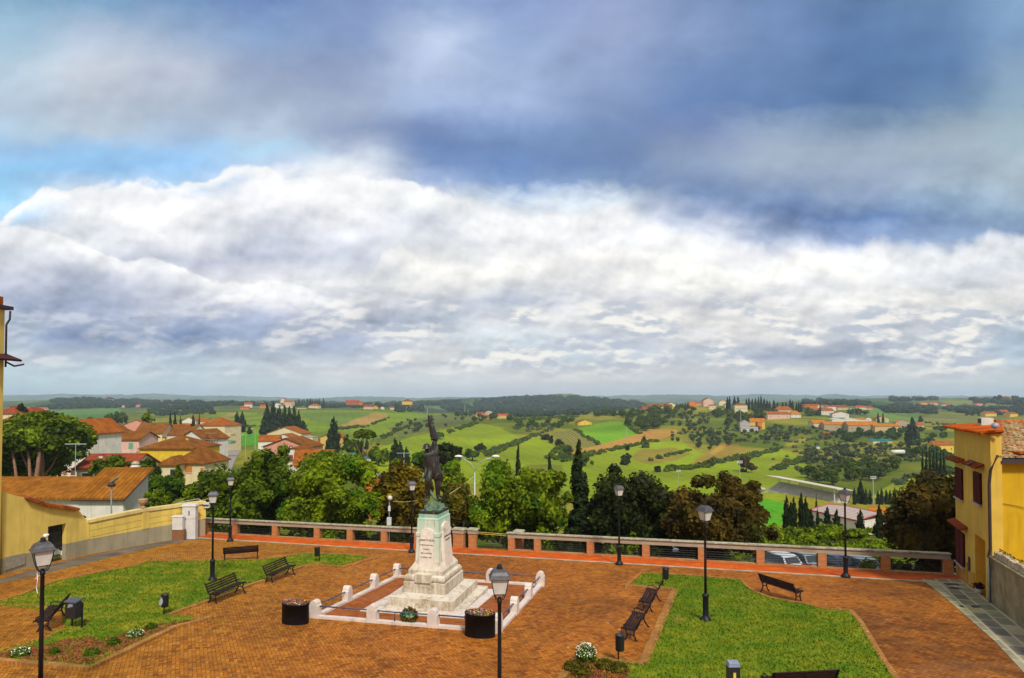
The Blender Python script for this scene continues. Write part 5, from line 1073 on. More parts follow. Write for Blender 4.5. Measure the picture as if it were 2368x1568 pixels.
# shrubs on the bank
def shrub_row(x0, x1, y, Y, n, mat, label, hpx, seed, name='shrub', leaf=0.12):
    rg = np.random.default_rng(seed)
    for i in range(n):
        xc = x0 + (x1 - x0) * (i + 0.5) / n + rg.uniform(-4, 4); w_ = (x1 - x0) / n * rg.uniform(0.75, 1.0); h = hpx * rg.uniform(0.75, 1.25); yy = y + (rg.uniform(-3, 3))
        a = P(xc, yy, Y + rg.uniform(-1.5, 1.5)); R = w_ / F * Y; g = float(tz(a.x, a.y)[0]); H = a.z - g
        t = thing(name, nth(i, label) if n > 1 else label, 'shrub', (a.x, a.y, g), rg.uniform(0, 6), label)
        V, Fa = foliage(blobs_round(R, H, 0.0, 12, rg, 0.42), 1500, leaf, rg); npmesh('foliage', V, Fa, LM[mat], t)
shrub_row(1690, 2190, 1250, 59, 11, 'bright', 'light green shrub in the row beyond the parked cars', 40, 3)
shrub_row(1395, 1480, 1236, 47, 3, 'bright', 'bright fresh shrub poking above the coping right of the tall cypress', 40, 4, leaf=0.10)
shrub_row(1780, 1990, 1215, 66, 4, 'bright', 'taller light green bush left of the factory building', 40, 5, leaf=0.15)
shrub_row(2020, 2090, 1212, 70, 2, 'bright', 'light green bush between the two rightmost big cypresses', 40, 6, leaf=0.15)
shrub_row(1110, 1700, 1262, 50, 11, 'green', 'dark green shrub seen through the parapet rails', 40, 7)
shrub_row(1235, 1500, 1292, 44.5, 6, 'green', 'dark green hedge plant close behind the central parapet rails', 30, 17)
shrub_row(1560, 1745, 1296, 44, 4, 'green', 'dark green hedge plant behind the rails beside the lone parked car', 30, 18)
shrub_row(1995, 2190, 1296, 44, 5, 'green', 'dark hedge plant behind the last parapet rails by the corner house', 30, 19)
shrub_row(1540, 2190, 1292, 54, 14, 'green', 'dark hedge bush behind the parked cars', 30, 20)
shrub_row(860, 1110, 1205, 52, 5, 'dark', 'dark bush in the gap between the trees behind the parapet', 45, 27)
shrub_row(1290, 1380, 1215, 49, 3, 'dark', 'dark bush at the foot of the tallest near cypress', 45, 28)
shrub_row(1480, 1560, 1215, 48, 2, 'dark', 'dark bush between the dark and the brown tree', 45, 29)
shrub_row(480, 1050, 1222, 57, 9, 'dark', 'dark shrub in the shade behind the left parapet rails', 40, 8)
# ---- instanced kinds: unit-size prototypes
def proto(kind, mat, n, leaf, seed, nb):
    rg = np.random.default_rng(seed)
    if kind == 'cyp': bl = blobs_cyp(0.5, 0.97, 0.03, nb, rg)
    elif kind == 'olive': bl = blobs_round(0.5, 0.78, 0.22, nb, rg, 0.45)
    else: bl = blobs_round(0.5, 0.85, 0.15, nb, rg, 0.40)
    V, Fa = foliage(bl, n, leaf, rg, fine=False, up=0.9 if kind == 'cyp' else 0.4); o = npmesh('crown', V, Fa, LM[mat]); me = o.data; bpy.data.objects.remove(o)
    o = trunk(MB(), 0.55, 0.03 if kind != 'olive' else 0.05, rg, 0 if kind == 'cyp' else 3, 0.3).build('trunk', M_bark); mt = o.data; bpy.data.objects.remove(o)
    return me, mt
PR = {'cyp': [proto('cyp', 'cyp', 900, 0.075, 1, 16), proto('cyp', 'cyp', 900, 0.075, 2, 18)], 'olive': [proto('olive', 'olive', 300, 0.11, k, 9) for k in (3, 4, 5)],
      'mid': [proto('round', 'mid', 700, 0.08, k, 14) for k in (6, 7)], 'green': [proto('round', 'green', 700, 0.08, k, 14) for k in (8, 9)], 'wood': [proto('round', 'wood', 400, 0.1, k, 12) for k in (10, 11)]}
prs = random.Random(11)
def inst(kind, name, label, cat, base, w_, h, group):
    me, mt = prs.choice(PR[kind]); t = thing(name, label, cat, base, prs.uniform(0, 6.28), group)
    for n_, d_ in (('crown', me), ('trunk', mt)):
        o = bpy.data.objects.new(n_, d_); COL.objects.link(o); o.parent = t
    t.scale = (w_, w_, h); return t
def cypresses(rows, label, group=None, cat='cypress'):
    rows = sorted(rows)
    for k_, (x, yt, yb, Y, wpx) in enumerate(rows):
        h_ = hit(x, yb); Y = h_.y if h_ is not None and 0.5 < h_.y / Y < 2.0 else Y
        b_ = P(x, yb, Y); t_ = P(x, yt, Y); g = float(tz(b_.x, b_.y)[0]); z = min(g, b_.z) if abs(g - b_.z) < 14 else g
        inst('cyp', 'cypress_tree', nth(k_, label) if len(rows) > 1 else label, cat, (b_.x, Y, z), wpx / F * Y * 1.25, t_.z - z, group)
cypresses([(394,951,983,330,8),(404,953,983,330,10)], 'pair of slim dark cypresses behind the orange red roof', 'slim pair behind the orange roof')
cypresses([(418,963,982,330,9)], 'small slim cypress right of the slim pair behind the roofs')
cypresses([(446,959,990,300,13)], 'stout cypress at the left of the cream apartment block')
cypresses([(461,957,975,320,7)], 'thin cypress poking above the roof next to the apartment block')
cypresses([(548,952,998,330,14),(559,953,1000,330,18)], 'one of two dark cypresses right of the cream apartment block', 'two cypresses by the meadow')
cypresses([(577,986,1004,360,10)], 'small dark cypress right of the two by the meadow')
cypresses([(618,936,1005,330,22),(632,932,1005,330,20),(645,939,1005,330,18),(657,936,1005,320,16),(668,941,1005,330,16),(679,940,1010,320,18),(690,950,1010,330,14),(612,955,1010,320,20)], 'tall dark cypress in the dense clump behind the cream and pink gables', 'cypress clump behind the gables')
cypresses([(700,972,1008,300,20)], 'broad short cypress right of the dense clump')
cypresses([(772,963,1046,185,26),(764,985,1050,185,20)], 'dark shaggy cypress standing before the yellow gabled house', 'cypresses before the yellow house')
cypresses([(837,1016,1042,200,13),(848,1016,1040,210,10)], 'dark cypress beneath the flat topped umbrella pine', 'cypresses under the umbrella pine')
cypresses([(913,1014,1078,150,24),(925,1022,1078,150,22),(940,1034,1080,150,18)], 'dark cypress in the group of three left of the statue', 'three cypresses left of the statue')
cypresses([(1197,1037,1080,110,26)], 'small dark cypress above the big bright tree')
cypresses([(1270,1050,1090,130,24)], 'dark cypress left of the tallest near cypress')
cypresses([(x, 1128 + (i * 37 % 7), 1167, 232, 9) for i, x in enumerate((1976, 2002, 2012, 2031, 2039, 2050, 2059, 2069, 2080, 2090))], 'slim cypress in the evenly spaced row beyond the factory', 'cypress row beyond the factory')
cypresses([(1990,1108,1165,225,15)], 'tallest cypress of the row beyond the factory')
for x, yt, lab in ((1819,1145,'first dark cypress of the clump before the pitch'),(1830,1160,'short second cypress of the clump before the pitch'),(1836,1152,'third cypress of the clump before the pitch'),(1854,1139,'tallest cypress of the clump before the pitch'),(1864,1152,'fifth cypress of the clump before the pitch'),(1876,1176,'right end cypress of the clump before the pitch')):
    cypresses([(x, yt, 1240, 118, 17)], lab)
for x, yt, Y, w_, lab in ((1889,1147,150,9,'thin cypress standing in front of the grandstand seats'),(1891,1178,125,10,'narrow dark cypress left of the white post'),(1914,1172,112,20,'dark cypress before the left half of the factory'),(1936,1178,112,19,'shaggy cypress before the middle of the factory'),(1990,1178,108,20,'cypress left of the factory window before the wall'),(2034,1168,108,19,'cypress at the right corner of the factory'),(2067,1170,112,14,'rightmost cypress beside the dark brown tree')):
    cypresses([(x, yt, 1245, Y, w_)], lab)
cypresses([(2110,965,1030,330,24)], 'big solitary cypress in front of the stone tower')
cypresses([(2101,1016,1045,300,9)], 'slim cypress at the lower left of the big solitary one')
cypresses([(2129,961,976,600,9)], 'small cypress right of the stone tower')
cypresses([(2031,953,978,640,5),(2042,954,978,640,5)], 'one of two slim cypresses by the cream factory annex', 'two slim cypresses by the annex')
cypresses([(2134 + k * 8.2, 1040 + (k * 3 % 5), 1064, 220, 10) for k in range(7)], 'rounded clipped cypress in the row left of the small yellow house', 'clipped cypress row')
cypresses([(1896,938,962,620,5)], 'slim cypress rising among the far village roofs')
cypresses([(x, yt, 948, 1000, w_) for x, yt, w_ in ((1682,917,7),(1687,915,6),(1699,917,9),(1707,916,8),(1726,921,6),(1732,920,7),(1740,922,7),(1747,921,7),(1754,917,6),(1760,915,6),(1767,921,8),(1774,924,7),(1780,927,6))], 'dark cypress in the long row on the ridge above the red roofed villa', 'ridge cypress row')
cypresses([(x, yt, 953, 820, w_) for x, yt, w_ in ((1790,924,8),(1798,929,7),(1810,930,8),(1818,929,6),(1828,923,9),(1833,926,6),(1842,931,6),(1847,928,6),(1852,931,7))], 'dark cypress standing behind the long villa', 'cypresses behind the villa')
cypresses([(x, yt, 936, 1350, w_) for x, yt, w_ in ((682,925,4),(691,922,5),(699,924,4),(704,925,4),(711,922,6),(717,921,6),(722,922,4),(728,921,5),(733,922,4),(738,921,4),(748,920,5))], 'small cypress in the dark row on the skyline above the cream villa', 'skyline cypress row')
cypresses([(x, yt, 940, 1300, 4) for x, yt in ((925,926),(935,927),(944,926),(955,926),(963,927),(975,925),(989,925))], 'tiny cypress on the skyline left of the statue banner', 'skyline cypresses by the banner')
cypresses([(x, yt, 950, 1000, 4) for x, yt in ((915,930),(921,932),(944,930),(952,936),(979,933))], 'dark cypress among the hill houses left of the statue', 'cypresses among the hill houses')
cypresses([(2325 - 90 + k * 14, 948 + (k % 2) * 2, 962, 1100, 4) for k in range(6)], 'slim cypress in the sparse row on the far right slope', 'sparse right slope row')
# ---- groves
def sample_poly(poly, n, r_):
    xs = [p[0] for p in poly]; ys = [p[1] for p in poly]; out = []
    while len(out) < n:
        x = r_.uniform(min(xs), max(xs)); y = r_.uniform(min(ys), max(ys))
        if inpoly(np.array([x]), np.array([y]), poly)[0]:
            h = hit(x, y)
            if h is not None: out.append(h)
            else: n -= 1
    return out
rr = random.Random(5)
OL = [
 ([(1529,1021),(1565,1003),(1600,990),(1700,987),(1776,992),(1776,1020),(1720,1023),(1650,1040),(1625,1046),(1590,1025)], 95, 'grey green olive tree in the grove above the brown patch'),
 ([(1546,987),(1584,966),(1634,955),(1646,977),(1596,994),(1571,992)], 35, 'grey green olive tree on the slope below the orange block'),
 ([(1776,986),(1881,990),(1951,1004),(1926,1026),(1851,1004),(1813,1026),(1776,1029)], 55, 'grey green olive tree below the old factory'),
 ([(1851,1049),(1906,1036),(2026,1030),(2088,1038),(2001,1056),(1963,1076),(1901,1088),(1861,1071)], 75, 'grey green olive tree in the grove behind the grandstand'),
 ([(895,992),(940,974),(1010,962),(1100,960),(1105,966),(1050,985),(960,1001),(925,1010)], 40, 'far olive tree in the band behind the statue banner')]
for poly, n, lab in OL:
    for p in sample_poly(poly, n, rr):
        s = rr.uniform(4.2, 6.5); inst('olive', 'olive_tree', lab, 'olive tree', p - Vector((0, 0, .2)), s, s * rr.uniform(.75, .95), lab)
MT = [
 ([(1863,1106),(1901,1093),(1983,1071),(2051,1056),(2076,1079),(2051,1106),(1991,1127),(1938,1130),(1863,1119)], 42, 'green', 'dark green tree in the wood behind the grandstand', 8),
 ([(2030,1000),(2100,990),(2195,985),(2195,1100),(2120,1098),(2060,1060),(2090,1040)], 48, 'mid', 'green tree on the slope left of the yellow corner house', 8),
 ([(1880,1005),(2060,1003),(2100,1010),(2060,1022),(1960,1026),(1900,1018)], 28, 'mid', 'green tree below the stone factory walls', 8),
 ([(1640,955),(1700,952),(1735,962),(1735,985),(1680,985)], 26, 'green', 'dark tree in the copse left of the grey and orange houses', 10),
 ([(1430,966),(1496,954),(1554,946),(1606,948),(1606,962),(1546,977),(1534,990),(1484,999),(1456,987)], 70, 'green', 'dense green tree in the wood below the yellow villa', 12),
 ([(1184,968),(1300,970),(1330,975),(1290,992),(1230,992),(1184,988)], 30, 'mid', 'scattered bushy tree left of the vineyard field', 7),
 ([(1735,945),(1800,950),(1790,968),(1740,972)], 12, 'green', 'dark tree between the ridge cypresses and the villa', 9),
 ([(1340,952),(1420,955),(1440,965),(1380,968)], 12, 'green', 'dark tree behind the small yellow farmhouse', 9),
 ([(1030,962),(1184,962),(1184,976),(1080,978)], 20, 'mid', 'bushy tree around the pink hill houses right of the banner', 8)]
for poly, n, kd, lab, s0 in MT:
    for p in sample_poly(poly, n, rr):
        s = rr.uniform(0.75, 1.25) * s0; inst(kd, 'broadleaf_tree', lab, 'tree', p - Vector((0, 0, .3)), s, s * rr.uniform(.75, 1.0), lab)
def mass(label, cat, polys, mat, seed, lump, leaves=46, name='far_woodland'):
    rg = np.random.default_rng(seed); r_ = random.Random(seed); bl = []
    for poly, n in polys:
        for p in sample_poly(poly, n, r_):
            s = lump * r_.uniform(.7, 1.3) * min(1.6, max(.8, p.y / 1500)); bl.append((p.x, p.y, p.z + s * 0.35, s, s * 0.72))
    V, Fa = foliage(bl, leaves * len(bl), lump * 0.2, rg, fine=False, core=0.86); tag(npmesh(name, V, Fa, LM[mat]), label, cat, kind='stuff')
mass('dark woods covering the far hills', 'woodland', [
 ([(1100,927),(1184,921),(1260,918),(1340,921),(1480,930),(1500,948),(1400,953),(1330,962),(1184,965),(1100,962)], 900),
 ([(1000,938),(1100,940),(1184,945),(1184,958),(1060,958)], 160),
 ([(68,948),(130,941),(230,936),(330,938),(480,942),(480,947),(300,943),(130,946)], 230),
 ([(110,930),(180,924),(240,922),(300,928),(420,932),(590,932),(590,938),(420,940),(130,937)], 330),
 ([(375,943),(450,940),(492,939),(492,958),(375,962),(335,956)], 120),
 ([(592,930),(690,927),(830,936),(1000,932),(1060,930),(1060,938),(900,942),(780,944),(592,940)], 320),
 ([(905,941),(955,934),(985,951),(915,954)], 45),
 ([(2023,943),(2088,935),(2163,944),(2161,957),(2051,956)], 130),
 ([(2060,921),(2165,918),(2170,926),(2060,930)], 60),
 ([(1860,926),(1950,930),(2030,934),(1980,940),(1860,936)], 110),
 ([(2165,944),(2368,944),(2368,962),(2240,960)], 120),
 ([(2240,926),(2368,922),(2368,938),(2260,936)], 70)], 'wood', 3, 7.5)
mass('dark hedgerows and ditch scrub along the field edges', 'hedgerow', [
 ([(1120,1054),(1184,1026),(1240,1004),(1250,1004),(1190,1032),(1126,1058)], 90), ([(1290,1020),(1330,1046),(1300,1066),(1260,1062),(1284,1040)], 60),
 ([(1300,1062),(1350,1052),(1440,1032),(1520,1018),(1520,1022),(1440,1038),(1350,1060),(1300,1070)], 90), ([(1384,1026),(1330,994),(1326,996),(1380,1032)], 40), ([(1449,978),(1484,1004),(1478,1008),(1444,982)], 30),
 ([(1640,1072),(1720,1056),(1800,1040),(1800,1044),(1720,1062),(1640,1078)], 70), ([(1540,1086),(1640,1076),(1640,1082),(1540,1092)], 50), ([(1500,1064),(1600,1040),(1600,1043),(1500,1068)], 20),
 ([(880,1012),(935,988),(1000,968),(1000,972),(935,992),(885,1016)], 60), ([(780,992),(850,984),(900,966),(900,969),(850,988),(782,996)], 50), ([(430,1000),(592,985),(592,989),(430,1005)], 40),
 ([(1020,1000),(1100,978),(1110,980),(1040,1004)], 40), ([(2130,976),(2240,984),(2360,986),(2360,990),(2240,989),(2130,980)], 60), ([(1780,1085),(1860,1060),(1866,1066),(1790,1092)], 50), ([(1180,964),(1260,966),(1340,960),(1340,966),(1260,972),(1180,972)], 90),
 ([(1600,962),(1650,950),(1700,948),(1700,958),(1640,964)], 60), ([(1740,946),(1800,944),(1880,946),(1880,952),(1800,952)], 70)], 'green', 14, 2.6, 46, 'hedgerow')
mass('low scrub and olive clumps dotted over the nearer slopes', 'scrub', [
 ([(1530,1000),(1760,985),(1900,990),(2150,1000),(2190,1060),(1990,1080),(1860,1100),(1780,1060),(1840,1050),(1780,1030)], 300),
 ([(1110,1050),(1240,1002),(1250,1000),(1262,1002),(1130,1056)], 60),
 ([(1640,1065),(1790,1040),(1800,1046),(1700,1070)], 30),
 ([(1184,985),(1290,975),(1330,972),(1270,1000),(1184,1000)], 60),
 ([(2060,1110),(2200,1080),(2200,1100),(2080,1125)], 30)], 'olive', 4, 2.6, 40, 'scrub')
# ---------------------------------------------------------------- buildings
def plaster(name, c, groove=0.0, stain=0.5):
    if name in MATS: return MATS[name]
    m, Q, b = newmat(name); co = Q.n('ShaderNodeTexCoord').outputs['Object']; x, y, z = Q.xyz(co)
    n1 = Q.noise(co, 0.7, 6.0, 0.65, 0.3); n2 = Q.noise(Q.comb(Q.mul(x, 3.0), Q.mul(y, 3.0), Q.mul(z, 0.4)), 1.0, 5.0, 0.6); n3 = Q.noise(co, 30.0, 3.0, 0.6)
    col = Q.mix(Q.mr(n1, 0.35, 0.7), tuple(v_ * 1.06 for v_ in c), tuple(v_ * 0.82 for v_ in c))
    col = Q.mix(Q.mr(n2, 0.5, 0.75, 0, stain), col, tuple(v_ * 0.5 for v_ in c))
    col = Q.mix(Q.mr(n3, 0.4, 0.7, 0, 0.12), col, tuple(v_ * 0.6 for v_ in c))
    if groove:
        g_ = Q.m('FRACT', Q.mul(z, 1 / groove)); gm = Q.mr(g_, 0.0, 0.08, 0.7, 0.0); col = Q.mix(gm, col, tuple(v_ * 0.45 for v_ in c)); bump(Q, b, Q.mr(g_, 0.0, 0.1), 0.5, 0.03)
    else: bump(Q, b, n3, 0.25, 0.01)
    setc(Q, b, col); b.inputs['Roughness'].default_value = 0.9; b.inputs['Specular IOR Level'].default_value = 0.15
    MATS[name] = m; return m
WC = dict(cream=(0.66, 0.56, 0.34), white=(0.68, 0.64, 0.56), pink=(0.66, 0.42, 0.33), salmon=(0.66, 0.30, 0.22), yellow=(0.70, 0.47, 0.04), ochre=(0.66, 0.45, 0.12), orange=(0.62, 0.17, 0.03), stone=(0.42, 0.33, 0.22), tan=(0.56, 0.42, 0.20), red=(0.34, 0.11, 0.07), grey=(0.40, 0.38, 0.35), gold=(0.72, 0.50, 0.08))
RC = dict(oldtile=((0.24, 0.082, 0.009), (0.34, 0.13, 0.012)), brown=((0.20, 0.068, 0.012), (0.27, 0.10, 0.016)), rust=((0.32, 0.085, 0.012), (0.38, 0.12, 0.016)), orange=((0.46, 0.15, 0.010), (0.56, 0.21, 0.014)), red=((0.38, 0.07, 0.03), (0.46, 0.10, 0.04)), pale=((0.40, 0.35, 0.28), (0.48, 0.42, 0.34)), green=((0.05, 0.16, 0.10), (0.06, 0.2, 0.12)), teal=((0.02, 0.16, 0.16), (0.03, 0.2, 0.2)), white=((0.65, 0.62, 0.58), (0.7, 0.68, 0.64)), dred=((0.26, 0.05, 0.02), (0.32, 0.07, 0.03)))
def WM(k): return plaster('plaster_' + k, WC[k])
def RM(k, axis=0): return tilemat('tiles_%s_%d' % (k, axis), RC[k][0], RC[k][1], 0.44 if k == 'oldtile' else 0.3, axis)
M_win = plain('dark_window_glass', (0.03, 0.035, 0.04), 0.15, var=0.3); M_shut = plain('green_shutter', (0.12, 0.30, 0.20), 0.6); M_bshut = plain('brown_shutter', (0.16, 0.045, 0.02), 0.6); M_oshut = plain('ochre_roller_shutter', (0.45, 0.17, 0.04), 0.6); M_wshut = plain('white_frame', (0.6, 0.6, 0.56), 0.6)
WK = dict(d=M_win, g=M_shut, b=M_bshut, o=M_oshut, w=M_wshut)
def house(label, x0, x1, ye, yb, Y, rp, dep, rot, rt, wall, roof, wins=(), chim=0, cat='house', name='house', oh=0.4, group=None, extra=None):
    xc = (x0 + x1) / 2
    if Y is None:
        h = hit(xc, yb); Y = h.y if h is not None else 500
    elif Y >= 200:
        h = hit(xc, yb); Y = h.y if h is not None and 0.45 < h.y / Y < 2.0 else Y
    w = (x1 - x0) / F * Y; hw_ = w / 2; H = (yb - ye) / F * Y; rh = rp / F * Y; base = P(xc, yb, Y)
    t = thing(name, label, cat, base, math.radians(rot), group); mb = MB(); D0 = -2.5 if Y > 200 else -4.0
    mb.bb(-hw_, hw_, 0, dep, D0, H)
    R = MB(); th = 0.22; o = oh
    if rt == 'gx':
        for s in (-1, 1): mb.poly([(s*hw_, 0, H), (s*hw_, dep, H), (s*hw_, dep/2, H+rh)][::s])
        k = rh / (dep / 2); e = H - k * o
        R.raw([(-hw_-o,-o,e),(hw_+o,-o,e),(hw_+o,dep/2,H+rh),(-hw_-o,dep/2,H+rh),(-hw_-o,dep+o,e),(hw_+o,dep+o,e)]+[(-hw_-o,-o,e+th),(hw_+o,-o,e+th),(hw_+o,dep/2,H+rh+th),(-hw_-o,dep/2,H+rh+th),(-hw_-o,dep+o,e+th),(hw_+o,dep+o,e+th)],
          [(0,3,2,1),(3,4,5,2),(6,7,8,9),(9,8,11,10),(0,1,7,6),(4,10,11,5),(0,6,9,3),(3,9,10,4),(1,2,8,7),(2,5,11,8)])
        ax = 0
    elif rt == 'gy':
        for y_, s in ((0, 1), (dep, -1)): mb.poly([(-hw_, y_, H), (hw_, y_, H), (0, y_, H + rh)][::s])
        k = rh / hw_; e = H - k * o
        R.raw([(-hw_-o,-o,e),(0,-o,H+rh),(hw_+o,-o,e),(-hw_-o,dep+o,e),(0,dep+o,H+rh),(hw_+o,dep+o,e)]+[(-hw_-o,-o,e+th),(0,-o,H+rh+th),(hw_+o,-o,e+th),(-hw_-o,dep+o,e+th),(0,dep+o,H+rh+th),(hw_+o,dep+o,e+th)],
          [(0,1,4,3),(1,2,5,4),(6,9,10,7),(7,10,11,8),(0,6,7,1),(1,7,8,2),(3,4,10,9),(4,5,11,10),(0,3,9,6),(2,8,11,5)])
        ax = 1
    elif rt == 'hip':
        m_ = min(hw_, dep / 2); rx_ = max(hw_ - m_, 0.01); ry = max(dep / 2 - m_, 0.01); k = rh / m_; e = H - k * o
        A = [(-hw_-o,-o,e),(hw_+o,-o,e),(hw_+o,dep+o,e),(-hw_-o,dep+o,e)]; Tt = [(-rx_,dep/2-ry,H+rh),(rx_,dep/2-ry,H+rh),(rx_,dep/2+ry,H+rh),(-rx_,dep/2+ry,H+rh)]
        R.raw([(a,b_,c_) for a,b_,c_ in A] + [(a,b_,c_+th) for a,b_,c_ in A] + [(a,b_,c_+th) for a,b_,c_ in Tt], [(3,2,1,0),(0,1,5,4),(1,2,6,5),(2,3,7,6),(3,0,4,7),(4,5,9,8),(5,6,10,9),(6,7,11,10),(7,4,8,11),(8,9,10,11)])
        ax = 0
    elif rt == 'mono':
        mb.raw([(-hw_,0,H),(hw_,0,H),(hw_,dep,H),(-hw_,dep,H),(hw_,dep,H+rh),(-hw_,dep,H+rh)], [(0,3,5),(1,4,2),(3,2,4,5)]); k = rh / dep
        R.raw([(-hw_-o,-o,H-k*o),(hw_+o,-o,H-k*o),(hw_+o,dep+o,H+rh+k*o),(-hw_-o,dep+o,H+rh+k*o)]+[(-hw_-o,-o,H-k*o+th),(hw_+o,-o,H-k*o+th),(hw_+o,dep+o,H+rh+k*o+th),(-hw_-o,dep+o,H+rh+k*o+th)], [(3,2,1,0),(4,5,6,7),(0,1,5,4),(1,2,6,5),(2,3,7,6),(3,0,4,7)])
        ax = 0
    else: R.bb(-hw_ - .1, hw_ + .1, -.1, dep + .1, H, H + 0.25); ax = 0
    wo_ = mb.build('wall', WM(wall), t); ro_ = R.build('roof', RM(roof, ax), t)
    for (fx, fz, ww, wh, kd) in wins:       # fractions of width / height, size in metres
        c_ = MB(); x_ = -hw_ + fx * w; z_ = fz * H
        c_.bb(x_ - ww/2, x_ + ww/2, -0.07, 0.05, z_ - wh/2, z_ + wh/2); wn_ = c_.build('window', WK[kd], t)
        if Y < 260: MB().bb(x_ - ww/2 - .1, x_ + ww/2 + .1, -0.14, -0.0, z_ - wh/2 - .12, z_ - wh/2 - .005).build('sill', M_wshut, wn_)
    if chim == 0 and 100 < Y < 300 and rt != 'flat' and w > 7: chim = 1
    for i in range(chim):
        x_ = -hw_ + w * (0.25 + 0.45 * i); y_ = dep * 0.35; zc = H + rh * 0.55
        c_ = MB().bb(x_ - .3, x_ + .3, y_ - .3, y_ + .3, zc - .4, zc + 0.9).build('chimney', WM(wall), ro_); MB().box((x_, y_, zc + 1.0), (0.85, 0.85, 0.18), taper=0.7).build('chimney_cap', RM(roof), ro_)
    return t
def W(n, z, ww, wh, k, a=0.12, b_=0.88): return [(a + (b_ - a) * (i / (n - 1) if n > 1 else 0.5), z, ww, wh, k) for i in range(n)]
# -- houses of the village on the left
house('long low white house roofed in orange brown tiles at the left behind the yellow wall', -110, 232, 1151, 1215, 62, 31, 8.5, 0, 'gx', 'white', 'oldtile', [(0.97, .55, .6, .9, 'd')], name='tiled_house', oh=0.5)
w_ = house('tiled wing with a white side wall joining the long low tiled house', 180, 284, 1152, 1225, 59, 49, 4.0, 0, 'mono', 'white', 'oldtile', [(0.6, .20, 1.8, .9, 'd')], name='tiled_house', oh=0.35)
mb = MB()
for sx in (-1, 1): mb.tube([(sx * 2.5, -.4, 2.86), (sx * 2.5, 4.4, 5.28)], .11, 4)
mb.tube([(-2.5, -.42, 2.85), (2.5, -.42, 2.85)], .07, 5); mb.tube([(-2.5, 4.4, 5.3), (2.5, 4.4, 5.3)], .12, 6); mb.build('verge_board', plain('dark_verge', (.05, .025, .015), .8), w_)
c_ = thing('chimney_stack', 'round banded white chimney with a grey cap standing behind the tiled wing', 'chimney', P(313, 1100, 66)); MB().lathe([(0.42, -6), (0.42, 0.6), (0.47, 0.62), (0.47, 0.72), (0.42, 0.74), (0.42, 0.9), (0.47, 0.92), (0.47, 1.02), (0.4, 1.05), (0.4, 1.2)], 14).build('shaft', WM('white'), c_, True); MB().lathe([(0.45, 1.2), (0.36, 1.4), (0.1, 1.55)], 14).build('cap', M_cop, c_, True)
house('big pale house with a tall gable end right behind the umbrella pine', 128, 195, 1003, 1115, 125, 30, 10, -8, 'gy', 'white', 'rust', [(.30, .22, 1, 1.5, 'o'), (.62, .22, 1, 1.5, 'b'), (.5, .62, 1, 1.4, 'd')])
house('cream gabled house with one dark window left of the pink house', 190, 262, 1004, 1040, 185, 18, 11, 6, 'gy', 'cream', 'brown', [(.28, .35, 1.0, 1.8, 'b')], 0)
house('brown roofed house just left of the cream gable, mostly hidden', 165, 198, 986, 1030, 210, 10, 9, 4, 'gx', 'cream', 'brown')
house('white gabled house peeping over the cream gabled one', 236, 268, 990, 1010, 230, 10, 9, -10, 'gy', 'white', 'brown')
house('ochre house with a flat brown roof squeezed beside the pink house', 212, 240, 1008, 1052, 172, 6, 8, 0, 'gx', 'gold', 'dred', [(.5, .35, 1.2, 1.0, 'b')])
house('pink house with green shutters and a small balcony', 229, 320, 1017, 1085, 165, 16, 9, 0, 'gx', 'pink', 'brown', [(.50, .76, .9, 1.5, 'g'), (.80, .78, 1.2, 1.7, 'g'), (.50, .30, .9, 1.5, 'g'), (.80, .32, 1.2, 1.7, 'g')], extra=1)
b_ = thing('balcony', 'rounded pink balcony on the front of the pink house', 'balcony', P(304, 1048, 163.9)); MB().bb(-1.8, 1.8, -0.9, 0.0, -0.2, 0.75).build('parapet', WM('pink'), b_, bevel=0.2)
house('salmon pink house with several roof levels among the far brown roofs', 284, 345, 984, 1010, 235, 13, 10, 8, 'gy', 'salmon', 'rust', [(.3, .5, .8, 1, 'd')], 1)
house('large brown roofed house with a sloping white verge in the middle of the roofs', 312, 372, 1003, 1040, 205, 22, 16, 8, 'gx', 'cream', 'brown', chim=1)
house('long brown roofed block in the middle of the left village', 366, 440, 1006, 1040, 200, 22, 15, -6, 'gx', 'white', 'brown')
house('orange red roofed house with white chimneys behind the brown roofs', 368, 448, 994, 1020, 235, 14, 14, -4, 'hip', 'white', 'orange', chim=2)
house('white house with a wide lean-to gable and a red door beside the scaffold', 408, 478, 1016, 1068, 182, 20, 10, -14, 'gy', 'white', 'brown', [(.62, .34, 2.2, 2.6, 'b'), (.9, .36, .8, 1.8, 'd'), (.3, .05, 3, 1.4, 'd')])
house('bright yellow house with yellow chimneys under a broad brown hip roof', 322, 446, 1038, 1092, 152, 26, 13, -2, 'hip', 'yellow', 'brown', [(.48, .45, 1.2, 1.0, 'o'), (.15, .3, 1, 1.5, 'd')], 2)
house('pale single storey house with a brown hip roof and one ochre shutter', 398, 474, 1070, 1122, 128, 30, 9, -6, 'hip', 'cream', 'brown', [(.50, .70, 1.5, 1.4, 'o'), (.93, .6, .7, 1.6, 'o')])
house('lower left wing of the pale hip roofed house with a dark doorway', 366, 404, 1074, 1120, 124, 14, 7, 0, 'hip', 'cream', 'brown', [(.88, .45, 1.0, 2.4, 'd')])
house('low house with a dark red brown roof and dark garage opening', 180, 300, 1083, 1105, 104, 26, 9, 4, 'gx', 'white', 'dred', [(.20, .25, 1.6, .8, 'd')])
house('cream apartment block of three storeys with a rust hip roof', 455, 522, 984, 1042, 262, 17, 14, -9, 'hip', 'cream', 'rust', [(.22, .72, 2.2, 1.8, 'w'), (.5, .74, 1, 1.8, 'w'), (.5, .32, 1, 1.8, 'w')], name='apartment_block', cat='apartment block')
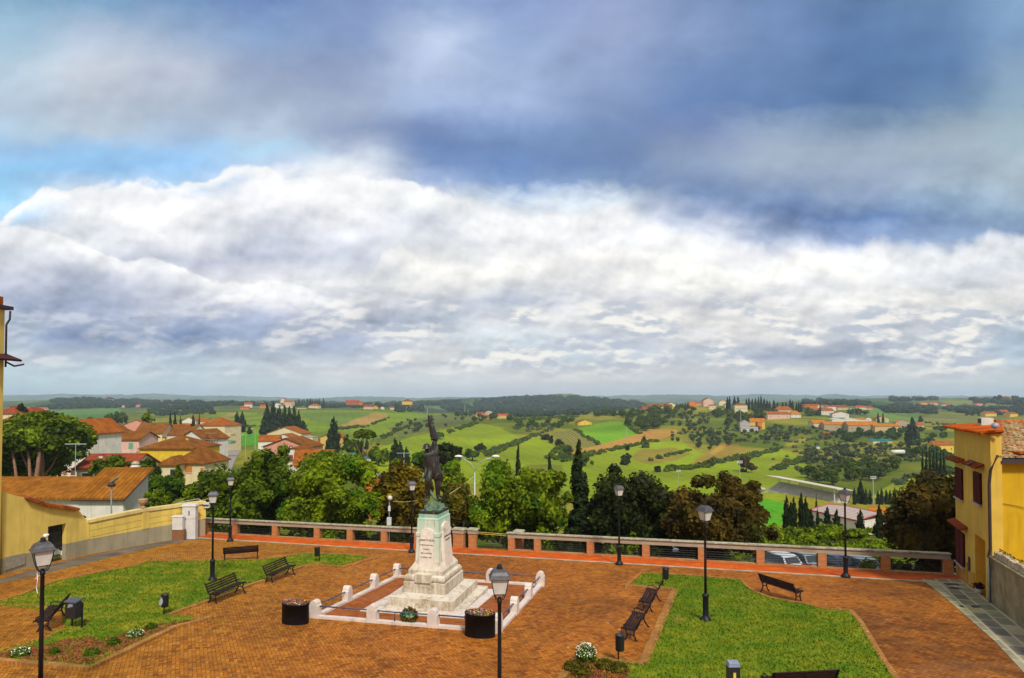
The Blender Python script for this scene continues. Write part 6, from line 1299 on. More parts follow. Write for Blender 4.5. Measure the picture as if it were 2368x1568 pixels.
for k, y_ in enumerate((1008, 1025)):
    b_ = thing('balcony', '%s balcony on the narrow side of the cream apartment block' % ('upper', 'lower')[k], 'balcony', P(528, y_, 264)); MB().bb(-1.4, 1.4, -0.7, 4, -0.3, 0.9).build('parapet', WM('tan') if k == 0 else M_shut, b_)
house('small white cottage with a rust roof behind the apartment block', 421, 452, 974, 992, 340, 9, 9, 10, 'gy', 'white', 'rust', [(.6, .4, 1, 1.6, 'd')])
house('rust roofed long house right behind the small white cottage', 440, 480, 975, 990, 350, 7, 9, 0, 'gx', 'cream', 'rust')
house('red roofed cream house at the far left edge below the dark conifer', -10, 36, 956, 975, 255, 16, 12, 0, 'hip', 'cream', 'dred', [(.7, .4, .9, 1.4, 'd')])
house('cream house with a dark red hip roof right of the dark conifer', 40, 75, 954, 975, 262, 11, 10, 0, 'hip', 'cream', 'dred', [(.75, .5, .8, 1.4, 'd')])
house('long orange roofed house showing just above the umbrella pine', 10, 124, 972, 990, 200, 8, 9, 2, 'gx', 'cream', 'rust', chim=1)
house('far low farm building with a reddish roof at the left', 55, 105, 945, 951, 800, 3, 10, 0, 'gx', 'cream', 'red')
# -- gabled group in the centre left
house('cream gabled house at the back of the gabled group', 615, 700, 1003, 1040, 214, 15, 12, -6, 'gy', 'cream', 'rust', [(.8, .6, .8, .8, 'd')], 1)
house('white gabled house with a satellite dish before the cream gable', 622, 690, 1017, 1045, 205, 13, 8, -10, 'gy', 'white', 'rust', [(.4, .5, .7, .8, 'd')])
house('wide pink gabled house with small dark window', 605, 716, 1034, 1062, 190, 20, 10, -8, 'gy', 'salmon', 'brown', [(.50, .45, .9, 1.3, 'b'), (.22, .5, .7, .7, 'd')])
house('rust roofed white house at the left end of the gabled group', 598, 642, 1020, 1050, 200, 12, 9, 10, 'gx', 'white', 'rust', [(.35, .6, .9, .9, 'd')])
house('white gabled house with a dark red door in front of the pink gable', 646, 708, 1048, 1075, 178, 12, 9, -4, 'gy', 'white', 'brown', [(.42, .55, 1.3, 1.9, 'b'), (.85, .75, 1.1, .7, 'b')])
house('white flat topped house with a big blue grey window', 683, 723, 1012, 1045, 205, 2, 9, 0, 'flat', 'cream', 'pale', [(.14, .75, 1.0, 2.2, 'b'), (.75, .78, 1.8, 1.6, 'd'), (.42, .7, 1.0, 1.8, 'b')])
house('house with a broad plain orange roof low among the trees', 682, 765, 1075, 1105, 148, 28, 12, 14, 'gx', 'cream', 'rust')
house('yellow gabled house with a red door behind the shaggy cypress', 740, 792, 1011, 1045, 228, 9, 9, -4, 'gy', 'ochre', 'rust', [(.36, .55, 1.2, 2.0, 'b')])
house('low brick red annex left of the yellow gabled house', 722, 742, 1021, 1030, 226, 6, 6, 0, 'gx', 'ochre', 'dred')
house('garden shed with a green sheet roof', 783, 818, 1058, 1066, None, 8, 5, 4, 'mono', 'cream', 'green', name='garden_shed', cat='shed', oh=.1)
house('white shed with a dark teal roof edge and grey base', 824, 858, 1060, 1068, None, 3, 5, -6, 'mono', 'white', 'teal', [(.6, .75, .9, .7, 'o')], name='garden_shed', cat='shed', oh=.3)
house('small orange walled building glimpsed between the green and golden trees', 843, 874, 1104, 1128, 78, 1, 3, 0, 'flat', 'orange', 'pale', name='garden_shed', cat='shed', oh=.1)
t = thing('scaffold', 'rusty scaffold frame against the lean-to gabled house', 'scaffold', P(484, 1060, 180), -.2); mb = MB()
for ix in range(3):
    for iy in range(2): mb.tube([(ix * 1.6 - 1.6, iy * 1.2, -2), (ix * 1.6 - 1.6, iy * 1.2, 7.5)], .06, 4)
mb.build('upright', M_bshut, t); mb = MB()
for z_ in (1.0, 3.2, 5.4, 7.2): mb.bb(-1.8, 1.8, -.1, 1.3, z_, z_ + .1)
mb.build('platform', plain('scaffold_boards', (.25, .18, .1), .9), t)
# -- far ridge, left to right
FAR = [
 ('white villa on the far dark ridge at the left', 223, 250, 924, 929, 2200, 2, 'hip', 'white', 'red', 5), ('long white farmhouse below the dark ridge', 266, 286, 938, 942, 1500, 2, 'gx', 'white', 'red', 0),
 ('yellow farm on the far green slope', 370, 388, 936, 940, 1400, 2, 'gx', 'gold', 'rust', 0), ('cream farmhouse beside the far yellow farm', 388, 399, 938, 942, 1350, 2, 'gy', 'white', 'red', 0), ('reddish far barn left of the yellow farm', 308, 324, 937, 941, 1400, 2, 'gx', 'salmon', 'red', 0),
 ('white house with a red roof on the hill above the meadow', 565, 582, 935, 943, 1000, 4, 'gx', 'white', 'red', 3), ('low orange farmhouse with an arch on the hill', 556, 575, 943, 948, 930, 3, 'gx', 'orange', 'rust', 1),
 ('cream house half hidden on the wooded knoll', 598, 608, 930, 936, 1250, 2, 'gx', 'cream', 'rust', 0), ('orange roofed house on the wooded knoll', 601, 620, 938, 944, 1150, 2, 'gx', 'orange', 'rust', 0),
 ('topmost pale house of the hilltop hamlet', 648, 660, 924, 929, 1250, 3, 'gy', 'cream', 'red', 2), ('long rust roofed house of the hilltop hamlet', 655, 674, 929, 935, 1200, 3, 'gx', 'pink', 'rust', 4), ('white house at the left of the hilltop hamlet', 633, 650, 935, 944, 1100, 3, 'gy', 'white', 'rust', 3), ('cream house at the right foot of the hilltop hamlet', 660, 676, 936, 943, 1100, 3, 'gx', 'cream', 'rust', 2), ('white low house under the hilltop hamlet', 645, 658, 939, 945, 1050, 2, 'gx', 'white', 'rust', 2), 
 ('grey flat farm shed left of the cream villa', 687, 708, 944, 946, 1000, 1, 'flat', 'tan', 'pale', 0), ('cream villa with a rust hip roof below the skyline cypresses', 713, 737, 938, 945, 980, 4, 'hip', 'cream', 'rust', 4),
 ('long brick red building on the skyline', 800, 828, 928, 934, 1350, 3, 'gx', 'red', 'red', 0), ('small orange house right of the brick red building', 829, 838, 931, 934, 1350, 2, 'gx', 'orange', 'rust', 0),
 ('pale roadside house with a brown roof on the hill road', 841, 862, 940, 947, 980, 4, 'gx', 'pink', 'brown', 4), ('ochre gabled house next to the roadside house', 863, 873, 941, 946, 1000, 3, 'gy', 'ochre', 'rust', 1), ('white house by the road among cypresses', 880, 888, 942, 947, 990, 2, 'gy', 'white', 'rust', 1),
 ('tent-roofed yellow house on the skyline knoll', 930, 952, 928, 933, 1250, 5, 'hip', 'ochre', 'brown', 0), ('white low villa under the skyline knoll', 924, 940, 941, 945, 1000, 2, 'gx', 'white', 'rust', 2), ('second white low villa under the skyline knoll', 941, 955, 941, 945, 980, 3, 'hip', 'white', 'rust', 2), ('cream annex left of the low villas', 902, 912, 943, 948, 980, 2, 'gx', 'cream', 'rust', 1),
 ('red roofed part of the farm right of the banner', 1100, 1122, 957, 964, 900, 3, 'gx', 'pink', 'red', 2), ('pinkish square farm tower block right of the banner', 1122, 1138, 954, 965, 890, 3, 'hip', 'pink', 'pale', 4), ('salmon lean-to in front of the pinkish farm', 1112, 1140, 962, 968, 870, 2, 'gx', 'salmon', 'rust', 3), ('ochre farmhouse with a red roof right of the pinkish farm', 1149, 1176, 960, 968, 880, 3, 'gx', 'ochre', 'red', 2),
 ('yellow arched farmhouse on the hill road', 1336, 1369, 977, 984, 800, 6, 'gy', 'gold', 'brown', 3), ('small far salmon house on the horizon', 1016, 1022, 930, 933, 2200, 2, 'gy', 'salmon', 'red', 0),
 ('salmon red house at the left end of the yellow villa', 1484, 1497, 940, 948, 960, 1, 'gx', 'red', 'red', 0), ('long yellow villa with brown roofs, left half', 1498, 1526, 941, 950, 950, 6, 'gx', 'gold', 'brown', 4), ('long yellow villa with brown roofs, right half', 1526, 1556, 941, 950, 950, 6, 'gx', 'gold', 'brown', 4), ('cream gabled house behind the yellow villa', 1540, 1563, 935, 942, 1000, 4, 'gy', 'cream', 'brown', 1),
 ('tall blank orange block on the ridge', 1592, 1609, 929, 944, 900, 1, 'flat', 'orange', 'rust', 0), ('small rust roofed house right of the orange block', 1610, 1622, 932, 938, 930, 2, 'gx', 'salmon', 'rust', 0), ('pink gabled house high on the ridge', 1627, 1650, 926, 940, 950, 6, 'gy', 'pink', 'brown', 2), ('cream low house under the pink ridge gable', 1640, 1656, 938, 948, 900, 2, 'gx', 'cream', 'rust', 3), ('pale gabled house between ridge cypresses', 1663, 1680, 929, 938, 950, 4, 'gy', 'cream', 'rust', 0), ('cream villa with brick gable on the ridge', 1676, 1690, 936, 944, 900, 3, 'gy', 'white', 'rust', 1), ('large cream house veiled by trees on the ridge', 1700, 1728, 937, 954, 850, 4, 'hip', 'cream', 'brown', 6),
 ('grey gabled house with white balconies', 1712, 1735, 978, 996, 560, 6, 'gy', 'grey', 'grey' if False else 'pale', 3), ('yellow house with a flat orange roof', 1736, 1768, 975, 993, 570, 7, 'gx', 'gold', 'orange', 0), ('orange side building under the flat orange roof', 1752, 1763, 977, 994, 555, 1, 'flat', 'orange', 'orange', 0), ('white terrace buildings under the grey gable', 1715, 1752, 990, 998, 545, 2, 'gx', 'white', 'pale', 2),
 ('upper storey of the red roofed villa with small windows', 1794, 1832, 948, 958, 640, 8, 'hip', 'cream', 'rust', 4), ('long lower wing of the red roofed villa', 1776, 1826, 958, 970, 620, 6, 'gx', 'pink', 'rust', 3), ('pavilion with a bright orange roof at the villa right end', 1828, 1853, 958, 966, 610, 8, 'hip', 'white', 'orange', 3),
 ('orange village house with square windows', 1862, 1890, 938, 946, 1000, 3, 'gx', 'orange', 'rust', 4), ('cream village block behind the orange one', 1879, 1897, 937, 944, 1030, 2, 'gx', 'cream', 'rust', 3), ('long white fronted village house', 1886, 1928, 950, 960, 780, 6, 'gx', 'white', 'rust', 6), ('white gabled workshop in the village', 1926, 1962, 957, 966, 720, 5, 'gy', 'white', 'rust', 2), ('brown roofed tan house in the village centre', 1936, 1962, 942, 949, 950, 5, 'gx', 'tan', 'brown', 1), ('white village house right of the tan one', 1913, 1935, 941, 949, 960, 3, 'gx', 'white', 'red', 3), ('turquoise fronted village house', 1966, 1978, 943, 949, 930, 3, 'gx', 'white', 'green', 1), ('red roofed cream house at the right of the village', 1978, 2003, 942, 950, 900, 4, 'hip', 'cream', 'red', 4), ('pale red house at the village edge', 2003, 2018, 943, 948, 930, 2, 'gx', 'salmon', 'red', 2), ('brown village house on the upper left', 1900, 1914, 938, 943, 1050, 2, 'gx', 'pink', 'brown', 1),
 ('white arched roof hall behind the old factory, left', 1925, 1955, 970, 978, 700, 3, 'gy', 'white', 'white', 0), ('white arched roof hall behind the old factory, right', 1955, 1985, 970, 978, 700, 3, 'gy', 'white', 'white', 0), ('orange roofed shed beside the white halls', 1978, 2002, 970, 978, 705, 3, 'gx', 'white', 'orange', 0), ('small white gabled house by the halls', 2002, 2015, 968, 976, 705, 3, 'gy', 'white', 'rust', 1),
 ('cream gabled annex with two cypresses', 2026, 2056, 968, 976, 690, 6, 'gy', 'tan', 'rust', 1),
 ('left white end of the old stone factory', 1881, 1912, 979, 990, 660, 7, 'gx', 'cream', 'orange', 1), ('long stone factory building with an orange roof, left', 1908, 1960, 982, 996, 640, 6, 'gx', 'stone', 'orange', 1), ('long stone factory building with an orange roof, middle', 1964, 2030, 984, 1000, 620, 9, 'gx', 'stone', 'orange', 2), ('tan stone factory building with an orange roof, right', 2024, 2085, 986, 1003, 610, 5, 'gx', 'tan', 'orange', 1), ('square stone tower house of the old factory', 2073, 2102, 976, 992, 640, 6, 'gy', 'stone', 'orange', 0), ('red roofed low house behind the big solitary cypress', 2118, 2136, 983, 990, 630, 5, 'gx', 'cream', 'red', 0),
 ('open farm shed with a teal green roof', 2020, 2064, 1020, 1026, 400, 4, 'mono', 'cream', 'teal', 0), ('small rusty roofed hut in the orchard', 1906, 1920, 1001, 1006, 520, 3, 'gx', 'tan', 'rust', 0), ('blue white greenhouse hut in the orchard', 1950, 1968, 1011, 1014, 450, 2, 'flat', 'white', 'white', 0), ('tiny green hut in the orchard', 1888, 1896, 1033, 1038, 380, 1, 'flat', 'white', 'green', 0),
 ('small yellow country house left of the corner house', 2160, 2206, 1029, 1050, None, 8, 'gx', 'gold', 'rust', 2),
 ('long villa on the wooded hill to the right', 2128, 2146, 932, 938, 1500, 3, 'gx', 'gold', 'rust', 2), ('second villa on the wooded hill to the right', 2150, 2168, 932, 938, 1500, 3, 'gx', 'gold', 'rust', 2), ('low rust roofed barn below the wooded hill villas', 2140, 2158, 938, 941, 1400, 2, 'gx', 'salmon', 'rust', 0), ('white farmhouse right of the wooded hill', 2180, 2197, 936, 940, 1500, 2, 'gx', 'white', 'red', 1),
 ('salmon farmhouse on the far right slope', 2258, 2274, 934, 939, 1500, 2, 'gx', 'salmon', 'red', 1), ('yellow farmhouse low on the far right slope', 2278, 2306, 956, 963, 1100, 4, 'gx', 'gold', 'gold' if False else 'rust', 2), ('red farmhouse on the far right slope', 2314, 2334, 952, 960, 1100, 4, 'gx', 'red', 'red', 2), ('right yellow farmhouse beside the red one', 2334, 2356, 957, 964, 1080, 3, 'gx', 'gold', 'rust', 3), ('hilltop house on the far right skyline', 2322, 2346, 920, 926, 1900, 4, 'hip', 'ochre', 'brown', 1)]
for lab, a, c, ye, yb, Y, rp, rt, wl, rf, nw in FAR:
    m_ = (Y or 300) / F; rot = prs.uniform(-14, 14)
    house(lab, a, c, ye, yb, Y, rp, max(5, (c - a) * m_ * prs.uniform(.5, .9)), rot, rt, wl, rf, W(nw, 0.55, max(.9, 1.3 * m_), max(1.2, 1.8 * m_), prs.choice('db')) if nw else ())
# -- gabled roof of the orchard tunnel
t = thing('plastic_tunnel', 'white plastic garden tunnel among the orchard trees', 'greenhouse', P(2076, 1045, 330), 0.15)
MB().tube([(-3.6, 0, 0.0), (3.6, 0, 0.0)], 1.1, 14).build('cover', WM('white'), t, True)
# ---------------------------------------------------------------- yellow wall with gate on the left
M_yel = plaster('yellow_wall', (0.72, 0.52, 0.12)); M_yelg = plaster('grooved_yellow_wall', (0.72, 0.53, 0.12), 0.42); M_gry = plaster('grey_wall_base', (0.36, 0.31, 0.20), stain=0.6); M_led = plaster('pale_yellow_ledge', (0.70, 0.56, 0.22))
BX = [5, 155, 200, 375, 475]; BYs = [1328, 1293.5, 1283, 1252, 1239]
def wb(x): return float(np.interp(x, BX, BYs))
def wY(x): return G(x, wb(x)).y
def wstrip(name, xs, yb, yt, mat, parent, th=0.3, fwd=0.0, cap=None):
    mb = MB(); A = []
    for x in xs:
        Y = wY(x) - fwd; lo = P(x, yb(x), Y) if yb else Vector((P(x, 1200, Y).x, Y, gz(Y) - .4)); hi = P(x, yt(x), Y)
        nrm = Vector((-1.0, 0.25, 0)).normalized() * th
        A.append([lo, hi, hi + nrm, lo + nrm])
    for i in range(len(A) - 1):
        for j in range(4): q = (j + 1) % 4; mb.poly([A[i][j], A[i + 1][j], A[i + 1][q], A[i][q]])
    mb.poly(A[0]); mb.poly(A[-1][::-1]); return mb.build(name, mat, parent)
yw_ = thing('garden_wall', 'long yellow garden wall with a grey base and a curved top along the square', 'wall', (0, 0, 0))
band = lambda x: float(np.interp(x, [5, 60, 160, 200, 330, 475], [1293, 1280, 1256, 1248, 1224, 1199]))
TXs, TYs = [5, 35, 60, 110, 178, 186, 196, 203, 330, 475], [1137, 1146, 1151, 1168, 1178, 1184, 1198, 1203, 1177, 1158]
wtop = lambda x: float(np.interp(x, TXs, TYs))
gl, gr = 111, 153
wstrip('wall_panel', [5, 35, 60, 85, gl], band, wtop, M_yel, yw_); wstrip('wall_panel', [gl, 130, gr], lambda x: float(np.interp(x, [gl, gr], [1218, 1210])), wtop, M_yel, yw_)
wstrip('wall_panel', [gr, 165, 178, 186, 196, 203], band, wtop, M_yel, yw_); wstrip('wall_panel', [203, 240, 285, 330, 375, 425, 475], band, lambda x: wtop(x) + 6, M_yelg, yw_)
wstrip('wall_base', [5, 35, 60, 85, gl], None, band, M_gry, yw_, fwd=0.02); wstrip('wall_base', [gr, 200, 240, 285, 330, 375, 425, 475], None, band, M_gry, yw_, fwd=0.02)
wstrip('ledge', [203, 240, 285, 330, 375, 425, 476], lambda x: wtop(x) + 7, wtop, M_led, yw_, th=0.5, fwd=0.08)
for xa, xb in ((203, 207), (330, 345), (468, 476)): wstrip('pilaster', [xa, xb], band, lambda x: wtop(x) + 7, M_yel, yw_, fwd=0.05)
mb = MB(); rt_ = random.Random(3)
for i in range(26):
    x = 62 + (178 - 62) * i / 25; Y = wY(x); p = P(x, wtop(x) - 2, Y - .1); mb.tube([p + Vector((0.16, -.04, -.05)), p + Vector((-.42, .1, .05))], 0.10 + rt_.uniform(-.01, .02), 6)
mb.build('tile_coping', tilemat('coping_tiles', (0.45, 0.14, 0.04), (0.36, 0.10, 0.03), 0.2), yw_)
wstrip('vent_panel', [10, 35, 58], lambda x: float(np.interp(x, [10, 58], [1320, 1304])), lambda x: float(np.interp(x, [10, 58], [1289, 1279])), plain('grey_vent', (0.27, 0.24, 0.17), 0.8), yw_, fwd=0.05)
gt = thing('iron_gate', 'dark barred iron gate in the opening of the yellow wall', 'gate', (0, 0, 0))
mb = MB()
for i in range(13):
    x = gl + (gr - 8 - gl) * i / 12; Y = wY(x) + .12; p = Vector((P(x, 1200, Y).x - .12, Y, gz(Y))); q = P(x, float(np.interp(x, [gl, gr], [1217, 1209])), Y); mb.tube([p, Vector((p.x, p.y, q.z))], 0.022, 5)
mb.build('bars', M_rl, gt)
mb = MB()
for yy in (1.0, 0.35, 1.7): a = Vector((P(gl, 1200, wY(gl) + .12).x - .12, wY(gl) + .12, gz(wY(gl)) + yy)); c = Vector((P(gr - 8, 1200, wY(gr - 8) + .12).x - .12, wY(gr - 8) + .12, gz(wY(gr)) + yy)); mb.tube([a, c], 0.03, 5)
mb.build('crossbar', M_rl, gt)
a = Vector((P(gl, 1200, wY(gl)).x - 2.4, wY(gl) + .3, 0)); g_ = thing('garden_shrub', 'dark shrub behind the iron gate', 'shrub', (a.x - .6, a.y + 1.6, gz(a.y))); V, Fa = foliage(blobs_round(2.4, 3.6, 0, 16, np.random.default_rng(2), .45), 2600, .1, np.random.default_rng(3)); npmesh('foliage', V, Fa, LM['dark'], g_)  # shrub enlarged and darkened so the gate opening stays dark
g_ = thing('garden_shrub', 'taller dark bush further inside the gateway of the yellow wall', 'shrub', (-30.0, 40.6, gz(40))); V, Fa = foliage(blobs_round(2.2, 2.6, 0, 18, np.random.default_rng(12), .45), 3000, .12, np.random.default_rng(13)); npmesh('foliage', V, Fa, LM['dark'], g_)  # second bush added to fill the gateway with dark
# garden ground behind the wall hides nothing; utility cabinets and ornaments
M_cab = plain('white_cabinet_paint', (0.60, 0.58, 0.55), 0.5, var=0.1, scale=3, dirt=((0.35, 0.30, 0.25), 0.4))
def on_wall(x, y): Y = wY(x); return Vector((P(x, y, Y).x, Y, gz(Y)))
wr = math.atan2(wY(460) - wY(380), on_wall(460, 1240).x - on_wall(380, 1240).x)
for lab, x, w_, h, z0, d_ in (('tall white two part utility cabinet against the end of the yellow wall', 431, 0.95, 2.55, 0, 0.5), ('small white utility box on the brown stand beside the tall cabinet', 404, 0.72, 0.95, 0.78, 0.4), ('brown stand under the small white utility box', 406, 0.82, 0.78, 0, 0.42)):
    p = on_wall(x, 1240); t = thing('utility_cabinet' if 'white' in lab.split()[0:2] or 'tall' in lab or 'small' in lab[:6] else 'box_stand', lab, 'cabinet' if 'brown' not in lab[:6] else 'stand', (p.x + 0.36, p.y - .18, p.z + z0), wr - .9)
    mt = M_cab if 'brown' not in lab[:6] else plain('brown_stand', (0.22, 0.09, 0.035), 0.8)
    if h > 2: MB().bb(-w_/2, w_/2, -d_/2, d_/2, -.1, 1.48).build('lower_door', mt, t, bevel=.02); MB().bb(-w_/2, w_/2, -d_/2, d_/2, 1.5, 2.42).build('upper_door', mt, t, bevel=.02); MB().box((0, 0, 2.5), (w_ + .12, d_ + .12, .14), taper=.9).build('top', M_cab, t); MB().bb(-.02, .06, -d_/2 - .006, -d_/2 - .001, 1.75, 2.1).build('graffito', M_rail, t)
    else: MB().bb(-w_/2, w_/2, -d_/2, d_/2, -.02 if z0 == 0 else 0.003, h).build('body', mt, t, bevel=.02)
    if 'small' in lab[:6]: MB().box((0, 0, h + .03), (w_ + .08, d_ + .08, .06), taper=.9).build('top', M_cab, t)
p = P(336, 1174, wY(336)); t = thing('garden_urn', 'terracotta urn standing on the yellow wall ledge', 'urn', (p.x - .2, p.y + .05, p.z - .02)); MB().lathe([(.16, 0), (.18, .06), (.08, .14), (.10, .22), (.26, .34), (.32, .5), (.30, .56), (.34, .6), (.28, .62)], 14).build('bowl', plain('old_terracotta', (0.40, 0.24, 0.13), 0.8, dirt=((.15, .12, .08), .5)), t, True)
p = P(474, 1172, wY(474)); t = thing('junction_box', 'white electrical junction cluster with wires on the end of the yellow wall', 'electrical box', (p.x + .15, p.y - .1, p.z)); MB().bb(-.25, .25, -.1, .1, -.05, .35).build('box', M_cab, t); mb = MB()
for k in range(4): mb.lathe([(.05, 0), (.06, .05), (.04, .1)], 8, c=(-.18 + k * .12, -.12, .1))
mb.build('insulator', M_dark, t); MB().tube([(-.2, 0, .35), (-.6, 0, .62), (-1.6, .1, .45), (-3.0, -.3, .05)], .02, 5).build('cable', M_cab, t); MB().tube([(.1, 0, .35), (.4, 0, .5), (.1, 0, .62), (-.4, 0, .5)], .018, 5).build('wire', plain('yellow_wire', (.6, .45, .1), .5), t)
# ---------------------------------------------------------------- buildings at the frame edges
t = thing('corner_house', 'tall yellow house cut by the left edge with dark eaves and a rain pipe', 'house', (-27.48, 33.4, gz(33.4)))
MB().bb(-9, 0, -14, 0, -1, 14.3).build('wall', M_yel, t); MB().bb(-9.3, 0.28, -14.3, 0.25, 14.31, 14.5).build('eaves', M_dark, t); MB().bb(-8, -.05, -13, -.05, 14.5, 15.0).build('roof', RM('rust'), t)
MB().tube([(.22, .1, 14.25), (.2, .1, 13.8), (.05, .06, 13.5), (.05, .06, 11.2)], .05, 8).build('rain_pipe', M_dark, t, True)
mb = MB(); mb.raw([(-.1,-1.5,11.8),(.75,-1.5,11.5),(.75,.25,11.5),(-.1,.25,11.8),(-.1,-1.5,11.95),(.78,-1.5,11.6),(.78,.28,11.6),(-.1,.28,11.95)], [(3,2,1,0),(4,5,6,7),(0,1,5,4),(1,2,6,5),(2,3,7,6),(3,0,4,7)]); mb.build('tiled_canopy', plain('dark_canopy_tiles', (.06, .02, .02), .9, spec=.1), t); MB().tube([(0, .1, 11.5), (.5, .1, 11.25), (1.0, .1, 11.35)], .05, 6).build('canopy_gutter', M_dark, t)
# right corner house
FA = Vector((24.1, 33.75)); FBq = Vector((21.42, 27.75)); fd = (FBq - FA).normalized(); fn = Vector((fd.y, -fd.x));
if fn.x > 0: fn = -fn
ang = math.atan2(fd.y, fd.x); FL = (FBq - FA).length
rh_ = thing('corner_house', 'yellow corner house with louvred brown shutters and orange tile canopies at the right', 'house', (FA.x, FA.y, 0), ang)
def fac(x, y, outd=0.0):
    a, b_ = uv(x, y); A = FA + fn * outd; s = (a * A.y - A.x) / (fd.x - a * fd.y); Yw = A.y + s * fd.y; return s, CAMZ + b_ * Yw
M_oc = plaster('ochre_wall', (0.62, 0.41, 0.065)); M_oc2 = plaster('dark_ochre_base', (0.52, 0.27, 0.05), stain=.5); M_or = plaster('orange_jamb', (0.70, 0.36, 0.035), stain=.1)
def L(px, py):      # world xy -> local
    d = Vector((px, py)) - FA; return (d.dot(fd), d.dot(Vector((-fd.y, fd.x))))
sg = 1 if L(27, 33.3)[1] > 0 else -1
s0, _ = fac(2255, 1300); s1, _ = fac(2279, 1300); _, dtop = fac(2267, 1243)
TOPZ = 5.60
back = [L(21.95, 27.78), L(25.7, 32.6)]
mb = MB(); gA = gz(33.75) - 2; 
mb.prism([(0, 0), (s0, 0), (s0, sg * .55), (s1, sg * .55), (s1, 0), (FL, 0), back[0], back[1]], gA, dtop); mb.prism([(0, 0), (FL, 0), back[0], back[1]], dtop, lambda p: TOPZ + 0.06 * abs(p[1])); mb.build('wall', M_oc, rh_)
o = sg
mb = MB(); mb.prism([(-.35, -.4*o), (FL + .3, -.4*o), (back[0][0] + .12, back[0][1] + .05*o), (back[1][0] - .1, back[1][1] + .1*o)], lambda p: TOPZ + .005 + .07 * (p[1]*o + .4), lambda p: TOPZ + .10 + .085 * (p[1]*o + .4))
for i in range(30):
    s = -.3 + (FL + .5) * i / 29; ym = max(.12, back[1][1] * o + (back[0][1] * o - back[1][1] * o) * max(0, s) / FL); mb.tube([(s, -.46*o, TOPZ + .08), (s + .01, ym*o, TOPZ + .125 + ym * .085)], .075, 6)
mb.build('tile_roof', tilemat('bright_orange_tiles', (0.50, 0.088, 0.008), (0.58, 0.12, 0.012), 0.22, 0, bm=.3), rh_)
MB().prism([(0, -.03*o), (s0 - .1, -.03*o), (s0 - .1, .0), (0, .0)], gA, lambda p: gz((FA + fd * p[0]).y) + .75).build('wall_base', M_oc2, rh_)
def shutter(xa, xb, yt, yb_):
    sa, _ = fac(xa, 1150); sb, _ = fac(xb, 1150); _, zt = fac((xa + xb) / 2, yt); _, zb = fac((xa + xb) / 2, yb_); wd_ = sb - sa
    w0 = MB(); w0.bb(sa, sb, min(-.05*o, .1*o), max(-.05*o, .1*o), zb, zt); W_ = w0.build('window', plain('shutter_gap', (0.035, 0.006, 0.004), .95, spec=.05), rh_)
    for k in range(2):
        u0, u1 = sa + wd_ * (.02 + .5 * k), sa + wd_ * (.48 + .5 * k); fr = MB(); y0_, y1_ = sorted((-.055*o, -.10*o))
        for q in ((u0, u0 + .07, zb, zt), (u1 - .07, u1, zb, zt), (u0 + .07, u1 - .07, zb, zb + .1), (u0 + .07, u1 - .07, zt - .1, zt)): fr.bb(q[0], q[1], y0_, y1_, q[2], q[3])
        n = 22
        for i in range(n):
            z = zb + .13 + (zt - zb - .26) * i / (n - 1); fr.box(((u0 + u1) / 2, -.075*o, z), (u1 - u0 - .14, .07, .016), rx=.6 * o)
        fr.build('shutter', plain('dark_red_shutter', (0.085, 0.010, 0.006), 0.8, spec=.1), W_)
    MB().bb(sa - .1, sb + .1, *sorted((-.002*o, -.16*o)), zb - .08, zb - .01).build('sill', M_pale, W_)
    return W_
for a in ((2213, 2228.5, 1083, 1152), (2255.5, 2271.5, 1093, 1163), (2212, 2230, 1228, 1302)): shutter(*a)
def canopy(xa, xb, yt, pigeon=False):
    sa, _ = fac(xa, 1100); sb, _ = fac(xb, 1100); _, z = fac((xa + xb) / 2, yt)
    c_ = MB().raw([(sa,0,z+.12),(sb,0,z+.12),(sb,-.34*o,z-.03),(sa,-.34*o,z-.03),(sa,0,z+.20),(sb,0,z+.20),(sb,-.36*o,z+.04),(sa,-.36*o,z+.04)], [(0,1,2,3),(7,6,5,4),(3,2,6,7),(0,3,7,4),(1,5,6,2),(0,4,5,1)]).build('canopy', tilemat('canopy_tiles', (0.26, 0.045, 0.010), (0.32, 0.06, 0.014), 0.16), rh_)
    return sa, sb, z
canopy(2204, 2232, 1066); cb = canopy(2244, 2277, 1078); canopy(2205, 2236, 1215)
pw = FA + fd * (cb[0] * .4 + cb[1] * .6) + fn * .35
bs = MB(); bs.tube([(-.16, 0, .05), (-.08, 0, .07), (.04, 0, .10), (.1, 0, .15), (.13, 0, .19)], [.02, .05, .065, .04, .035], 8); o_ = bs.build('pigeon', plain('grey_pigeon', (.12, .12, .14), .7), smooth=True); o_.location = (pw.x, pw.y, cb[2] + .02); tag(o_, 'grey pigeon resting on the second tiled canopy of the corner house', 'bird')
dd = MB(); zb_ = gz(28.6) - .1; dd.bb(s0 + .02, s1 - .35, *sorted((.552*o, .52*o)), zb_, dtop - .15); d0 = dd.build('door', plain('brown_door', (.22, .09, .03), .6), rh_)
MB().bb(s0 + .001, s0 + .03, *sorted((.0, .55*o)), zb_, dtop - .002).build('jamb', M_or, rh_)
sp, _ = fac(2243, 1330); zp = gz(29.3); MB().bb(sp - .14, sp + .14, *sorted((-.001*o, -.05*o)), zp + .55, zp + 1.25).build('meter_panel', M_dark, rh_); MB().tube([(sp - .35, -.05*o, zp - .05), (sp - .35, -.05*o, zp + .9)], .035, 6).build('short_pipe', M_oc2, rh_)
pz = lambda x, y: fac(x, y)[1]
MB().tube([(FL + .25, .2*o, pz(2285, 1050)), (FL + .05, -.02*o, pz(2285, 1085)), (FL + .04, -.08*o, pz(2285, 1120)), (FL + .04, -.08*o, pz(2285, 1262)), (FL - .03, -.12*o, pz(2285, 1278)), (FL - .03, -.12*o, pz(2285, 1300))], .06, 8).build('rain_pipe', M_dark, rh_, True)
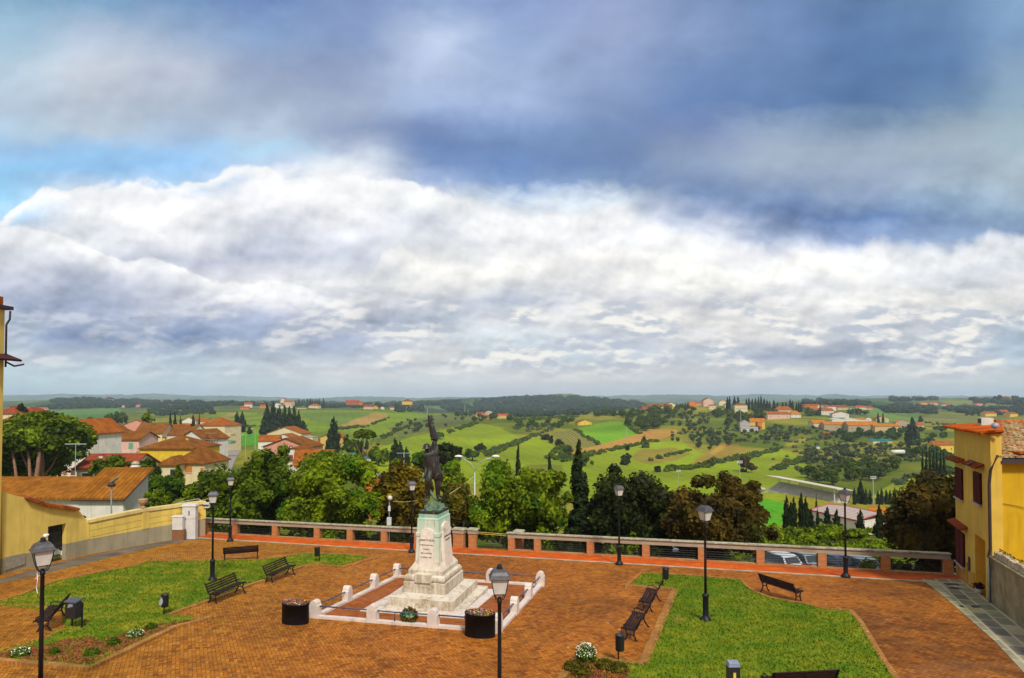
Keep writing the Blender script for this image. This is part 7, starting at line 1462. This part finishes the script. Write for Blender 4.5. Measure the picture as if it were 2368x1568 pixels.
MB().tube([(FL - .03, -.12*o, pz(2285, 1300)), (FL - .03, -.12*o, gz(27.6) - .05)], .07, 8).build('lower_pipe', plain('blue_grey_pipe', (.05, .065, .09), .5), rh_, True)
MB().tube([(FL + .12, -.18*o, pz(2288, 1285)), (FL + .12, -.18*o, gz(27.5) - .05)], .035, 8).build('conduit', plain('green_grey_conduit', (.35, .42, .36), .5), rh_, True)
MB().lathe([(.02, 0), (.14, .08), (.15, .2), (.08, .28)], 10, c=(FL + .35, .1*o, TOPZ + .25)).build('roof_lamp', plain('grey_roof_lamp', (.3, .3, .36), .3), rh_, True)
mb = MB(); mb.bb(1.6, 2.25, *sorted((.7*o, 1.2*o)), TOPZ + .2, TOPZ + .62); mb.build('roof_unit', WM('white'), rh_); mb = MB(); mb.bb(1.7, 2.15, *sorted((.66*o, .7*o)), TOPZ + .35, TOPZ + .58); mb.build('unit_grille', M_win, rh_)
p = G(2270, 1373); t = thing('flower_pot', 'white pot with dark reddish plant on the doorstep of the corner house', 'flower pot', (p.x - .12, p.y, p.z)); MB().lathe([(.12, 0), (.17, .22), (.18, .24), (.15, .24)], 14).build('pot', M_cab, t, True); V, Fa = foliage([(0, 0, .36, .2, .17)], 160, .05, np.random.default_rng(1)); npmesh('plant', V, Fa, leafmat('dark_red_plant', (.02, .01, .005), (.12, .03, .015), scale=3), t)
# neighbouring house with the old barrel tile roof
t = thing('neighbour_house', 'ochre house wall with an old barrel tiled roof at the right edge', 'house', (21.9, 28.15, 0), 0)
MB().prism([(0.1, 0), (12, 0), (12, 5), (4.2, 5)], gz(28) - 1, 4.45).build('wall', plaster('deep_ochre_wall', (0.56, 0.34, 0.012)), t); MB().bb(0.0, 12, -.42, -.30, 4.30, 4.42).build('gutter', M_dark, t)
MB().raw([(0,-.35,4.42),(12,-.35,4.42),(12,4.9,5.78),(4.0,4.9,5.78),(0,-.35,4.50),(12,-.35,4.50),(12,4.9,5.86),(4.0,4.9,5.86),(7,9,4.8),(12,9,4.8)], [(3,2,1,0),(4,5,6,7),(0,1,5,4),(0,4,7,3),(1,2,6,5),(7,6,9,8)]).build('roof_deck', M_dark, t)
mb = MB(); rt_ = random.Random(9)
for i in range(40):
    for j in range(14):
        x = i * .26 + rt_.uniform(-.015, .015); y = -.35 + j * .375; z = 4.52 + (y + .35) * .259; r0 = .115
        if x < (y + .2) * .80 - .05: continue
        k = len(mb.v); n = 5
        for (yy, zz, r_) in ((y - .03, z + .035, r0), (y + .42, z + .10, r0 * .8)):
            for q in range(n + 1): a_ = math.pi * q / n; mb.v.append((x + r_ * math.cos(a_), yy, zz + r_ * math.sin(a_) * .9))
        for q in range(n): mb.f.append((k + q, k + q + 1, k + n + 2 + q, k + n + 1 + q))
        mb.f.append(tuple(range(k, k + n + 1))[::-1])
m, Q, b = newmat('old_barrel_tiles'); rnd = Q.n('ShaderNodeNewGeometry').outputs['Random Per Island']; co = Q.n('ShaderNodeTexCoord').outputs['Object']
col = Q.ramp(rnd, [(0, (.34, .12, .04)), (.25, (.42, .30, .14)), (.5, (.27, .17, .045)), (.75, (.50, .38, .20)), (1, (.40, .13, .03))]); col = Q.mix(Q.mr(Q.noise(co, 6, 4), .45, .65, 0, .7), col, (.07, .05, .02)); setc(Q, b, col); b.inputs['Roughness'].default_value = .9; M_old = m
mb.build('barrel_tiles', M_old, t); MB().tube([(3.9 + k * .4, 4.9, 5.95 + .02 * (k % 2)) for k in range(21)], .13, 8).build('ridge_tiles', tilemat('ridge', (.45, .12, .04), (.5, .16, .05), .4, 0, bm=.2), t)
MB().bb(.9, 1.6, -.3, .5, 4.72, 4.80).build('new_tile', tilemat('bright_orange_tiles', (0.62, 0.115, 0.012), (0.72, 0.16, 0.02)), t); MB().tube([(.3, -.04, 2.45), (.9, -.05, 2.35), (4, -.05, 1.5)], .012, 4).build('wall_cable', M_rl, t); MB().bb(.15, .75, -.12, -.02, -.02, .05).build('bracket', M_rl, t)
# old stone boundary wall
A = G(2293, 1397); Bv = G(2368, 1452); d = (Bv - A); d.z = 0; d.normalize(); e = A + d * 14; nrm = Vector((-d.y, d.x, 0)); nrm = nrm if nrm.x > 0 else -nrm; nrm *= .5
t = thing('boundary_wall', 'old grey stained rendered wall with a rough stone coping beside the pavement', 'wall', (0, 0, 0))
M_ren = plain('old_grey_render', (0.27, 0.22, 0.12), 0.95, var=.35, scale=1.2, bmp=.5, spec=.1, dirt=((.07, .05, .03), .85))
MB().prism([(A.x, A.y), (e.x, e.y), (e.x + nrm.x, e.y + nrm.y), (A.x + nrm.x, A.y + nrm.y)], lambda p: gz(p[1]) - .3, lambda p: gz(p[1]) * .6 + 1.28).build('render', M_ren, t)
q = nrm * 1.25; w_ = nrm * -.18
MB().prism([(A.x + w_.x, A.y + w_.y), (e.x + w_.x, e.y + w_.y), (e.x + q.x, e.y + q.y), (A.x + q.x, A.y + q.y)], lambda p: gz(p[1]) * .6 + 1.285, lambda p: gz(p[1]) * .6 + 1.36).build('string_course', M_ren, t)
mb = MB(); rt_ = random.Random(4)
for i in range(40):
    p = A + d * (.17 + i * .34) + nrm * .5; mb.box((p.x, p.y, gz(p.y) * .6 + 1.46 + rt_.uniform(-.03, .04)), (.42, .34, .26), rz=math.atan2(d.y, d.x) + rt_.uniform(-.15, .15), taper=.8)
mb.build('coping_stones', plain('rough_coping', (0.42, 0.34, 0.22), .95, var=.5, scale=4, bmp=.7, dirt=((.18, .10, .06), .8)), t)
rg = np.random.default_rng(8); n = 260; s_ = rg.uniform(0, 10, n); pts = np.stack([A.x + d.x * s_ + nrm.x * .6, A.y + d.y * s_ + nrm.y * .6, (-SLOPE * (A.y + d.y * s_)) * .6 + 1.62 + rg.uniform(0, .12, n)], 1); V, Fa = leafcloud(pts, .045, rg, tri=True); tag(npmesh('wall_weeds', V, Fa, LM['golden']), 'sparse dry weeds growing on top of the old boundary wall', 'weeds', kind='stuff')
# ---------------------------------------------------------------- grandstand, factory, road, cars, poles
a = P(1762, 1145, 285); c = P(1912, 1168, 245); d = (c - a); Ls = math.hypot(d.x, d.y); t = thing('grandstand', 'small football grandstand with grey seating steps under a flat pale roof', 'grandstand', (a.x, a.y, -36.2), math.atan2(d.y, d.x))
M_conc = plain('grey_concrete_steps', (0.46, 0.42, 0.36), .9, var=.2, scale=.5); mb = MB()
for i in range(12): mb.bb(0, Ls, .9 + i * .75, 10, (-2 if i == 0 else i * .38 + .5), .5 + (i + 1) * .38)
mb.build('seating_steps', M_conc, t)
MB().raw([(-2,3.2,7.6),(Ls+2,3.2,7.6),(Ls+2,10.5,7.0),(-2,10.5,7.0),(-2,3.2,7.95),(Ls+2,3.2,7.95),(Ls+2,10.5,7.3),(-2,10.5,7.3)], [(3,2,1,0),(4,5,6,7),(0,1,5,4),(1,2,6,5),(2,3,7,6),(3,0,4,7)]).build('roof', plain('pale_flat_roof', (.55, .48, .38), .7), t)
for k in range(7): MB().bb(Ls * k / 6 - .15, Ls * k / 6 + .15, 9.0, 9.3, 0, 7.1).build('post', M_cab, t)
MB().bb(Ls - .2, Ls + .15, 3.4, 3.7, -1, 7.6).build('post', M_cab, t); MB().bb(-.5, Ls, .2, .5, -1, 1.0).build('front_wall', WM('white'), t)
t = thing('changing_room', 'low brick building at the left end of the grandstand', 'building', P(1742, 1148, 280), -.3); MB().bb(-5, 5, 0, 5, -2, 3.2).build('wall', WM('stone'), t); MB().bb(-5.3, 5.3, -.3, 5.3, 3.2, 3.45).build('roof', M_conc, t)
for k in range(3): MB().bb(-3.5 + k * 2.5, -2.3 + k * 2.5, -.06, .05, .6, 2.4).build('window', M_win, t)
Nn = Vector((75, 135)); Ll = Vector((71, 148)); Rr = Vector((86.2, 140.5)); Bk = Ll + Rr - Nn; ze = -19.5
t = thing('factory_building', 'whitish factory hall with a flat pinkish grey roof edged in red', 'factory', (0, 0, 0))
MB().prism([tuple(Nn), tuple(Rr), tuple(Bk), tuple(Ll)], -40, ze).build('wall', WM('white'), t)
def sc_(p, k): c0 = (Nn + Bk) / 2; return c0 + (p - c0) * k
zr = lambda p: ze + .25 + .9 * max(0, 1 - abs((Vector(p) - Nn).dot((Rr - Nn).normalized()) / (Rr - Nn).length - .5) * 2)
m, Q, b = newmat('corrugated_roof'); pos = Q.n('ShaderNodeNewGeometry').outputs['Position']; x, y, z = Q.xyz(pos); wv = Q.m('SINE', Q.add(Q.mul(x, 1.6), Q.mul(y, -3.8))); setc(Q, b, Q.mix(Q.mr(wv, -1, 1), (.30, .23, .20), (.42, .34, .30))); b.inputs['Roughness'].default_value = .8
p4 = [sc_(q, 1.03) for q in (Nn, Rr, Bk, Ll)]; mN, mB = (p4[0] + p4[1]) / 2, (p4[2] + p4[3]) / 2
MB().raw([(p4[0].x,p4[0].y,ze+.2),(mN.x,mN.y,ze+1.0),(mB.x,mB.y,ze+1.0),(p4[3].x,p4[3].y,ze+.2),(p4[1].x,p4[1].y,ze+.2),(p4[2].x,p4[2].y,ze+.2)], [(0,1,2,3),(1,4,5,2)]).build('roof', m, t)
mb = MB(); R3 = lambda v_, z_: (v_.x, v_.y, z_)
for q in ([R3(p4[0], ze+.2), R3(mN, ze+1.0), R3(p4[1], ze+.2)], [R3(p4[3], ze+.2), R3(mB, ze+1.0), R3(p4[2], ze+.2)], [R3(p4[0], ze+.2), R3(p4[3], ze+.2)], [R3(p4[1], ze+.2), R3(p4[2], ze+.2)]): mb.tube(q, .16, 5)
mb.build('red_trim', plain('red_sheet_metal', (.30, .02, .025), .5), t)
u_ = (Ll - Nn).normalized(); v2 = (Rr - Nn).normalized(); nL = Vector((u_.y, -u_.x)); nL = nL if nL.x < 0 else -nL; nR = Vector((v2.y, -v2.x)); nR = nR if nR.y < 0 else -nR
for (org, dr, nn, s, ww, z_, hh, mt) in ((Nn, u_, nL, 1.6, .9, -2.6, 1.5, M_win), (Nn, u_, nL, 4.2, .8, -1.9, 1.2, M_win), (Nn, u_, nL, 7.5, 2.6, -2.6, .9, plain('red_sheet_metal', (.30, .02, .025))), (Nn, v2, nR, 3.0, .9, -2.5, 1.5, M_win), (Nn, u_, nL, 10.5, 1.6, -1.6, .8, M_win), (Nn, v2, nR, 7.5, .9, -2.5, 1.5, M_win)):
    p = org + dr * s + nn * .02; MB().box((p.x, p.y, ze + z_), (ww, .12, hh), rz=math.atan2(dr.y, dr.x)).build('window', mt, t)
t = thing('roofed_annex', 'bright orange roofed annex behind the right end of the factory', 'annex', P(2045, 1186, 150), -.5); MB().bb(-3, 3, 0, 5, -6, -.3).build('wall', WM('cream'), t); MB().box((0, 2.5, 0), (6.6, 5.6, .5), rx=.12).build('roof', RM('orange'), t)
rd = MB(); rd.raw([(-2, 49.5, 0), (40, 41, 0), (42, 50, 0), (-1, 57, 0)], [(0, 1, 2, 3)])
k = rd.v; rd.v = [(x_, y_, float(tz(x_, y_)[0]) + .06) for x_, y_, _ in k]; rd.build('road', plain('asphalt_road', (.05, .048, .046), .9), kind='structure')
M_tyre = plain('tyre_rubber', (.015, .015, .015), .8); M_cgl = plain('car_window_glass', (.03, .045, .055), .08, var=.2); M_tail = plain('tail_lamp_red', (.45, .02, .01), .3)
def car(label, loc, rz, c, name='parked_car', detail=True, group=None):
    t = thing(name, label, 'car', loc, rz, group); pm = plain('car_paint_%02x%02x%02x' % tuple(int(v_ * 255) for v_ in c), c, .25, .15, var=.04)
    pr = [(-1.95, .32), (-2.0, .62), (-1.9, .86), (-1.72, .92), (-1.35, 1.38), (-1.1, 1.46), (.15, 1.46), (.45, 1.38), (1.05, .95), (1.75, .82), (1.98, .62), (2.0, .32)]
    def ex(pr_, hwf, nm, mt, par_):
        mb = MB(); n = len(pr_); vs = [(-hwf(z), y, z) for y, z in pr_] + [(hwf(z), y, z) for y, z in pr_]
        mb.raw(vs, [tuple(range(n)), tuple(range(n, 2 * n))[::-1]] + [(k, k + n, (k + 1) % n + n, (k + 1) % n) for k in range(n)]); return mb.build(nm, mt, par_, bevel=.03)
    hwf = lambda z: .84 if z < .9 else .84 - (z - .9) * .34
    bd = ex(pr, hwf, 'body', pm, t)
    gl_ = [(-1.66, .95), (-1.36, 1.30), (-1.1, 1.385), (.15, 1.385), (.42, 1.31), (.92, .97)]; MB().raw([(s * (hwf(z) + .006), y, z) for s in (-1, 1) for y, z in gl_], [tuple(range(6)), tuple(range(6, 12))[::-1]]).build('side_window', M_cgl, t)
    MB().raw([(-.66, -1.76, .97), (.66, -1.76, .97), (.60, -1.42, 1.34), (-.60, -1.42, 1.34)], [(0, 1, 2, 3)]).build('rear_window', M_cgl, t)
    MB().raw([(-.68, 1.06, .98), (.68, 1.06, .98), (.60, .50, 1.38), (-.60, .50, 1.38)], [(3, 2, 1, 0)]).build('windscreen', M_cgl, t)
    for sx in (-1, 1):
        MB().bb(sx * .70 - .12, sx * .70 + .12, -2.02, -1.9, .68, .88).build('tail_lamp', M_tail, t)
        for y in (-1.25, 1.25):
            wq = MB().tube([(sx * .68, y, .31), (sx * .87, y, .31)], .31, 16).build('wheel', M_tyre, t); MB().tube([(sx * .862, y, .31), (sx * .88, y, .31)], .18, 12).build('rim', M_cab, wq)
    MB().bb(-.26, .26, -2.03, -2.0, .55, .66).build('number_plate', M_cab, t); return t
for x, y, Y, rz, c, lab in ((1797, 1297, 49.5, .35, (.55, .56, .60), 'silver white car parked below the parapet, leftmost of the four'), (1845, 1300, 50.0, .35, (.22, .25, .28), 'grey estate car parked second from the left below the parapet'), (1921, 1303, 49.0, .3, (.03, .04, .10), 'dark blue car with a pale roof parked third below the parapet'), (1976, 1305, 48.5, .3, (.50, .52, .54), 'silver hatchback parked below the parapet behind the right lamp base'), (1540, 1292, 51, .3, (.45, .52, .55), 'pale car parked alone below the parapet between two brick pillars')):
    q = P(x, y, Y); car(lab, (q.x, Y, float(tz(q.x, Y)[0]) + .08), rz, c)
for x, y, c, lab in ((494, 1076, (.4, .02, .02), 'red car at the back of the parked row on the village street'), (498, 1081, (.6, .6, .6), 'first white car parked on the village street behind the red one'), (503, 1086, (.62, .62, .62), 'second white car parked on the village street nearest the trees'), (545, 1029, (.6, .6, .6), 'white car in the parking area by the meadow'), (552, 1027, (.03, .05, .12), 'dark blue car in the parking area by the meadow')):
    h = hit(x, y); car(lab, (h.x, h.y, h.z + .02), -.3, c)
# village street
mb = MB(); L_ = [(540, 1040, 9), (530, 1052, 8), (520, 1066, 8), (508, 1085, 8), (500, 1105, 8)]; pr_ = [(hit(x, y), w_) for x, y, w_ in L_]
for (p, w0_), (q, w1_) in zip(pr_[:-1], pr_[1:]):
    mb.raw([(a_.x + s * w, a_.y, float(tz(a_.x + s * w, a_.y)[0]) + .25) for a_, w in ((p, w0_ / 2), (q, w1_ / 2)) for s in (-1, 1)], [(0, 2, 3, 1)])
mb.build('road', plain('pale_village_road', (.24, .21, .18), .9), kind='structure')
# street lights and masts
M_galv = plain('galvanised_steel', (.42, .46, .46), .4, .4, var=.15)
b_ = P(1098, 1130, 60); t = thing('double_street_light', 'tall double armed street light with two white oval heads behind the trees', 'street light', (b_.x, 60, -8.5)); z1 = P(1098, 1076, 60).z + 8.5
MB().tube([(0, 0, 0), (0, 0, z1 - .6)], [.09, .05], 8).build('pole', M_galv, t, True)
for s, hx in ((-1, -1.45), (1, 1.9)):
    MB().tube([(0, 0, z1 - .7), (s * .1, 0, z1 - .3), (s * .35, 0, z1 + .15), (s * .9, 0, z1 + .55), (hx * .95, 0, z1 + .78)], .04, 6).build('arm', M_galv, t, True)
    MB().lathe([(.02, -.10), (.28, -.06), (.36, 0), (.26, .10), (.03, .15)], 14, c=(hx + s * .12, 0, z1 + .85), sx=1.15, sy=.6).build('lamp_head', plain('white_lamp_head', (.75, .68, .66), .35), t, True)
p = P(900, 1222, 48.5); t = thing('globe_lamp', 'small globe lamp with white boxes on its post behind the parapet', 'lamp', (p.x, 48.5, p.z - 1.5)); MB().tube([(0, 0, -3), (0, 0, 3.6)], .035, 6).build('post', M_galv, t)
MB().lathe([(.02, -.20), (.17, -.12), (.2, 0), (.17, .13), (.02, .22)], 12, c=(.05, 0, 3.85)).build('globe', M_glass, t, True); MB().bb(-.17, .17, -.1, .1, 1.75, 2.35).build('box', M_cab, t); MB().bb(-.08, .1, -.08, .08, 2.85, 3.25).build('small_box', M_cab, t)
def mast(label, x, yt, yb, Y, r=.1, head=None, name='utility_pole', cat='pole'):
    p = P(x, yb, Y); g = float(tz(p.x, Y)[0]); q = P(x, yt, Y); z0 = min(p.z, g) if abs(p.z - g) < 8 else p.z; t = thing(name, label, cat, (p.x, Y, z0)); H = q.z - z0
    MB().tube([(0, 0, -.3), (0, 0, H)], [r, r * .7], 6).build('pole', M_galv if head != 'dark' else M_iron, t)
    if head == 'flood':
        mb = MB(); 
        for i in range(4):
            for j in range(2): mb.box((-.75 + i * .5, -.1, H + j * .5), (.32, .2, .32))
        mb.build('floodlights', M_cab, t); MB().bb(-1.0, 1.0, -.05, .05, H - .05, H + .05).build('crossbar', M_galv, t)
    if head == 'arm': MB().tube([(0, 0, H), (-1.0, 0, H + .1)], .06, 5).build('arm', M_galv, t); MB().box((-1.3, 0, H + .1), (.7, .3, .15)).build('lamp_head', M_cab, t)
    if head == 'tee': MB().bb(-1.3, 1.3, -.04, .04, H - .2, H - .1).build('crossbar', M_galv, t)
    if head == 'box': MB().lathe([(.25, H - .1), (.3, H + .05), (.12, H + .25)], 8).build('lamp_base', M_dark, t); MB().box((.25, 0, H + .45), (.6, .3, .12), ry=-.6).build('lamp_lid', plain('mossy_lid', (.22, .2, .1), .7), t)
mast('thin grey pole rising behind the lamp of the right lawn', 1624, 1172, 1262, 45, .07); mast('garden light on a grey post before the tiled wing', 257, 1122, 1195, 48, .07, 'box', 'garden_light', 'lamp')
mast('aerial mast in front of the big pale gabled house', 174, 1024, 1096, 75, .05, 'tee'); mast('tall floodlight mast on the green slope left of the grandstand', 1711, 1070, 1150, 205, .16, 'flood', 'floodlight_mast', 'floodlight')
mast('tall floodlight mast in front of the cypress row', 2020, 1106, 1182, 200, .2, 'flood', 'floodlight_mast', 'floodlight'); mast('floodlight mast just above the dark trees in the centre', 1424, 1076, 1110, 220, .2, 'flood', 'floodlight_mast', 'floodlight')
mast('small floodlight mast above the red brown tree', 1569, 1090, 1120, 260, .12, 'flood', 'floodlight_mast', 'floodlight'); mast('white concrete post between the factory cypresses', 1883, 1203, 1262, 75, .12)
mast('white utility pole left of the vineyard field', 1286, 974, 996, 850, .5); mast('white utility pole at the top of the vineyard field', 1322, 972, 992, 830, .5); mast('thin pole on the tan field edge', 1449, 990, 1015, 620, .3)
mast('utility pole with a crossbar right of the conifer group of three', 934, 1046, 1078, 110, .12, 'tee'); mast('street light beside the meadow, right one', 590, 992, 1030, 250, .12, 'arm', 'street_light', 'street light'); mast('street light beside the meadow, left one', 568, 1006, 1032, 260, .12, 'arm', 'street_light', 'street light')
mast('pole near the farm right of the banner', 1157, 960, 978, 800, .4); mast('pole on the ridge right of the banner tip', 1075, 935, 952, 1000, .45); mast('tall pole above the curved road by the banner', 988, 944, 972, 850, .45); mast('blue grey mast beside the grey gabled house', 1713, 945, 975, 560, .22)
p, q = P(952, 1168, 47.5), P(876, 1160, 47.5)
tag(MB().tube([P(1040, 1142, 46), P(1066, 1125, 52), P(1096, 1102, 60)], .03, 4).build('cable', plain('yellow_cable', (.5, .4, .15), .6)), 'yellowish cable running from the double street light towards the statue', 'cable')
tag(MB().tube([P(910, 1160, 48.5), P(935, 1161, 48), P(965, 1158, 47)], .02, 4).build('cable', plain('yellow_cable', (.5, .4, .15), .6)), 'thin cable from the globe lamp towards the memorial', 'cable')
# ---- flowers and small plants in the beds
def plant(label, x, y, r, h, mat, seed, fl=0):
    p = G(x, y, .03); t = thing('bedding_plant', label, 'plant', p); rg = np.random.default_rng(seed); V, Fa = foliage([(0, 0, h * .45, r, h * .55)], 700, r * .12, rg); npmesh('foliage', V, Fa, LM[mat], t)
    if fl:
        d_ = rg.normal(0, 1, (fl, 3)); d_[:, 2] = np.abs(d_[:, 2]); d_ /= np.linalg.norm(d_, axis=1)[:, None]; pts = d_ * np.array([r, r, h * .6]) + np.array([0, 0, h * .48]); V, Fa = leafcloud(pts, .028, rg, 1.0); npmesh('blossoms', V, Fa, plain('white_petals', (.72, .72, .55), .6, var=.1), t)
plant('round bush of white daisies at the tip of the right lawn bed', 1355, 1530, .34, .55, 'mid', 1, 300); plant('white flowered clump at the left edge bed', 47, 1517, .28, .25, 'mid', 2, 90); plant('white flowered clump in the left bed under the small bin', 313, 1474, .28, .25, 'mid', 3, 110)
plant('small green tuft in the left bed near the white clump', 126, 1514, .16, .25, 'mid', 4); plant('low green clump in the front of the left bed', 212, 1516, .24, .2, 'mid', 5); plant('green tuft in the middle of the left bed', 262, 1492, .2, .25, 'mid', 6); plant('dark green tuft near the tip of the left bed', 350, 1456, .2, .25, 'mid', 7)
for i, (x, y) in enumerate(((1325, 1550), (1345, 1562), (1400, 1548), (1430, 1556))): plant(['feathery reddish plant at the left of the right bed', 'second feathery reddish plant of the right bed', 'reddish tuft behind the small open bin', 'brown tuft at the right end of the right bed'][i], x, y, .28, .3, 'redgreen', 20 + i)
# ---- birds
def bird(label, x, y, Y, s):
    p = P(x, y, Y); t = MB().raw([(0,-.25,0),(0,.3,.0),(-.06,0,.03),(.06,0,.03),(0,0,-.07),(-.75,-.25,.12),(-.35,.1,.1),(.75,-.2,.28),(.35,.1,.16)], [(0,2,1),(0,1,3),(0,4,2),(0,3,4),(2,4,1),(3,1,4),(2,5,6),(3,8,7),(2,6,1),(3,1,8),(2,6,5),(3,7,8)]).build('flying_bird', M_iron); t.location = p; t.scale = (s,) * 3; t.rotation_euler = (.3, .2, 1.0); tag(t, label, 'bird')
bird('dark swallow flying in the grey cloud at the left', 302, 736, 60, .34); bird('tiny dark bird low in the pale sky left of centre', 598, 860, 80, .14)
# ---------------------------------------------------------------- haze
m = bpy.data.materials.new('pale_air'); m.use_nodes = True; nt = m.node_tree; nt.nodes.clear(); Q = NX(nt)
vo = Q.n('ShaderNodeVolumePrincipled'); vo.inputs['Color'].default_value = (0.66, 0.79, 1.0, 1); vo.inputs['Density'].default_value = 0.00010; vo.inputs['Anisotropy'].default_value = 0.0
oo = Q.n('ShaderNodeOutputMaterial'); Q.lk(vo.outputs[0], oo.inputs[1])
hz = MB().bb(-15500, 15500, -30, 9400, -420, 110).build('haze', m, kind='stuff'); tag(hz, 'pale blue haze in the air over the valley', 'haze')
